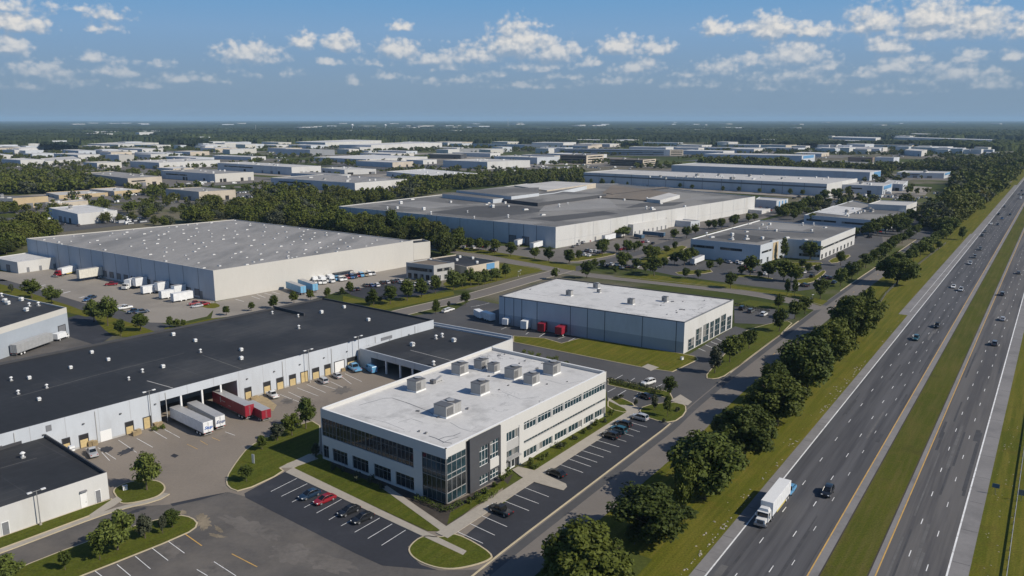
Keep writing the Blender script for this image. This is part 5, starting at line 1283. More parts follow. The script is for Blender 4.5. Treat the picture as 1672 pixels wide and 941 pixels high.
SED, SUV, PICK, VAN = car('car', 'car', 'paint_car_black'), car('suv', 'car', 'paint_car_black'), car('pickup_truck', 'pickup', 'paint_car_grey'), van('van', 'paint_car_white')
TRA, BOXT, CONT, TRK = semi_trailer('semi_trailer', 'panel_white'), boxtruck('box_truck', 'paint_car_white', 'panel_white'), container('box_trailer', 'panel_white'), truck('semi_truck', 'paint_car_white', 'panel_white')
PROTOS = [SED, SUV, PICK, VAN, TRA, BOXT, CONT, TRK]
PBASE = {SED: 'paint_car_black', SUV: 'paint_car_black', PICK: 'paint_car_grey', VAN: 'paint_car_white', BOXT: 'panel_white', CONT: 'panel_white', TRA: 'panel_white', TRK: 'panel_white'}
def veh(proto, px, py, hd, label, col=None, group=None, cabcol=None, scale=1, world=None, z=.06):
    """hd: heading in radians, or a pixel the vehicle faces"""
    p = world.copy() if world is not None else P(px, py)
    if isinstance(hd, tuple): q = P(*hd); hd = math.atan2(q.y-p.y, q.x-p.x)
    rep = {}
    if col: rep[PBASE[proto]] = col
    if cabcol: rep['paint_car_white'] = cabcol
    p.z = z
    o = dup(proto, p, hd, label, repl=rep or None, scale=scale)
    if group: o['group'] = group
    return o
pc = lambda k: 'paint_car_'+k
# front car park
A_ = math.atan2(*(lambda d: (d.y, d.x))(P(437, 799)-P(485, 781)))       # nose towards the lane
veh(SED, 506, 812, A_, 'dark navy sedan parked left of the red car in front of the office', pc('navy'))
veh(SED, 530.5, 820, A_, 'bright red sedan parked in front of the office', pc('red'))
veh(SED, 570, 838.5, A_, 'black sedan, left one of the two black cars in front of the office', pc('black'))
veh(SED, 592, 850.5, A_, 'black sedan, right one of the two black cars in front of the office', pc('black'))
# side car park: nose towards the office
R_ = math.atan2(*(lambda d: (d.y, d.x))(P(786.4, 842.5)-P(828, 860.7)))
veh(PICK, 817.5, 838.5, R_, 'black pickup with a red rear, nearest car in the side car park', pc('black'))
veh(SED, 908, 776.5, R_, 'dark brown-black sedan parked beside the entrance plaza', pc('black'))
veh(SUV, 996.5, 715, R_, 'black car parked nearest in the row of three dark cars beside the office', pc('black'))
veh(SUV, 1009.5, 706, R_, 'dark green-black car in the middle of the row of three dark cars', pc('teal'))
veh(SUV, 1017, 696.8, R_, 'dark car parked farthest in the row of three dark cars beside the office', pc('black'))
veh(SUV, 1044.5, 685.5, R_, 'silver car parked last by the far lawn of the side car park', pc('silver'))
n1 = veh(SUV, 1058.5, 628, (1040, 633), 'white service car with a ladder on its roof, behind the hedge', pc('white'))
def ladder():
    p = P(1057.5, 628); p.z = 1.78; r = thing('ladder', 'grey ladder lying on the roof of the white service car', 'ladder', p, rz=n1.rotation_euler.z+.5)
    m = MB()
    for s in (-.2, .2): m.box((0, s, 0), (3.0, .06, .08), 'metal_grey')
    for k in range(9): m.box((-1.35+k*.34, 0, .02), (.05, .4, .05), 'metal_grey')
    m.build('rails', r)
ladder()
veh(SED, 1053, 650, (1035, 643), 'dark sedan in the shade of a tree in the small rear car park', pc('black'))
# dock yard
veh(PICK, 151, 743.5, (140, 726), 'grey flatbed pickup parked under the wall of the black roofed warehouse', pc('silver'))
veh(PICK, 445, 648.5, (432, 640), 'white pickup parked alone at the dock doors', pc('white'))
veh(SUV, 527.5, 625, (513, 616), 'silver car parked at the dock doors, left of the other silver one', pc('silver'))
veh(SED, 550, 616.5, (534, 607), 'silver grey car parked at the dock doors beside the blue trucks', pc('silver'))
veh(PICK, 578, 605, (563, 596), 'light blue flatbed truck standing in the corner by the carport', pc('skyblue'), scale=1.3)
veh(VAN, 606, 607.5, (590, 598), 'light blue van parked nearest the carport', pc('skyblue'))
# trailers at the open bay
def trailer_px(rear, front, label, panel, L, logo=None, Hs=1.0, group=None):
    a, b = P(*rear), P(*front); d = (b-a).normalized(); c = a+d*(L/2+.1)
    o = veh(TRA, 0, 0, math.atan2(d.y, d.x), label, panel, scale=(L/15.0, 1, Hs), world=c, z=.03)
    if logo == 'bar':       # small pale marks on the side
        m = MB(); m.box((3.6, 1.29, 2.0), (.35, .03, 1.5), 'metal_grey'); m.box((2.3, 1.29, 2.5), (1.7, .03, .16), 'metal_grey'); m.box((-.6, 1.29, 2.0), (1.2, .03, .12), 'metal_grey')
        x = m.build('side_mark', o)
    elif logo:
        txt, col = logo
        for ch in o.children:
            if ch.name.startswith('rear_door'):
                ch.data = ch.data.copy(); ch.data.materials[0] = M['panel_white']
        cu = bpy.data.curves.new('logo_tmp', 'FONT'); cu.body = txt; cu.size = 1.15; cu.shear = .35; cu.align_x = 'CENTER'; cu.align_y = 'CENTER'; cu.extrude = .004; cu.offset = .03
        to = bpy.data.objects.new('logo_tmp', cu); C.objects.link(to)
        me = bpy.data.meshes.new_from_object(to.evaluated_get(bpy.context.evaluated_depsgraph_get()))
        bpy.data.objects.remove(to); bpy.data.curves.remove(cu)
        me.materials.clear(); me.materials.append(M[col])
        lo = bpy.data.objects.new('logo', me); C.objects.link(lo); lo.parent = o
        lo.location = (-7.5-.085, 0, 2.35); lo.rotation_euler = (pi/2, 0, -pi/2)
    return o
trailer_px((341.4, 712.3), (273, 679), 'white semi-trailer with blue script on its doors, nose inside the open truck bay', 'panel_white', 16.5, ('Stup', 'ink_blue'), .92)
trailer_px((361, 702.5), (300, 670), 'grey semi-trailer with dark script on its white doors, between the white and red ones', 'panel_grey', 15, ('Ecup', 'ink_navy'), .92)
trailer_px((409, 685.5), (345, 655), 'long red semi-trailer with a grey roof in the open truck bay', 'panel_red', 17, 'bar', .98)
trailer_px((436, 688), (407, 673), 'short dark red trailer behind the long red one, by the small trees', 'panel_red', 9, None, .75)
veh(BOXT, 300, 676, (310, 681), 'red truck cab just visible inside the dark truck bay', 'panel_red', cabcol=pc('red')) if False else None
# highway traffic
def hv(proto, px, py, label, col=None, off=None, toward=True, group=None, scale=1):
    o, s = hw_coord(P(px, py)); o = off if off is not None else o
    a = math.atan2(HU.y, HU.x)+(pi if toward else 0)
    return veh(proto, 0, 0, a, label, col, group, world=HW(o, s), z=.04, scale=scale)
hv(TRK, 1268, 837, 'white semi-truck with a white box driving towards the camera on the highway', None, 2.5, scale=.93)
hv(SED, 1299, 806, 'blue car close behind the white semi-truck on the highway', pc('skyblue'), 2.9)
hv(SUV, 1345, 806, 'black car in the third lane next to the white semi-truck', pc('black'), 9.6)
hv(SUV, 1494, 555, 'teal car alone in the left lanes of the highway', pc('teal'), 6.0)
hv(PICK, 1526, 534, 'dark car beyond the teal one on the highway', pc('black'), 9.7)
hv(SED, 1556, 470, 'white car in the near carriageway, beyond the dark ones', pc('white'), 6.2)
hv(SUV, 1632, 482, 'dark car far up the right-hand carriageway', pc('grey'), 25.8, False)
hv(SED, 1634, 523, 'pale blue car in the middle of the right-hand carriageway', pc('silver'), 29.0, False)
hv(SUV, 1634, 565, 'dark car nearest in the right-hand carriageway', pc('grey'), 29.2, False)
hv(SED, 1658, 447, 'grey car at the right edge of the right-hand carriageway', pc('grey'), 29, False)
for i, (x, y, k) in enumerate([(1584, 432, 'silver'), (1586, 421, 'grey'), (1566, 475, 'silver'), (1620, 367, 'white'), (1628.7, 368, 'black'), (1636, 358, 'blue'), (1632, 351.5, 'black'), (1649, 351.5, 'black'), (1640.7, 339, 'grey'), (1663, 325, 'white'), (1661, 318, 'grey'), (1668, 319, 'black'), (1665, 312, 'black'), (1603, 386, 'black'), (1612, 380, 'grey'), (1594, 408, 'grey')]):
    o, s = hw_coord(P(x, y)); lane = min((2.1, 6.3, 9.8, 12.7), key=lambda q: abs(q-o))
    hv(RND.choice((SED, SUV, SED, VAN)) if k == 'white' else RND.choice((SED, SUV)), x, y, {'white': 'small white vehicle', 'silver': 'small silver car', 'black': 'small black car', 'grey': 'small grey car', 'tan': 'small tan car', 'blue': 'small blue car'}[k]+' far up the near carriageway of the highway', pc(k), lane, True, {'white': 'white', 'silver': 'silver', 'black': 'black', 'grey': 'grey', 'tan': 'tan', 'blue': 'blue'}[k]+' cars far up the highway')
# behind the blue-grey warehouse
veh(CONT, 783, 519, (772, 513), 'white box trailer, farther of the pair at the corner of the blue-grey warehouse', scale=(1.0, 1, .9))
veh(CONT, 797, 523, (784, 518), 'white box trailer, nearer of the pair at the corner of the blue-grey warehouse', scale=(1.1, 1, .95))
veh(BOXT, 829, 531, (838, 525), 'white box truck with a tall body beside the blue-grey warehouse wall', scale=.9)
veh(VAN, 846.5, 531, (846, 525), 'small white van between the two white boxes at the blue-grey wall', pc('white'), scale=.8)
veh(CONT, 860, 537, (874, 529), 'white box trailer with an open end beside the blue-grey wall', scale=(1.0, 1, 1.1))
veh(CONT, 888, 541, (897, 535), 'red box trailer, left one of the two red boxes at the blue-grey wall', 'panel_red', scale=(1.05, 1.05, 1.1))
veh(PICK, 904, 540, (905, 534), 'small red truck between the two red boxes', pc('red'), scale=.8)
veh(BOXT, 919, 547, (930, 541), 'red truck with a white end, rightmost of the row by the blue-grey wall', 'panel_red', scale=1.1)
veh(SED, 728.5, 510, (740, 506), 'white car by the young trees behind the black roofed warehouse', pc('white')); veh(SED, 734, 508, (746, 505), 'second white car close behind the first by the young trees', pc('white'))
# truck yard of the huge cream warehouse
veh(TRK, 108, 449, (84, 455), 'white semi-truck with a red cab crossing the pale truck yard', cabcol=pc('red'), scale=(.85, 1, .95))
wcl = cl
def at_dock(t, label, L=12, proto=TRA, panel=None, gap=.5, sc=(1, 1, 1)):
    p = wcl.at(t, gap+L/2); a = math.atan2(wcl.n.y, wcl.n.x)
    return veh(proto, 0, 0, a, label, panel, world=p, scale=sc)
for k, (x, y, lab) in enumerate([(168, 456, 'large cream container box docked at the huge cream warehouse, farthest left'), (240, 466, 'tall white trailer backed to the shaded dock wall, left of two more'), (276, 472, 'tall white trailer backed to the shaded dock wall, middle of three'), (303, 476, 'tall white trailer backed to the shaded dock wall, nearest of three')]):
    t = wcl.px(x, y)[0]; at_dock(t, lab, 5.5 if k else 11, TRA, 'panel_cream' if k == 0 else None, sc=(.37 if k else .75, 1.05, 1.25 if k else 1.4))
veh(BOXT, 213, 471, (203, 474), 'white box truck parked among the docks of the huge cream warehouse', scale=1.25)
veh(BOXT, 224, 464, (214, 468), 'second white box truck half hidden behind the first at the docks', scale=1.1)
veh(PICK, 182, 466.5, (172, 467), 'red and white pickup next to the white box truck at the docks', pc('red'))
veh(CONT, 247, 479, (228, 482), 'loose white box trailer on the pale truck yard, left one of three', scale=(1.35, 1.1, 1.15))
veh(CONT, 276, 487, (258, 490), 'loose white box trailer on the pale truck yard, middle one of three', scale=(1.25, 1.1, 1.15))
veh(CONT, 297.5, 491.5, (278, 495), 'loose white box trailer on the pale truck yard, right one of three', scale=(1.45, 1.1, 1.2))
veh(PICK, 319, 498, (305, 500), 'red pickup at the corner of the huge cream warehouse', pc('red')); veh(PICK, 332, 499.5, (345, 497), 'second red pickup at the grass corner of the huge cream warehouse', pc('red')); veh(SED, 322, 502, (309, 504), 'silver car beside the red pickups at the warehouse corner', pc('silver'))
veh(SED, 142, 491.5, (134, 496), 'dark blue car, left one of a pair on the pale truck yard', pc('blue')); veh(SUV, 151, 488, (160, 485), 'dark blue car, right one of a pair on the pale truck yard', pc('navy'))
veh(PICK, 205, 505, (192, 507), 'white and blue pickup behind the trees of the lane', pc('white')); veh(PICK, 219, 511, (206, 514), 'dark blue pickup behind the trees of the lane', pc('navy')); veh(PICK, 232, 512, (246, 510), 'second dark blue pickup, right of the other behind the trees', pc('navy'))
def canopy():
    p = P(143, 437); r = thing('blue_canopy', 'blue canopy roof on posts against the shaded wall of the huge cream warehouse', 'canopy', p, rz=math.atan2(wcl.e.y, wcl.e.x))
    m = MB(); m.hexa([(-5.5, -3.5, 4.2), (5.5, -3.5, 4.2), (5.5, 3.5, 4.8), (-5.5, 3.5, 4.8)], [(-5.5, -3.5, 4.4), (5.5, -3.5, 4.4), (5.5, 3.5, 5.0), (-5.5, 3.5, 5.0)], 'panel_skyblue'); m.build('canopy_roof', r)
    for x in (-5.2, 5.2):
        for y in (-3.2, 3.2): m = MB(); m.tube((x, y, 0), (x, y, 4.4), .1, .1, 'pole_grey', 6); m.build('post', r)
canopy()
veh(CONT, 136, 442, (126, 446), 'dark blue container standing under the blue canopy', 'panel_navy', scale=(1, 1, 1))
# light blue trailers and the row along the lit cream wall
a0 = math.atan2(cr.e.y, cr.e.x)
trailer_px((496, 482.5), (462, 470), 'light blue semi-trailer, left one of the pair by the lit cream wall', 'panel_skyblue', 15, None, 1)
trailer_px((515.5, 478.5), (486, 468), 'light blue semi-trailer, right one of the pair by the lit cream wall', 'panel_skyblue', 15, None, 1)
row = [(500, 462, VAN, 'white'), (507, 463, VAN, 'white'), (514, 463, BOXT, None), (521, 464, VAN, 'white'), (527, 463, BOXT, None), (535, 461, VAN, 'white'), (541, 461, BOXT, None), (549, 458, VAN, 'skyblue'), (556, 459, VAN, 'white'), (562, 458, PICK, 'white'), (567, 455, PICK, 'red'), (574, 455, VAN, 'blue'), (579, 454, VAN, 'navy'), (584, 452, PICK, 'red'), (590, 452, VAN, 'skyblue'), (597, 451, PICK, 'tan'), (603, 450, VAN, 'white'), (609, 449, PICK, 'silver')]
for x, y, pr, k in row:
    nm = {'white': 'white van', 'skyblue': 'light blue van', 'red': 'red pickup', 'blue': 'blue van', 'navy': 'dark blue van', 'tan': 'tan pickup', 'silver': 'silver pickup', None: 'white box truck'}[k]
    if k == 'white' and pr is PICK: nm = 'white pickup'
    veh(pr, x, y, (x+10, y+6), nm+' in the parked row along the lit cream wall', pc(k) if k else None, nm+'s along the lit cream wall')
for i, (x, y, k) in enumerate([(575, 475, 'navy'), (583, 474, 'black'), (597, 468, 'black'), (606, 468, 'blue'), (615, 468, 'white'), (624, 464, 'black'), (632, 463, 'silver'), (641, 462, 'black'), (648, 460, 'navy'), (655, 463, 'white'), (676, 467, 'white'), (684, 463, 'silver'), (700, 464, 'white')]):
    veh(RND.choice((SED, SUV)), x, y, (x-12, y-5), {'navy': 'dark blue', 'black': 'black', 'blue': 'blue', 'white': 'white', 'silver': 'silver'}[k]+' car in the car park left of the small grey office', pc(k), k+' cars left of the small grey office')
def shed():
    p = P(585, 446); r = thing('storage_shelter', 'open shelter with a flat brown roof against the lit cream wall', 'shelter', p, rz=a0)
    m = MB(); m.box((0, 0, 3.6), (9, 5, .25), 'roof_pale'); m.build('shelter_roof', r)
    for x in (-4.2, 4.2):
        for y in (-2.2, 2.2): m = MB(); m.box((x, y, 0), (.2, .2, 3.6), 'wall_charcoal'); m.build('post', r)
    m = MB(); m.box((-1.5, 1.6, 0), (4, 1.2, 2.4), 'metal_dark'); m.build('rack', r)
    p = P(560, 455); r = thing('storage_rack', 'dark open storage rack left of the brown roofed shelter', 'rack', p, rz=a0)
    m = MB(); m.box((0, 1.2, 0), (11, .2, 3.2), 'wall_charcoal'); m.box((0, 0, 3.2), (11, 2.6, .15), 'wall_charcoal'); m.build('frame', r)
    for x in (-5.4, -2, 2, 5.4): m = MB(); m.box((x, -1.1, 0), (.15, .15, 3.2), 'metal_dark'); m.build('post', r)
shed()
# truck along the left building
p = P(52, 571)
t_ = wk.px(50, 571)[0]
o = veh(TRA, 0, 0, math.atan2(wk.e.y, wk.e.x), 'grey white semi-trailer standing along the wall of the left-edge building', world=wk.at(wk.px(44, 558)[0], 1.9), scale=(1.05, 1, .95), col='panel_grey')
o = veh(BOXT, 0, 0, math.atan2(wk.e.y, wk.e.x), 'white truck cab end in front of the white trailer at the left-edge building', world=wk.at(wk.px(92, 545)[0], 1.9), scale=.8)
# factory and offices
trailer_px((842, 403.5), (872, 394), 'white semi-trailer backed near the blue corner of the factory, left one of the pair', None, 13)
trailer_px((868, 409), (898, 399.5), 'white semi-trailer near the blue corner of the factory, right one of the pair', None, 13, None, 1.05)
trailer_px((985, 395.5), (1018, 388), 'white trailer with an open end along the lit factory wall', None, 13, None, 1.05)
trailer_px((1130, 434), (1161, 421), 'long white trailer parked by the shaded wall of the blue-grey office', None, 15, None, .9)
trailer_px((1085, 388), (1040, 384), 'dark trailer in front of the lower factory block', 'panel_navy', 15, None, .8)
trailer_px((1050, 391), (1035, 388), 'short dark trailer with red lights near the lower factory block', 'panel_navy', 8, None, .7)
def lot_cars(pts, label, group, cols, pr=(SED, SUV)):
    for (x, y) in pts:
        k = RND.choice(cols); veh(RND.choice(pr), x, y, (x+10, y-5.5) if RND.random() < .5 else (x-10, y-3), label.replace('@', {'navy': 'dark blue'}.get(k, k)), pc(k), k+' '+group, z=.07)
CW = ('white', 'white', 'silver', 'black', 'grey', 'navy', 'black', 'red')
lot_cars([(936+8.2*k, 404.5-3.3*k+RND.uniform(-.4, .4)) for k in range(7)], '@ car parked along the lit factory wall', 'cars along the lit factory wall', ('black', 'white', 'grey', 'darkred', 'silver'))
lot_cars([(952, 414), (958, 411), (966, 412.5), (972, 413), (978, 414.5), (986, 412), (1013, 409), (1020, 408), (1042, 398), (1049, 397), (1056, 396), (1066, 399), (955, 418), (962, 419)], '@ car among the trees of the factory car park', 'cars in the factory car park', CW)
lot_cars([(985+7*k+RND.uniform(-1, 1), 436+RND.uniform(-3, 3)) for k in range(12)], '@ car in the tree shaded car park before the blue-grey office', 'cars before the blue-grey office', ('black', 'navy', 'silver', 'grey', 'white'))
lot_cars([(1182, 428), (1190, 430), (1205, 430), (1210, 432), (1214, 430), (1265, 434), (1290, 443), (1310, 446), (1326, 453), (1362, 463), (1357, 456), (1347, 455), (1318, 468), (1312, 468), (1302, 467), (1215, 440), (1228, 445), (1250, 449)], '@ car parked before the blue-grey office', 'cars parked before the blue-grey office', CW)
lot_cars([(712+7.5*k, 398+RND.uniform(-2, 3)+k*.8) for k in range(14)], '@ car by the shaded factory wall', 'cars by the shaded factory wall', CW)
lot_cars([(1212, 506), (1226, 510.5), (1247, 516)], '@ car behind the glazed end of the blue-grey warehouse', 'cars behind the blue-grey warehouse', ('black', 'navy', 'grey', 'white'))
lot_cars([(RND.uniform(1470, 1540), RND.uniform(322, 350)) for k in range(26)], '@ car in the car park beside the dark wood', 'cars beside the dark wood', CW)
lot_cars([(RND.uniform(1240, 1292), RND.uniform(331, 345)) for k in range(12)], '@ car at the far end of the factory', 'cars at the far end of the factory', CW)
lot_cars([(RND.uniform(1395, 1440), RND.uniform(376, 392)) for k in range(5)], '@ car between the offices near the frontage road', 'cars between the offices', CW)
# cars in the distant lots: the nearest 90 as objects
cnt = 0
for (x0, x1, y0, y1, n, nm) in ((196, 290, 315, 334, 22, 'left workshops'), (285, 400, 298, 307, 22, 'cream fronted workshop'), (60, 130, 356, 374, 14, 'white low block'), (870, 955, 268, 277, 22, 'brown offices'), (960, 1060, 271, 277, 14, 'brown offices'), (800, 900, 277, 281, 16, 'blue door warehouse'), (1290, 1440, 322, 330, 16, 'striped warehouse'), (960, 1120, 299, 306, 16, 'striped warehouse'), (60, 220, 268, 274, 16, 'white sheds on the left'), (420, 520, 300, 304, 8, 'tree belt'), (1380, 1470, 320, 327, 12, 'blue sided building')):
    for k in range(n):
        p = P(RND.uniform(x0, x1), RND.uniform(y0, y1))
        if any(inpoly(p.x, p.y, q) for q in FOOT): continue
        c_ = RND.choice(('white', 'white', 'white', 'silver', 'black', 'grey'))
        veh(RND.choice((SED, SUV, VAN)) if c_ == 'white' else SED, 0, 0, RND.choice((.6, 2.2, .6+pi)), c_+' vehicle in the distant lots by the '+nm, pc(c_), c_+' vehicles by the '+nm, world=p, z=.25)
for o in PROTOS:
    for c in list(o.children_recursive): bpy.data.objects.remove(c)
    bpy.data.objects.remove(o)
# far-off parked vehicles beyond counting: small bodies with a dark glass band
def far_cars():
    mb = MB(); r = random.Random(21)
    for (x0, x1, y0, y1, n) in ((0, 240, 318, 340, 60), (190, 450, 296, 336, 110), (0, 330, 240, 282, 150), (330, 620, 236, 268, 110), (600, 960, 248, 282, 120), (960, 1330, 256, 282, 70), (1330, 1560, 238, 276, 80), (1380, 1560, 312, 345, 60), (80, 240, 350, 372, 40), (980, 1340, 302, 325, 50), (600, 720, 292, 316, 30)):
        for k in range(n//6+1):
            p = P(r.uniform(x0, x1), r.uniform(y0, y1)); a = r.choice((.94, .94+pi/2))
            for j in range(r.randint(3, 9)):
                q = Vector((p.x+cos(a)*j*3.1, p.y+sin(a)*j*3.1)); 
                if r.random() < .25 or any(inpoly(q.x, q.y, f) for f in FOOT) or -6 < hw_coord((q.x, q.y, 0))[0] < 45: continue
                m = r.choice(('panel_white', 'panel_white', 'panel_grey', 'paint_car_black', 'paint_car_grey', 'paint_car_silver')); ax = (cos(a+pi/2), sin(a+pi/2)); h = r.choice((.95, .95, 1.1, 1.9))
                mb.box((q.x, q.y, .3), (r.uniform(4.3, 5.5), 1.85, h), m, ax, taper=.95); mb.box((q.x, q.y, .3+h), (2.4, 1.6, .55), 'glass_car', ax, top=m, taper=.85)
    tag(mb.build('distant_vehicles'), 'far-off parked vehicles in the lots between the distant warehouses', kind='stuff')
far_cars()
# ================================================================== STREET FURNITURE
def light_pole(px, py, ytop, label, group=None, two=True, arm=1.2, hd=0):
    p = P(px, py); h = hgt(px, py, ytop); r = thing('light_pole', label, 'light pole', p, group, hd)
    b = MB(); b.tube((0, 0, 0), (0, 0, .5), .28, .26, 'concrete', 10); b.build('pole_base', r)
    m = MB(); m.tube((0, 0, .4), (0, 0, h), .11, .08, 'pole_grey', 8); m.build('pole', r)
    m = MB(); m.tube((-arm if two else 0, 0, h-.1), (arm, 0, h-.1), .05, .05, 'pole_grey', 6); m.build('arm', r)
    for s in ((-1, 1) if two else (1,)):
        m = MB(); m.box((s*arm, 0, h-.18), (.8, .5, .18), 'metal_white'); m.build('lamp_head', r)
fa = ang(WFW)
for x, y, yt, lab in ((70.5, 722, 684, 'light pole at the wall above the low left building, left one of two'), (91, 716, 682, 'light pole at the wall above the low left building, right one of two'), (249, 699, 638, 'tall light pole at the left side of the open truck bay'),
                  (506, 625, 571, 'tall light pole between the dock doors of the long warehouse'), (587, 602, 549, 'light pole in the corner by the carport')):
    light_pole(x, y, yt, lab, hd=fa)
light_pole(66.5, 858, 801, 'light pole standing on the grass before the low white building', hd=wh and ang(wh))
light_pole(483, 466, 420, 'tall light pole against the lit cream wall, left one of two', hd=a0); light_pole(571.5, 447, 405.5, 'tall light pole against the lit cream wall, right one of two', hd=a0)
for x, y, yt in ((849, 448, 441), (846, 452, 443), (1159, 441, 428), (1325, 497, 481)): light_pole(x, y, yt, 'short pale lamp post on the lawn by the cross street', 'short lamp posts by the cross street', False, .3)
def sign(px, py, w, h, zt, m, label, hd, post='pole_grey', name='road_sign'):
    p = P(px, py); r = thing(name, label, 'sign', p, rz=hd)
    b = MB()
    for s in ((-.35, .35) if w > 1.5 else (0,)): b.box((0, s*w, 0), (.09, .09, zt-.1), post)
    b.build('post', r)
    b = MB(); b.box((.08, 0, zt-h), (.05, w, h), m); b.build('panel', r)
HWA = math.atan2(HU.y, HU.x)
sign(1624.5, 807, 1.3, .9, 2.3, 'panel_navy', 'small blue road sign on a post in the grass right of the highway', HWA+pi)
sign(1667, 818, 1.2, 1.2, 2.4, 'door_grey', 'dark road sign behind the guardrail at the right edge', HWA+pi)
sign(413.5, 758, .7, 2.1, 2.3, 'trim_white', 'white upright sign post on the lawn left of the office', 1.2)
sign(1322, 494, .5, 1.5, 1.9, 'trim_white', 'white sign post by the corner of the cross street', 1.2)
def hydrant(px, py, label):
    p = P(px, py); r = thing('utility_box', label, 'utility box', p, rz=.6); m = MB(); m.box((0, 0, 0), (.9, .7, .9), 'metal_white', taper=.9); m.build('cabinet', r); m = MB(); m.box((0, 0, .9), (1.0, .8, .1), 'metal_grey'); m.build('lid', r)
hydrant(204.5, 800.5, 'small white utility box on the island with the big tree'); hydrant(1113.5, 588, 'pale utility box at the corner of the blue-grey warehouse')
# guardrail at the right
def guardrail():
    a, b = P(1641, 960), P(1672, 735); a2 = a-(b-a)*.3; b2 = b+(b-a)*6; w = Wall(a2, b2); r = thing('guardrail', 'long grey guardrail on posts along the right edge of the picture', 'guardrail', a2); WORLD[r.name] = tuple(a2)
    m = MB(); w.box(m, 0, w.L, .55, .85, -.04, .04, 'metal_grey'); w.box(m, 0, w.L, .66, .74, .03, .07, 'metal_dark'); m.build('rail', r)
    m = MB(); k = 0
    while k < w.L: w.box(m, k, k+.15, 0, .8, -.16, -.05, 'metal_dark'); k += 3.8
    o = m.build('posts', r); o['kind'] = 'stuff'
guardrail()
def fence(px, label, h=1.3, gap=3.2):
    pts = [P(*q) for q in px]; r = thing('fence', label, 'fence', pts[0]); WORLD[r.name] = tuple(pts[0])
    m = MB(); q = MB()
    for a, b in zip(pts[:-1], pts[1:]):
        w = Wall(a, b)
        for z in (.45, .95): w.box(m, 0, w.L, z, z+.14, -.03, .03, 'bark')
        k = 0
        while k < w.L: w.box(q, k, k+.16, 0, h, -.09, .07, 'wall_grey'); k += gap
    m.build('rails', r); o = q.build('posts', r); o['kind'] = 'stuff'
fence([(1428, 510), (1446, 482), (1462, 466), (1475, 450), (1496, 436), (1520, 417), (1545, 398)], 'low post and rail fence along the ditch between the trees and the highway')
# dock clutter
for (x, y) in ((221, 711), (226, 709), (255, 697), (261, 695), (149, 728), (155, 727), (128, 731), (437, 640), (470, 629), (500, 622), (413, 652), (418, 650), (560, 606)):
    p = P(x, y); r = thing('pallet_stack', 'stack of tan pallets against the dock wall of the long warehouse', 'pallets', p, 'pallet stacks along the dock wall', fa+RND.uniform(-.3, .3))
    m = MB()
    for k in range(RND.randint(4, 8)): m.box((RND.uniform(-.05, .05), 0, k*.16), (1.2, 1.0, .11), 'cardboard'); m.box((0, 0, k*.16+.11), (1.1, .1, .05), 'cardboard')
    m.build('pallets', r)
def yellow_gravel():
    mb = MB(); pts = ccw(wpts([(412, 652), (425, 646), (436, 650), (452, 662), (446, 672), (425, 664)])); tri_face(mb, pts, .05, 'cardboard'); tag(mb.build('loose_straw'), 'patch of tan debris on the yard behind the red trailer', kind='stuff')
yellow_gravel()
# towers on the horizon
def mast(px, yb, yt, label, m='metal_white'):
    p = P(px, yb); h = hgt2(px, yb, yt); r = thing('radio_mast', label, 'mast', p); q = MB(); w = h*.02
    q.tube((0, 0, 0), (0, 0, h), w, w*.5, m, 8); q.build('mast', r)
    q = MB()
    for k in range(1, 5): q.box((0, 0, h*k/5), (w*4, w*4, w), 'metal_grey')
    q.build('platform', r)
def hgt2(px, yb, yt):
    g = P(px, yb); lo, hi = 0, 400
    for _ in range(50):
        m_ = (lo+hi)/2
        if Q((g[0], g[1], m_))[1] > yt: lo = m_
        else: hi = m_
    return lo
mast(829.5, 209, 193.5, 'pale radio mast standing above the horizon right of the middle'); mast(418, 216, 204, 'slim pale mast before the horizon left of the middle'); mast(928.5, 229, 212, 'red-brown mast at the wood edge, centre right', 'wall_brick')
def water_tower(px, yb, yt, label):
    p = P(px, yb); h = hgt2(px, yb, yt); r = thing('water_tower', label, 'water tower', p); R = h*.2
    q = MB(); q.tube((0, 0, 0), (0, 0, h*.7), h*.05, h*.04, 'metal_white', 10); q.build('stem', r)
    q = MB()
    for a, b, c, d in ((.62, .06, .74, .2), (.74, .2, .88, .2), (.88, .2, 1.0, .05)): q.tube((0, 0, h*a), (0, 0, h*c), h*b, h*d, 'metal_white', 14)
    q.build('tank', r)
water_tower(629.5, 212, 203, 'white water tower on the horizon left of the middle'); water_tower(575.5, 213, 202.5, 'pale water tower left of the other one on the horizon')
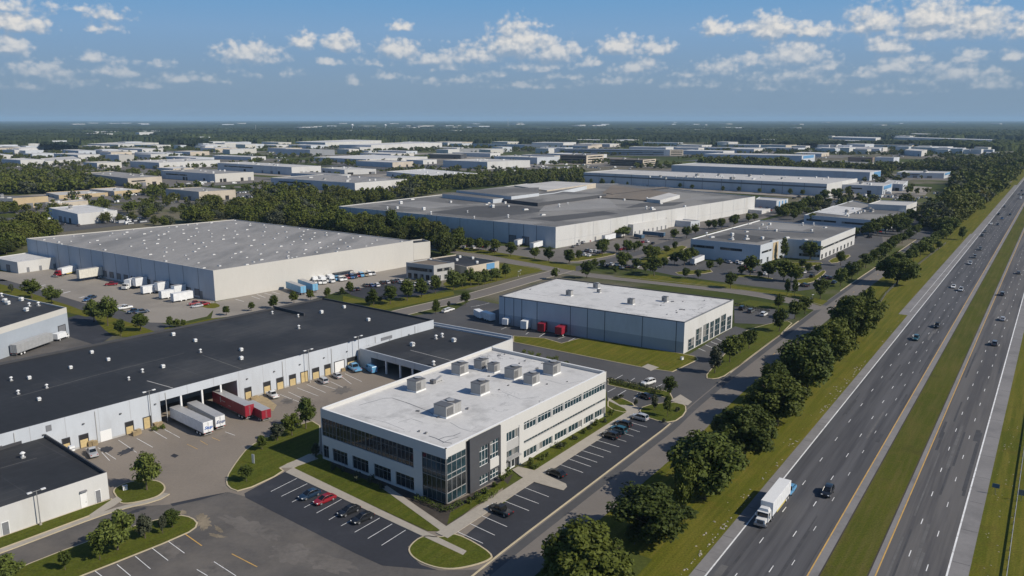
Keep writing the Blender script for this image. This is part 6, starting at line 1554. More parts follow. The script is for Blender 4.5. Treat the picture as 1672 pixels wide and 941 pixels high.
# ================================================================== TREES
def mesh_np(name, V, F, mat, mi=None):
    me = bpy.data.meshes.new(name); nv, nf = len(V), len(F); k = F.shape[1]
    me.vertices.add(nv); me.loops.add(nf*k); me.polygons.add(nf)
    me.vertices.foreach_set('co', V.astype(np.float32).ravel())
    me.loops.foreach_set('vertex_index', F.astype(np.int32).ravel())
    me.polygons.foreach_set('loop_start', np.arange(0, nf*k, k, dtype=np.int32))
    for m in (mat if isinstance(mat, (list, tuple)) else [mat]): me.materials.append(M[m])
    if mi is not None: me.polygons.foreach_set('material_index', mi.astype(np.int32))
    me.update(calc_edges=True); return me
def unit(v): return v/np.maximum(np.linalg.norm(v, axis=1, keepdims=True), 1e-9)
def leaf_cloud(rs, R, zc, zh, nclump, per, leaf, shape='round', lump=.30):
    """leaf-sized quads in lumps spread through a crown; returns vertices (4n, 3)"""
    d = unit(rs.normal(size=(nclump, 3))); r = rs.random(nclump)**.45
    c = d*r[:, None]*np.array([R*.80, R*.80, zh*.82])
    if shape == 'cone':
        t = (c[:, 2]+zh)/(2*zh); c[:, :2] *= (1.25-t*1.05)[:, None]
    elif shape == 'oval':
        t = (c[:, 2]+zh)/(2*zh); c[:, :2] *= (1.12-.55*t**1.5)[:, None]
    else:
        t = (c[:, 2]+zh)/(2*zh); c[:, :2] *= (.80+.35*np.sin(np.pi*np.clip(t, 0, 1)))[:, None]
    c[:, :2] *= rs.uniform(.82, 1.12, (nclump, 1))
    rc = R*lump*rs.uniform(.65, 1.25, nclump)
    n = nclump*per
    k = np.repeat(np.arange(nclump), per)
    dd = unit(rs.normal(size=(n, 3))); dd[:, 2] = dd[:, 2]*.85+.12
    p = c[k]+dd*(rc[k]*(rs.random(n)**.33))[:, None]
    nrm = unit(dd*.7+np.array([0, 0, .35])+rs.normal(size=(n, 3))*.42)
    t1 = unit(np.cross(nrm, rs.normal(size=(n, 3)))); t2 = np.cross(nrm, t1)
    s = leaf*rs.uniform(.55, 1.25, n)[:, None]
    V = np.stack([p-t1*s, p-t2*s*.62+nrm*s*.12, p+t1*s, p+t2*s*.62+nrm*s*.12], 1).reshape(-1, 3)
    V[:, :2] *= np.array([rs.uniform(.86, 1.12), rs.uniform(.86, 1.12)]); V[:, 0] += V[:, 2]*rs.uniform(-.06, .06)
    V[:, 2] += zc
    return V
def quads(n): return np.arange(4*n).reshape(n, 4)
def trunk_mb(h, r, zc, R, rs, limbs=7):
    m = MB(); x = y = 0.0; pz = 0; pr = r*1.25
    for k in range(4):
        z = h*(k+1)/4; nx, ny = x+rs.normal()*r*.5, y+rs.normal()*r*.5; nr = r*(1-.2*(k+1))
        m.tube((x, y, pz), (nx, ny, z), pr, nr, 'bark', 7, caps=False); x, y, pz, pr = nx, ny, z, nr
    for k in range(limbs):
        a = 2*pi*k/limbs+rs.uniform(-.4, .4); z0 = h*rs.uniform(.45, .95); L = R*rs.uniform(.5, .8)
        q = (cos(a)*L*.5, sin(a)*L*.5, z0+L*.45); e = (cos(a)*L, sin(a)*L, z0+L*rs.uniform(.6, 1.1))
        m.tube((0, 0, z0), q, r*.45, r*.3, 'bark', 5, caps=False); m.tube(q, e, r*.3, r*.1, 'bark', 5, caps=False)
    return m
TP = {}
def tree_proto(key, n, H, W, bare, nclump, per, leaf, mat, shape='round', lump=.3, tr=.2):
    """n seeds of one kind: H tall, W wide, crown starts at bare"""
    out = []
    for s in range(n):
        rs = np.random.default_rng(hash_(key)+s*17)
        zh = (H-bare)/2; zc = bare+zh
        V = leaf_cloud(rs, W/2, zc, zh, nclump, per, leaf, shape, lump)
        me = mesh_np('crown', V, quads(len(V)//4), mat)
        tm = trunk_mb(bare+zh*1.1, tr, zc, W/2, rs).mesh('trunk')
        out.append((tm, me))
    TP[key] = (out, H, W)
def hash_(s): return sum((i+1)*ord(c) for i, c in enumerate(s))
tree_proto('big', 5, 14.5, 12.5, 1.0, 130, 120, .40, 'leaf_big', 'round', .25, .32)
tree_proto('bigb', 4, 13.5, 12, .8, 95, 130, .42, 'leaf_mid', 'round', .30, .3)
tree_proto('mid', 4, 7.5, 5.6, 1.4, 60, 46, .30, 'leaf_mid', 'round', .30, .15)
tree_proto('bright', 3, 7.5, 6.0, 1.2, 64, 46, .32, 'leaf_bright', 'round', .30, .15)
tree_proto('oval', 3, 8.0, 4.4, 1.3, 56, 46, .28, 'leaf_mid', 'oval', .34, .13)
tree_proto('dull', 2, 6.5, 4.0, .8, 50, 44, .28, 'leaf_dull', 'oval', .32, .12)
tree_proto('wood', 5, 11, 11, .8, 60, 60, .48, 'leaf_wood', 'round', .30, .22)
tree_proto('woodb', 3, 12, 9, .8, 50, 64, .46, 'leaf_mid', 'oval', .33, .22)
tree_proto('woodc', 3, 10, 11, .8, 55, 60, .48, 'leaf_big', 'round', .32, .22)
tree_proto('yellow', 1, 9, 9, 1.0, 50, 22, .6, 'leaf_yellow', 'round', .33, .2)
NT = 0
def tree_at(p, kind, label, group=None, sw=1.0, sh=1.0, rz=None, name='tree'):
    global NT
    prs, H, W = TP[kind]; tm, cm = prs[NT % len(prs)]; NT += 1
    r = thing(name, label, 'tree', (p[0], p[1], 0), group, RND.uniform(0, 6.28) if rz is None else rz)
    r.scale = (sw, sw, sh)
    for nm, me in (('trunk', tm), ('crown', cm)):
        o = bpy.data.objects.new(nm, me); C.objects.link(o); o.parent = r
    return r
def tree_px(x, yc, yb, kind, label, group=None, w=None, k=1.9):
    """trunk foot at (x, yb); crown centre at yc; crown width w pixels"""
    p = P(x, yb); top = yb-(yb-yc)*k; h = hgt(x, yb, top); d = hypot(p.x, p.y)
    if w is None: w = (yb-yc)*1.45
    prs, H, W = TP[kind]
    return tree_at(p, kind, label, group, w*hypot(d, CAM_H)/FPX/W, h/H)
# the big row between the frontage road and the highway
ORD = ['nearest', 'second', 'third', 'fourth', 'fifth', 'sixth', 'seventh', 'eighth', 'ninth']
for i, (x, yc, yb, w) in enumerate([(953, 912, 968, 118), (1063, 838, 886, 116), (1149, 760, 814, 104), (1215, 705, 752, 88), (1268, 651, 694, 84), (1317, 593, 640, 80), (1352, 560, 600, 68), (1394, 515, 556, 68), (1464, 438, 465, 46)]):
    tree_px(x, yc, yb, 'bigb' if i in (2, 5, 8) else 'big', 'large dark green tree, %s in the row between the frontage road and the highway' % ORD[i], w=w*1.16, k=1.95)
for x, yc, yb, w in ((1036, 872, 889, 30), (1131, 805, 818, 22), (906, 928, 950, 44), (1188, 742, 760, 34), (1245, 672, 700, 34), (1338, 590, 612, 36), (1368, 545, 575, 36), (1412, 505, 545, 30), (1178, 700, 728, 40), (1292, 610, 640, 40), (1092, 842, 872, 46), (1000, 906, 935, 44), (1118, 790, 835, 40), (1232, 690, 722, 40), (1336, 560, 590, 44), (1380, 520, 560, 40), (1262, 622, 660, 44)):
    tree_px(x, yc, yb, 'bigb', 'small bushy tree growing at the foot of the large roadside trees', 'bushy growth between the large roadside trees', w)
# individually described trees near the camera
for x, yc, yb, kind, w, lab in (
    (240, 768, 801, 'bright', 46, 'bright green round tree on the small island at the corner of the service road'),
    (192, 866, 899, 'bright', 54, 'broadest bright green tree on the long grass strip of the lower car park'),
    (163, 891, 915, 'mid', 25, 'slender tree left of the broadest tree on the long grass strip'),
    (106.5, 914, 932, 'mid', 17, 'small thin tree alone on the left part of the long grass strip'),
    (236.7, 858, 880, 'dull', 30, 'grey-green tree on the long grass strip, right of the broadest tree'),
    (266, 855, 872, 'dull', 15, 'thin grey-green tree on the long grass strip between two wider ones'),
    (282, 846, 862, 'mid', 24, 'last tree at the right end of the long grass strip'),
    (10, 928, 950, 'bright', 42, 'bright tree cut by the lower left corner of the picture'),
    (402.4, 772, 787, 'mid', 21, 'small dark tree on the lawn left of the office'),
    (428, 722, 735, 'mid', 19, 'small bright tree at the left tip of the row beside the dock yard'),
    (452.8, 704, 720, 'dull', 28, 'grey-green tree, second of the row beside the dock yard'),
    (476.8, 691, 712, 'mid', 30, 'round dark tree, third of the row beside the dock yard'),
    (499.8, 673, 701, 'bright', 34, 'tall bright tree, last of the row beside the dock yard near the office'),
    (516, 735, 750, 'dull', 16, 'dark shrub tree against the left end of the office'),
    (1092, 630, 649, 'mid', 22, 'round tree at the right end of the hedge behind the office'),
    (1089.5, 660, 681, 'oval', 15, 'narrow tree on the lawn at the far corner of the side car park'),
    (1068.5, 656, 671, 'dull', 14, 'thin dark tree on the lawn edge by the small rear car park'),
    (1038, 657, 664, 'dull', 9, 'tiny dark tree on the lawn right of the office end'),
    (1166.7, 585, 610, 'dull', 28, 'grey-green tree on the corner lawn, nearest to the road junction'),
    (1191, 567, 592, 'mid', 33, 'broad tree beside the glazed end of the blue-grey warehouse'),
    (1209, 560, 577, 'mid', 18, 'narrow tree between the two broad ones at the glazed end'),
    (1223, 552, 570, 'mid', 26, 'right one of the trees at the glazed end of the blue-grey warehouse'),
    (1272, 521, 542, 'mid', 27, 'tree standing alone between the glazed end and the frontage road'),
    (1298, 504, 521, 'mid', 25, 'left one of two dark trees on the corner of the cross street'),
    (1314, 497, 513, 'mid', 21, 'right one of two dark trees on the corner of the cross street'),
    (1271, 491, 504, 'oval', 20, 'flat crowned tree on the driveway behind the blue-grey warehouse'),
    (1285, 468, 483, 'oval', 11, 'left one of two thin trees on the grass by the cross street'),
    (1297, 468, 485, 'oval', 11, 'right one of two thin trees on the grass by the cross street'),
    (1339, 470, 489, 'mid', 24, 'tree beside the white sign post at the street corner'),
    (1372, 451, 468, 'bright', 23, 'bright tree at the bend of the frontage road kerb'),
    (1372, 420, 434, 'oval', 14, 'small single tree on the car park edge before the long white office wall'),
    (1279.6, 405, 425, 'oval', 14, 'tall narrow tree in the recess of the blue-grey office'),
    (1323, 407, 424, 'mid', 30, 'broad tree before the shaded wing of the blue-grey office'),
    (711, 462, 480, 'oval', 20, 'pointed tree at the front corner of the small grey office'),
    (711.8, 500, 513, 'oval', 17, 'small pointed tree on the street verge, nearest to the black roof'),
    (733, 497, 504, 'dull', 7, 'tiny sapling on the street verge between two small trees'),
    (760, 486, 499, 'oval', 17, 'small pointed tree on the street verge, right of the sapling'),
    (906, 446, 457, 'mid', 15, 'round bush tree at the street junction behind the white roof'),
    (957.7, 439, 455, 'mid', 24, 'round dark tree on the cross street verge, middle of the picture'),
    (52.4, 470, 488, 'mid', 24, 'round dark tree, left one of two behind the left-edge building'),
    (85.4, 481, 498, 'bright', 23, 'round green tree, right one of two behind the left-edge building'),
    (19, 470, 478, 'dull', 9, 'small dark shrub tree at the far left by the lane'),
    (154, 506, 526, 'bright', 27, 'left crown of the bright cluster by the lane'),
    (176, 506, 532, 'bright', 32, 'tallest tree of the bright cluster by the lane'),
    (197.4, 534, 549, 'mid', 17, 'small dark tree right of the bright cluster by the lane'),
    (229.7, 524, 541, 'oval', 24, 'pointed dark tree behind the black roof, left part'),
    (1018, 378, 388, 'bright', 26, 'wide bush tree at the lit factory wall beside the lower block'),
    (1598, 322, 336, 'yellow', 22, 'yellow-green tree standing out at the edge of the wood by the highway'),
    (1571, 380, 392, 'bright', 14, 'bright yellow-green tree among the dark trees beside the frontage road')):
    tree_px(x, yc, yb, kind, lab, None, w)
ROWS = {
 ('oval', 'pointed young tree in the row in front of the small grey office', 'row of young trees before the small grey office'): [(688, 469, 486), (665, 472, 491), (637.6, 479, 497), (610, 484, 499)],
 ('bright', 'bright round tree in the dense row right of the small grey office', 'bright row right of the small grey office'): [(740.5, 455, 474), (755, 457, 470), (769, 451, 467), (781, 453, 466), (792, 451, 465), (802, 449, 461), (811, 447, 459), (825, 441, 454)],
 ('oval', 'small pointed tree behind the far edge of the black roof', 'small trees behind the black roof'): [(447, 492, 504), (480, 485, 496), (506.7, 481, 491), (534.7, 477, 486), (411, 500, 508), (370, 506, 515), (558.7, 475, 482), (571.6, 469, 480)],
 ('bright', 'low bright bush behind the far edge of the black roof', 'bushes behind the black roof'): [(277, 525, 535), (289, 527, 535), (300, 527, 534), (600, 490, 497), (620, 489, 495)],
 ('mid', 'round tree on the grass before the shaded factory wall', 'trees before the shaded factory wall'): [(767, 397, 408), (782, 398, 410), (793, 400, 409), (808, 400, 414), (834, 406, 419), (873, 412, 423), (896, 414, 427), (929, 417, 431), (945, 416, 425), (742, 396, 404), (930.7, 420, 431)],
 ('mid', 'round tree in the car park between the factory and the street', 'trees in the factory car park'): [(984, 402, 418), (1007, 404, 412), (1024, 402, 415), (971, 430, 439), (984, 430, 438), (1015, 424, 440), (1024, 421, 432), (1058, 411, 425), (1073, 411, 422), (1038, 431, 442), (1068, 432, 451), (1054, 436, 446), (1067, 412, 425), (1036, 403, 411), (1042, 400, 409), (1005, 440, 447)],
 ('mid', 'round tree between the factory and the blue-grey office', 'trees between the factory and the blue-grey office'): [(1088, 407, 415), (1102, 401, 409), (1117, 418, 434), (1084, 428, 438), (1101, 421, 433), (1100, 382, 392), (1121, 378, 389), (1135, 374, 383), (1198.5, 359, 371), (1166, 366, 375), (1178, 364, 374), (1222, 355, 363), (1232, 354, 362), (1128, 413, 424), (1134, 415, 424), (1157, 366, 374)],
 ('mid', 'dark round tree in the car park before the blue-grey office', 'trees before the blue-grey office'): [(1159, 433, 443), (1224.5, 432, 450), (1254.6, 439, 455), (1279, 440, 460), (1291, 446, 460), (1301, 446, 461), (1193, 456, 471), (1275, 420, 424), (1310, 430, 440), (1320, 437, 446), (1335, 438, 446), (1262, 430, 436), (1240, 448, 455), (1140, 447, 455), (1120, 445, 455), (1175, 428, 436), (1290, 433, 440), (1210, 441, 450)],
 ('mid', 'tree in the line along the frontage road kerb, beyond the street corner', 'line of trees along the frontage road'): [(1391, 440, 456), (1400, 436, 448), (1413, 424, 438), (1427, 418, 430), (1445, 406, 420), (1453, 400, 412), (1462, 392, 404), (1386, 446, 456), (1473, 388, 398), (1484, 382, 392), (1496, 374, 384), (1508, 365, 375), (1518, 357, 367), (1440, 412, 424), (1500, 358, 366)],
 ('bright', 'bright bushy tree on the ditch bank between the frontage road and the highway', 'bushy trees on the ditch bank'): [(1492, 412, 426), (1502, 405, 420), (1512, 398, 412), (1524, 392, 404), (1536, 384, 396), (1545, 376, 390), (1483, 416, 428), (1552, 368, 384), (1520, 408, 416), (1532, 400, 408)],
 ('mid', 'dark tree in front of the pale office, near the frontage road', 'trees before the pale office'): [(1432, 368, 384), (1420, 372, 386), (1446, 366, 382), (1458, 362, 378), (1470, 360, 376), (1486, 352, 366), (1478, 366, 380), (1466, 372, 384), (1326, 356, 366), (1410, 376, 386), (1398, 378, 386)],
 ('mid', 'tree beside the far end of the factory', 'trees at the far end of the factory'): [(1280, 347, 357), (1292, 343, 352), (1300, 338, 350), (1296, 350, 360), (1310, 333, 344), (1320, 330, 342), (1335, 326, 338), (1347, 318, 328), (1362, 316, 326), (1272, 346, 354), (1352, 330, 338), (1370, 314, 322), (1330, 334, 342), (1345, 334, 341)],
 ('oval', 'small tree along the striped warehouse wall', 'small trees along the striped warehouse'): [(965, 296, 301), (982, 297, 302), (1024, 300, 304), (1110, 303, 308), (1130, 305, 310), (1180, 308, 313), (1206, 309, 314), (1240, 311, 316), (1262, 312, 317), (1290, 313, 319), (1310, 314, 320), (1000, 298, 303)],
}
for (kind, lab, grp), pts in ROWS.items():
    for x, yc, yb in pts: tree_px(x, yc, yb, kind, lab, grp)
# ---- woods: nearest as objects, the rest one mass
def poly_w(px): return [tuple(P(*q).to_2d()) for q in px]
WOODS = [  # polygon (pixels on the ground), spacing m, size factor, label
 ([(372, 368), (420, 360), (470, 352), (555, 352), (620, 362), (700, 382), (765, 398), (752, 417), (706, 424), (700, 402), (640, 396), (560, 384), (450, 372)], 8.2, 1.05, 'tree in the dark wood between the huge cream warehouse and the factory'),
 ([(300, 366), (318, 352), (385, 345), (430, 330), (445, 321), (560, 326), (640, 320), (700, 312), (720, 318), (600, 334), (545, 342), (420, 352), (375, 362)], 8.6, 1.0, 'tree in the wide belt behind the huge cream warehouse'),
 ([(-80, 392), (0, 382), (58, 378), (92, 384), (92, 392), (45, 404), (0, 420), (-80, 440)], 6.5, 1.1, 'tree in the wood at the left edge beside the white annex'),
 ([(-60, 308), (0, 296), (60, 293), (128, 293), (150, 302), (190, 314), (90, 317), (0, 318), (-60, 316)], 7.0, 1.2, 'tree in the dark wood in the left distance'),
 ([(620, 306), (650, 300), (780, 296), (860, 296), (950, 288), (952, 300), (870, 300), (760, 309), (690, 314)], 7.5, .95, 'tree in the belt behind the factory roof'),
 ([(860, 290), (950, 282), (950, 296), (870, 302)], 7.5, .9, 'tree left of the striped warehouse'),
 ([(1140, 268), (1287, 271), (1290, 277), (1240, 276), (1150, 274)], 7.5, 1.2, 'tree in the belt behind the striped warehouses'),
 ([(1560, 300), (1600, 280), (1640, 264), (1672, 255), (1700, 262), (1668, 288), (1640, 310), (1612, 332), (1585, 350), (1560, 372), (1530, 385), (1515, 372), (1545, 345)], 7.2, 1.25, 'tree in the dark wood beside the highway on the right'),
 ([(1562, 302), (1590, 288), (1620, 270), (1640, 270), (1590, 310), (1560, 335), (1548, 325)], 8.0, 1.1, 'tree in the dark wood near the pale building on the right'),
 ([(1400, 272), (1520, 276), (1640, 256), (1640, 264), (1560, 282), (1480, 279)], 8.5, 1.0, 'tree in the far belt on the right'),
 ([(1290, 272), (1440, 275), (1460, 283), (1445, 290), (1440, 282), (1300, 277)], 8.0, 1.0, 'tree in the belt behind the second long warehouse'),
]
rs = np.random.default_rng(4)
def blocked(x, y, pad=None): return any(inpoly(x, y, q) for q in FOOTP)
FOOTP = [[tuple(p) for p in inset(ccw([Vector(q) for q in f]), -3.0)] for f in FOOT]
def near_road(x, y):
    o, s = hw_coord((x, y, 0)); return -12 < o < 60
PTS = []
for px, sp, sz, lab in WOODS:
    q = poly_w(px); xs = [a for a, b in q]; ys = [b for a, b in q]
    x = min(xs)
    while x < max(xs):
        y = min(ys)
        while y < max(ys):
            a, b = x+rs.uniform(-.5, .5)*sp, y+rs.uniform(-.5, .5)*sp
            if inpoly(a, b, q) and not blocked(a, b) and not near_road(a, b) and rs.random() > .13: PTS.append((a, b, sz*rs.uniform(.55, 1.32), lab))
            y += sp
        x += sp
# scattered trees and lines between the distant lots
def vnoise(x, y, s, seed=0):
    x = np.asarray(x)/s; y = np.asarray(y)/s; xi = np.floor(x).astype(np.int64); yi = np.floor(y).astype(np.int64); fx = x-xi; fy = y-yi
    fx = fx*fx*(3-2*fx); fy = fy*fy*(3-2*fy)
    def h(a, b):
        n = (a*374761393+b*668265263+seed*1442695041) & 0x7fffffff; n = ((n ^ (n >> 13))*1274126177) & 0x7fffffff; return ((n ^ (n >> 16)) & 0xffff)/65535.0
    return (h(xi, yi)*(1-fx)+h(xi+1, yi)*fx)*(1-fy)+(h(xi, yi+1)*(1-fx)+h(xi+1, yi+1)*fx)*fy
n = 15000
r_ = np.sqrt(rs.uniform(620**2, 2420**2, n)); a_ = rs.uniform(-.66, .66, n); X = r_*np.sin(a_); Y = r_*np.cos(a_)
keep = (vnoise(X, Y, 110, 3)*.6+vnoise(X, Y, 38, 5)*.4) > np.where(r_ < 1500, .60, .555)
far_pts = []
for x, y in zip(X[keep], Y[keep]):
    if blocked(x, y) or near_road(x, y): continue
    u = Q((x, y, 0))
    if 553 < u[0] < 1260 and u[1] > 305: continue
    far_pts.append((x, y, rs.uniform(.45, .95), None))
PTS.sort(key=lambda p: hypot(p[0], p[1]))
done = sum(1 for o in C.objects if o.get('category') == 'tree')
n_ind = max(0, 290-done)
for (x, y, sz, lab) in PTS[:n_ind]:
    tree_at((x, y), ('wood', 'wood', 'woodb', 'woodc')[rs.integers(4)], lab, lab.replace('tree in', 'trees of').replace('tree left', 'trees left'), sz, sz*rs.uniform(.85, 1.15))
rest = PTS[n_ind:]+far_pts
print('TREES explicit', done, 'individual woods', min(n_ind, len(PTS)), 'mass', len(rest))
def low_proto(seed, quadsn, leaf, shape='round'):
    r = np.random.default_rng(seed); k = max(14, quadsn//26); V = leaf_cloud(r, 5.6, 5.6, 5.0, k, quadsn//k, leaf, shape, .32); return V
LOWA = [low_proto(s, 1300, .62) for s in range(5)]; LOWB = [low_proto(s+9, 260, 1.15) for s in range(5)]
def forest(name, items, label):
    Vs = []; mi = []
    for (x, y, sz, lab) in items:
        d = hypot(x, y); V = (LOWA if d < 780 else LOWB)[rs.integers(5)]
        a = rs.uniform(0, 6.28); c, s = cos(a), sin(a)
        w = np.empty_like(V); w[:, 0] = (V[:, 0]*c-V[:, 1]*s)*sz+x; w[:, 1] = (V[:, 0]*s+V[:, 1]*c)*sz+y; w[:, 2] = V[:, 2]*sz*rs.uniform(.85, 1.15)
        Vs.append(w); mi.append(np.full(len(V)//4, rs.choice([0, 0, 1, 1, 2, 3], p=[.22, .16, .2, .16, .14, .12])))
    V = np.concatenate(Vs); me = mesh_np(name, V, quads(len(V)//4), ['leaf_wood', 'leaf_big', 'leaf_mid', 'leaf_dull'], np.concatenate(mi))
    o = bpy.data.objects.new(name, me); C.objects.link(o); tag(o, label, kind='stuff')
forest('woodland', rest, 'the farther woods and scattered trees between the warehouses')
# distant forest to the horizon: one canopy sheet with tree-sized relief, open where warehouses stand
def canopy():
    R0, R1 = 2320, 45000
    rr = np.concatenate([R0*np.exp(.0021*np.arange(0, 460)), R0*np.exp(.0021*460)*np.exp(np.arange(0, 231)*.0088)]); rr = rr[rr < R1]; nr, na = len(rr), 1000; aa = np.linspace(-.70, .70, na)
    Rg, Ag = np.meshgrid(rr, aa, indexing='ij'); Rg = Rg*(1+rs.uniform(-.003, .003, Rg.shape))
    X = Rg*np.sin(Ag); Y = Rg*np.cos(Ag)
    big = vnoise(X, Y, 900, 2)*.5+vnoise(X, Y, 330, 8)*.3+vnoise(X, Y, 120, 9)*.2
    H = 5+6*vnoise(X, Y, 260, 12)+7*vnoise(X, Y, 17, 31)+rs.uniform(0, 5.5, X.shape)
    open_ = big < np.where(Rg < 4200, .425, .36); H = np.where(open_, -3, H)
    for f in FOOT:
        c = np.mean(np.array(f), 0); d = hypot(*c)
        if d < 2100: continue
        a = [math.atan2(p[0], p[1]) for p in f]; q = [hypot(*p) for p in f]
        m = (Ag > min(a)-.004) & (Ag < max(a)+.004) & (Rg > min(q)*.955-60) & (Rg < max(q)+15); H = np.where(m, -3, H)
    o_ = -(X-HA.x)*HU.y*-1
    off = (X-HA.x)*HN.x+(Y-HA.y)*HN.y; H = np.where((off > -14) & (off < 55), -3, H)
    V = np.stack([X, Y, H], 2).reshape(-1, 3); i = np.arange(nr*na).reshape(nr, na)
    F = np.stack([i[:-1, :-1], i[:-1, 1:], i[1:, 1:], i[1:, :-1]], 2).reshape(-1, 4)
    me = mesh_np('distant_forest', V, F, 'leaf_far'); o = bpy.data.objects.new('distant_forest', me); C.objects.link(o)
    tag(o, 'distant forest spreading to the horizon', kind='stuff')
surf('leaf_far', (.044, .056, .018), .9, .5, .0022, .05, (.016, .024, .012), .8, spec=.1, dirt_scale=.0016, dirt_lo=.46, dirt_hi=.56)
canopy()
def specks():
    k = 0; r = random.Random(8); far_m = MB()
    for (x0, x1, y0, y1, n) in ((10, 260, 218, 234, 8), (240, 330, 215, 219, 4), (330, 440, 212, 234, 8), (480, 700, 209, 213, 7), (700, 800, 208, 212, 3), (900, 1000, 207, 210, 3), (1080, 1200, 212, 216, 4), (1270, 1350, 222, 226, 4), (1440, 1480, 225, 230, 2), (0, 60, 238, 252, 5), (330, 420, 234, 252, 7), (0, 240, 222, 250, 8), (240, 420, 222, 246, 8), (450, 720, 214, 228, 7), (700, 940, 213, 230, 8), (940, 1110, 216, 238, 6), (1100, 1340, 218, 238, 7), (1330, 1480, 234, 252, 6), (1500, 1640, 236, 252, 5), (560, 900, 246, 254, 4), (30, 1650, 201, 206, 16), (1180, 1460, 208, 222, 6), (30, 1640, 203, 208, 10), (1300, 1360, 240, 246, 3), (1470, 1600, 243, 252, 6)):
        for j in range(n*2 if y0 > 206 else n):
            p = P(r.uniform(x0, x1), r.uniform(y0, y1)); d = hypot(p.x, p.y); w = r.uniform(7, 30)*d/FPX; h = max(8, d*.0024)+r.uniform(0, 4)
            a = .84+r.uniform(-.15, .15)
            if y1 <= 226:
                far_m.box((p.x, p.y, 0), (min(w, 150), min(w*.6, 90)+18, min(h, 22)), r.choice(('wall_white', 'wall_cream', 'wall_cool')), (cos(a), sin(a)), top='roof_white'); continue
            ro = thing('distant_building', 'small pale building far off in the distant forest', 'building', (p.x, p.y, 0), 'pale buildings far off in the forest', a)
            m = MB(); m.box((0, 0, 0), (min(w, 150), min(w*.6, 90)+18, min(h, 22)), r.choice(('wall_white', 'wall_cream', 'wall_cool')), top='roof_white'); m.build('wall', ro)
    tag(far_m.build('distant_buildings'), 'countless tiny pale buildings scattered through the forest near the horizon', kind='stuff')
specks()
# ---- hedges and shrubs
def shrub(px, py, w, h, mat, label, group=None, name='shrub'):
    p = P(px, py); r_ = np.random.default_rng(int(px*7+py)); V = leaf_cloud(r_, w/2, h*.5, h*.5, 14, 26, .17, 'round', .38)
    V += np.array([0, 0, 0]); me = mesh_np('shrub', V, quads(len(V)//4), mat); o = bpy.data.objects.new(name, me); C.objects.link(o); o.location = (p.x, p.y, .12); tag(o, label, 'shrub', group)
for x, y, w, h in ((582, 786, 2.2, 2.2), (606, 792, 2.4, 2.0), (622, 800, 1.6, 1.8), (545, 768, 1.6, 1.6), (560, 772, 1.4, 1.4)): shrub(x, y, w, h, 'leaf_dull', 'dark shrub in the shaded bed along the left facade of the office', 'dark shrubs along the left facade')
for x, y, w, h, m in ((779, 817, 2.0, 1.6, 'leaf_bright'), (790, 808, 1.8, 1.5, 'leaf_bright'), (830, 780, 1.6, 2.6, 'leaf_bright'), (822, 786, 2.0, 1.6, 'leaf_mid'), (808, 796, 1.5, 1.2, 'leaf_mid'), (768, 822, 1.6, 1.2, 'leaf_mid')): shrub(x, y, w, h, m, 'shrub in the bed between the glazed corner and the entrance', 'shrubs left of the entrance')
for x, y, w, h, m in ((865, 762, 1.8, 2.0, 'leaf_mid'), (874, 766, 1.7, 1.2, 'leaf_bright'), (885, 751, 1.8, 1.2, 'leaf_bright'), (893, 746, 1.4, 1.0, 'leaf_mid'), (914, 733, 2.6, 1.5, 'leaf_dull'), (922, 729, 2.0, 1.2, 'leaf_mid'), (938, 718, 1.6, 1.0, 'leaf_dull'), (954, 708, 2.0, 1.2, 'leaf_mid'), (962, 703, 1.6, 1.2, 'leaf_dull'), (974, 695, 1.8, 1.6, 'leaf_mid'), (987, 690, 1.6, 1.0, 'leaf_dull'), (997, 682, 1.6, 2.2, 'leaf_mid'), (1000, 675, 1.2, 1.0, 'leaf_bright')): shrub(x, y, w, h, m, 'shrub along the long right facade of the office', 'shrubs along the right facade')
for x, y, w in ((866, 583, 2.6), (879, 585, 2.2), (897, 591, 2.4), (907, 592, 2.8), (924, 597, 1.8), (940, 602, 1.6), (855, 578, 2.0)): shrub(x, y, w, w*.75, 'leaf_bright', 'round bush behind the far parapet of the office', 'bushes behind the office')
for x, y in ((1006, 653), (1014, 650), (1085, 690), (1107, 672)): shrub(x, y, 1.6, 1.0, 'leaf_dull', 'small dark bush on the lawns at the far end of the office', 'small bushes on the far lawns')
for x, y in ((254, 703), (267, 700), (394, 660), (388, 662)): shrub(x, y, 2.0, .9, 'leaf_bright', 'weedy yellow-green bush at the foot of the dock wall', 'weeds at the dock wall')
def hedge(px, w, h, mat, label):
    pts = [P(*q) for q in px]; Vs = []; r_ = np.random.default_rng(int(px[0][0]))
    for a, b in zip(pts[:-1], pts[1:]):
        L = (b-a).length; n = int(L*w*30); t = r_.random(n); e = (b-a)/L; nn = np.array([e.y, -e.x, 0])
        p = np.array(a)+np.outer(t*L, np.array(e))+np.outer(r_.uniform(-.5, .5, n)*w, nn); p[:, 2] = r_.random(n)**.6*h*(.85+.3*vnoise(p[:, 0], p[:, 1], 1.3, 4))
        nr = unit(np.outer(r_.uniform(-1, 1, n), nn)+np.array([0, 0, .6])+r_.normal(size=(n, 3))*.4); t1 = unit(np.cross(nr, r_.normal(size=(n, 3)))); t2 = np.cross(nr, t1); s = .2*r_.uniform(.6, 1.3, n)[:, None]
        Vs.append(np.stack([p-t1*s, p-t2*s*.6, p+t1*s, p+t2*s*.6], 1).reshape(-1, 3))
    V = np.concatenate(Vs); o0 = np.array(pts[0]); me = mesh_np('hedge', V-o0, quads(len(V)//4), mat); o = bpy.data.objects.new('hedge', me); C.objects.link(o); o.location = (pts[0].x, pts[0].y, .12); tag(o, label, 'hedge')
hedge([(991, 625), (1020, 630), (1050, 637), (1082, 643)], 2.2, 1.5, 'leaf_dull', 'long dark hedge between the two rows of the small rear car park')
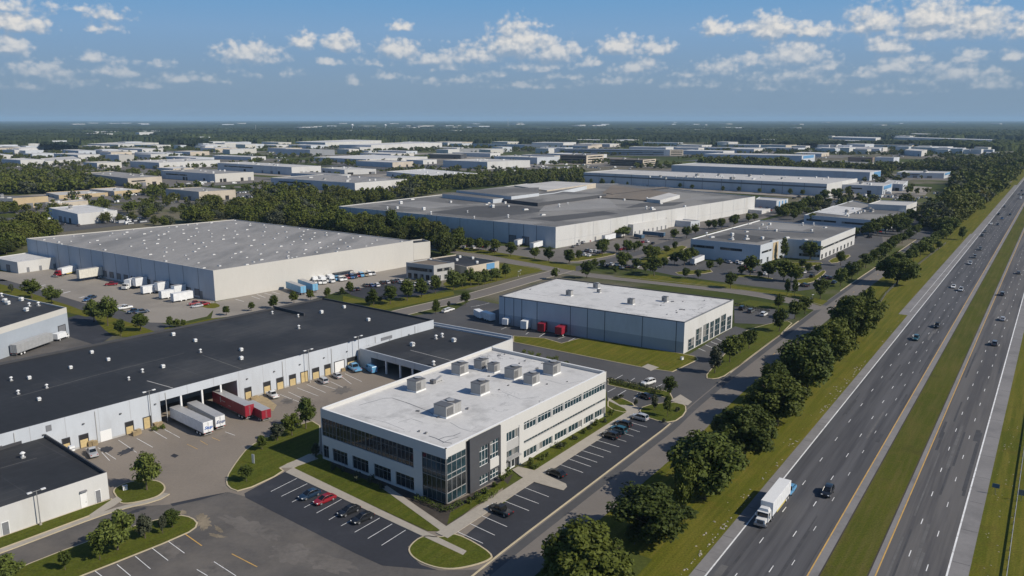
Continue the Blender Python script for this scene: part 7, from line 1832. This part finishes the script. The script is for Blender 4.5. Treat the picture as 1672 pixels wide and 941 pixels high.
hedge([(677, 816), (700, 825), (729, 838), (755, 824)], 1.3, 1.0, 'leaf_mid', 'low clipped hedge round the glazed corner of the office')
hedge([(1199, 500), (1225, 505), (1255, 511)], 1.6, 1.3, 'leaf_dull', 'dark hedge at the small lot behind the blue-grey warehouse')
hedge([(785, 824), (800, 815), (812, 806)], 1.0, .9, 'leaf_bright', 'short yellow-green hedge beside the charcoal part of the office')
# ================================================================== LIGHT, SKY, AIR
SUN_V = Vector((1.2, -.5, 1.0)).normalized()       # towards the sun
sun = bpy.data.lights.new('sun', 'SUN'); sun.energy = 4.15; sun.angle = radians(.53); sun.color = (1.0, .92, .79)
so = bpy.data.objects.new('sun', sun); C.objects.link(so); so.rotation_euler = (-SUN_V).to_track_quat('-Z', 'Y').to_euler(); so.location = (0, 0, 300)
w = bpy.data.worlds.new('World'); S.world = w; w.use_nodes = True
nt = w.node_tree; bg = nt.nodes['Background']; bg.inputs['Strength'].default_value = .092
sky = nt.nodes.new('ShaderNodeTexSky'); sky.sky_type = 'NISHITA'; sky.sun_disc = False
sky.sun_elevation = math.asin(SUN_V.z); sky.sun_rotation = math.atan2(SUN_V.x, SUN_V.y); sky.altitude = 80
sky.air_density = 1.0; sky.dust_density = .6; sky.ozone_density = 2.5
# cumulus field: placed by azimuth and elevation, broken up by noise, lit from the sun's side
CL = [  # pixel x, y, half width, half height, weight
 (405, 84, 52, 18, 1.0), (495, 66, 24, 13, .9), (552, 68, 34, 15, .95), (655, 42, 22, 9, .8), (650, 78, 36, 18, .95), (845, 62, 58, 30, 1.15), (905, 80, 52, 20, 1.0), (770, 86, 60, 16, .75), (700, 92, 56, 14, .7),
 (1012, 72, 34, 16, 1.0), (1068, 76, 30, 13, .9), (1170, 44, 30, 15, .9), (1255, 42, 46, 19, 1.05), (1325, 46, 34, 13, .8), (1300, 84, 50, 22, 1.0), (1420, 30, 40, 22, .85), (1520, 22, 70, 22, 1.0), (1600, 30, 44, 26, .95), (1540, 46, 100, 16, .75),
 (1455, 72, 32, 14, .95), (1465, 104, 46, 16, .85), (1560, 116, 50, 18, .8), (1040, 105, 44, 16, .85), (880, 105, 60, 11, .65), (1180, 106, 50, 15, .75), (1280, 118, 80, 13, .6), (20, 36, 46, 15, .9), (15, 72, 26, 17, .95), (60, 112, 52, 14, .75), (195, 112, 36, 13, .75), (265, 104, 22, 8, .7), (285, 126, 40, 10, .65), (165, 22, 34, 11, .55), (535, 99, 18, 8, .75), (575, 130, 18, 10, .65), (635, 122, 26, 8, .5),
 (165, 44, 30, 7, .4), (1410, 118, 40, 10, .6), (1650, 90, 20, 10, .6), (1620, 135, 50, 10, .6), (20, 8, 50, 10, .55), (760, 128, 40, 8, .5), (1000, 130, 70, 9, .5), (1140, 135, 60, 8, .45), (400, 120, 30, 7, .4), (100, 130, 60, 9, .45), (1700, 40, 40, 22, .8), (-60, 60, 60, 20, .8), (1790, 80, 60, 20, .8), (-160, 100, 80, 16, .7), (730, 108, 30, 9, .6), (805, 118, 26, 8, .55), (925, 122, 34, 8, .55), (960, 100, 26, 9, .65), (1120, 118, 30, 8, .55), (1230, 96, 26, 11, .7), (1345, 104, 30, 10, .65), (1350, 130, 50, 8, .5), (1500, 132, 44, 8, .5), (1505, 92, 24, 9, .65), (1580, 92, 26, 10, .65), (1620, 112, 30, 10, .65), (340, 128, 30, 7, .5), (230, 138, 44, 7, .45), (30, 138, 60, 7, .45), (145, 92, 26, 9, .6), (480, 118, 26, 7, .5), (690, 132, 40, 7, .45), (860, 138, 60, 7, .42), (1250, 142, 60, 7, .42), (1440, 146, 70, 7, .4), (600, 100, 22, 8, .55)]
g = bpy.data.node_groups.new('cloud_density', 'ShaderNodeTree')
g.interface.new_socket('az', in_out='INPUT', socket_type='NodeSocketFloat'); g.interface.new_socket('el', in_out='INPUT', socket_type='NodeSocketFloat'); g.interface.new_socket('d', in_out='OUTPUT', socket_type='NodeSocketFloat')
gi = g.nodes.new('NodeGroupInput'); go = g.nodes.new('NodeGroupOutput'); az, el = gi.outputs[0], gi.outputs[1]
def dirpx(x, y):
    a, b = x-836, 470.5-y; d = Vector((a, b*ST+FPX*CT, b*CT-FPX*ST)).normalized(); return math.atan2(d.x, d.y), math.asin(d.z)
def az_el(x, y): return dirpx(x, y)
cv = g.nodes.new('ShaderNodeCombineXYZ'); g.links.new(az, cv.inputs[0]); g.links.new(el, cv.inputs[1])
def gnoise(sx, sy, scale, det, rough, seed):
    mp = g.nodes.new('ShaderNodeMapping'); mp.inputs['Scale'].default_value = (sx, sy, 1); mp.inputs['Location'].default_value = (seed, seed*.7, seed*.3); g.links.new(cv.outputs[0], mp.inputs[0])
    n = g.nodes.new('ShaderNodeTexNoise'); n.noise_dimensions = '2D'; n.inputs['Scale'].default_value = scale; n.inputs['Detail'].default_value = det; n.inputs['Roughness'].default_value = rough; g.links.new(mp.outputs[0], n.inputs['Vector']); return n.outputs['Fac']
B_ = None
for (x, y, hw_, hh, wt) in CL:
    a0_, e0_ = az_el(x, y+hh*.55); wa = hw_*1.12/FPX; ha = hh*1.6/FPX
    qx = math_(g, 'MULTIPLY', math_(g, 'SUBTRACT', az, a0_), 1/wa)
    qe = math_(g, 'MULTIPLY', math_(g, 'SUBTRACT', el, e0_), 1/ha)
    qe = math_(g, 'MAXIMUM', qe, math_(g, 'MULTIPLY', qe, -2.3))
    r2 = math_(g, 'ADD', math_(g, 'MULTIPLY', qx, qx), math_(g, 'MULTIPLY', qe, qe))
    b = math_(g, 'MULTIPLY_ADD', math_(g, 'SQRT', r2), -wt, wt)
    b = math_(g, 'SUBTRACT', b, .0 if y < 100 else .07); B_ = b if B_ is None else math_(g, 'SMOOTH_MAX', B_, b, .12)
n1 = gnoise(1, 1.5, 46, 2, .5, 3.1); n2 = gnoise(1, 1.25, 130, 5, .62, 7.7)
def puff(scale, sy, seed):
    mp = g.nodes.new('ShaderNodeMapping'); mp.inputs['Scale'].default_value = (1, sy, 1); mp.inputs['Location'].default_value = (seed, seed, 0)
    w1 = g.nodes.new('ShaderNodeTexNoise'); w1.noise_dimensions = '2D'; w1.inputs['Scale'].default_value = scale*.9; w1.inputs['Detail'].default_value = 3; g.links.new(cv.outputs[0], w1.inputs['Vector'])
    ad = g.nodes.new('ShaderNodeVectorMath'); ad.operation = 'MULTIPLY_ADD'; ad.inputs[1].default_value = (.5/scale,)*3; g.links.new(w1.outputs['Color'], ad.inputs[0]); g.links.new(cv.outputs[0], ad.inputs[2])
    g.links.new(ad.outputs[0], mp.inputs[0]); q = g.nodes.new('ShaderNodeTexVoronoi'); q.voronoi_dimensions = '2D'; q.feature = 'F1'; q.inputs['Scale'].default_value = scale
    g.links.new(mp.outputs[0], q.inputs['Vector']); return q.outputs['Distance']
v1 = puff(62, 1.35, 2.0); v2 = puff(150, 1.2, 5.0)
D = math_(g, 'ADD', B_, math_(g, 'ADD', math_(g, 'MULTIPLY_ADD', n1, .7, -.36), math_(g, 'MULTIPLY_ADD', n2, .5, -.26)))
D = math_(g, 'ADD', D, math_(g, 'ADD', math_(g, 'MULTIPLY_ADD', v1, -.42, .20), math_(g, 'MULTIPLY_ADD', v2, -.28, .13)))
g.links.new(D, go.inputs[0])
tc = nt.nodes.new('ShaderNodeTexCoord'); sp = nt.nodes.new('ShaderNodeSeparateXYZ'); nt.links.new(tc.outputs['Generated'], sp.inputs[0])
azw = math_(nt, 'ARCTAN2', sp.outputs[0], sp.outputs[1]); elw = math_(nt, 'ARCSINE', sp.outputs[2])
def dens(da, de):
    q = nt.nodes.new('ShaderNodeGroup'); q.node_tree = g
    nt.links.new(math_(nt, 'ADD', azw, da), q.inputs[0]); nt.links.new(math_(nt, 'ADD', elw, de), q.inputs[1]); return q.outputs[0]
d0 = dens(0, 0); d1 = dens(.0030, .0066)
alpha = ramp(nt, d0, ((.0, 0.0), (.16, .26), (.40, .76), (.7, 1.0)))
lit = math_(nt, 'MULTIPLY_ADD', math_(nt, 'SUBTRACT', d0, d1), 1.25, .47, clamp=True)
# thin out clouds towards the horizon haze
hz = math_(nt, 'MULTIPLY_ADD', elw, 11.0, -.05, clamp=True)
alpha = math_(nt, 'MULTIPLY', alpha, math_(nt, 'MULTIPLY_ADD', hz, .88, .08))
ccol = mixc(nt, lit, (2.9, 3.7, 4.75), (7.5, 7.25, 6.9))
# low sky: the photograph's greyer blue haze towards the horizon
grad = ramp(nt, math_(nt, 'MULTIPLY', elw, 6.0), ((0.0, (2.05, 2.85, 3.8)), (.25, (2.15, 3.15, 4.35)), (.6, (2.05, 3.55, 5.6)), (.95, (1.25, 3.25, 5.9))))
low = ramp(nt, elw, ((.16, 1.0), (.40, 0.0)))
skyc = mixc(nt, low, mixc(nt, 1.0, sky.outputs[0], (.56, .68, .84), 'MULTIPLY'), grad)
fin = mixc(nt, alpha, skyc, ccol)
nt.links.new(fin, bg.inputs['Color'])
# the air: one closed box of even, pale, very thin haze
def haze():
    x0, x1, y0, y1, z0, z1 = -46500, 46500, -1700, 46500, -4.5, 190
    m = MB(); m.hexa([(x0, y0, z0), (x1, y0, z0), (x1, y1, z0), (x0, y1, z0)], [(x0, y0, z1), (x1, y0, z1), (x1, y1, z1), (x0, y1, z1)], 'haze')
    tag(m.build('haze'), kind='stuff')
hm = bpy.data.materials.new('haze'); hm.use_nodes = True; t = hm.node_tree; t.nodes.remove(t.nodes['Principled BSDF'])
pv = t.nodes.new('ShaderNodeVolumePrincipled'); pv.inputs['Color'].default_value = (.50, .74, 1.0, 1); pv.inputs['Density'].default_value = 4.6e-5; pv.inputs['Anisotropy'].default_value = .0
t.links.new(pv.outputs[0], t.nodes['Material Output'].inputs['Volume']); MATS['haze'] = hm
haze()
for o in (VENT, STACK, SKY, UNIT, UNITD):
    if not o.get('label'):
        for c in list(o.children_recursive): bpy.data.objects.remove(c)
        bpy.data.objects.remove(o)
for o in C.objects:
    if not o.get('group'):
        try: del o['group']
        except KeyError: pass
vs = S.view_settings; vs.view_transform = 'Standard'; vs.look = 'None'; vs.exposure = .15; vs.gamma = 1; vs.use_curve_mapping = False
S.render.engine = 'CYCLES'; cy = S.cycles
cy.use_denoising = True; cy.denoiser = 'OPENIMAGEDENOISE'; cy.denoising_input_passes = 'RGB_ALBEDO_NORMAL'; cy.denoising_prefilter = 'ACCURATE'
cy.max_bounces = 5; cy.diffuse_bounces = 2; cy.glossy_bounces = 3; cy.transmission_bounces = 2; cy.volume_bounces = 1; cy.transparent_max_bounces = 4
cy.use_adaptive_sampling = True; cy.adaptive_threshold = .01; cy.caustics_reflective = False; cy.caustics_refractive = False; cy.sample_clamp_indirect = 6
S.render.film_transparent = False

w.cycles.sampling_method = 'MANUAL'; w.cycles.sample_map_resolution = 512
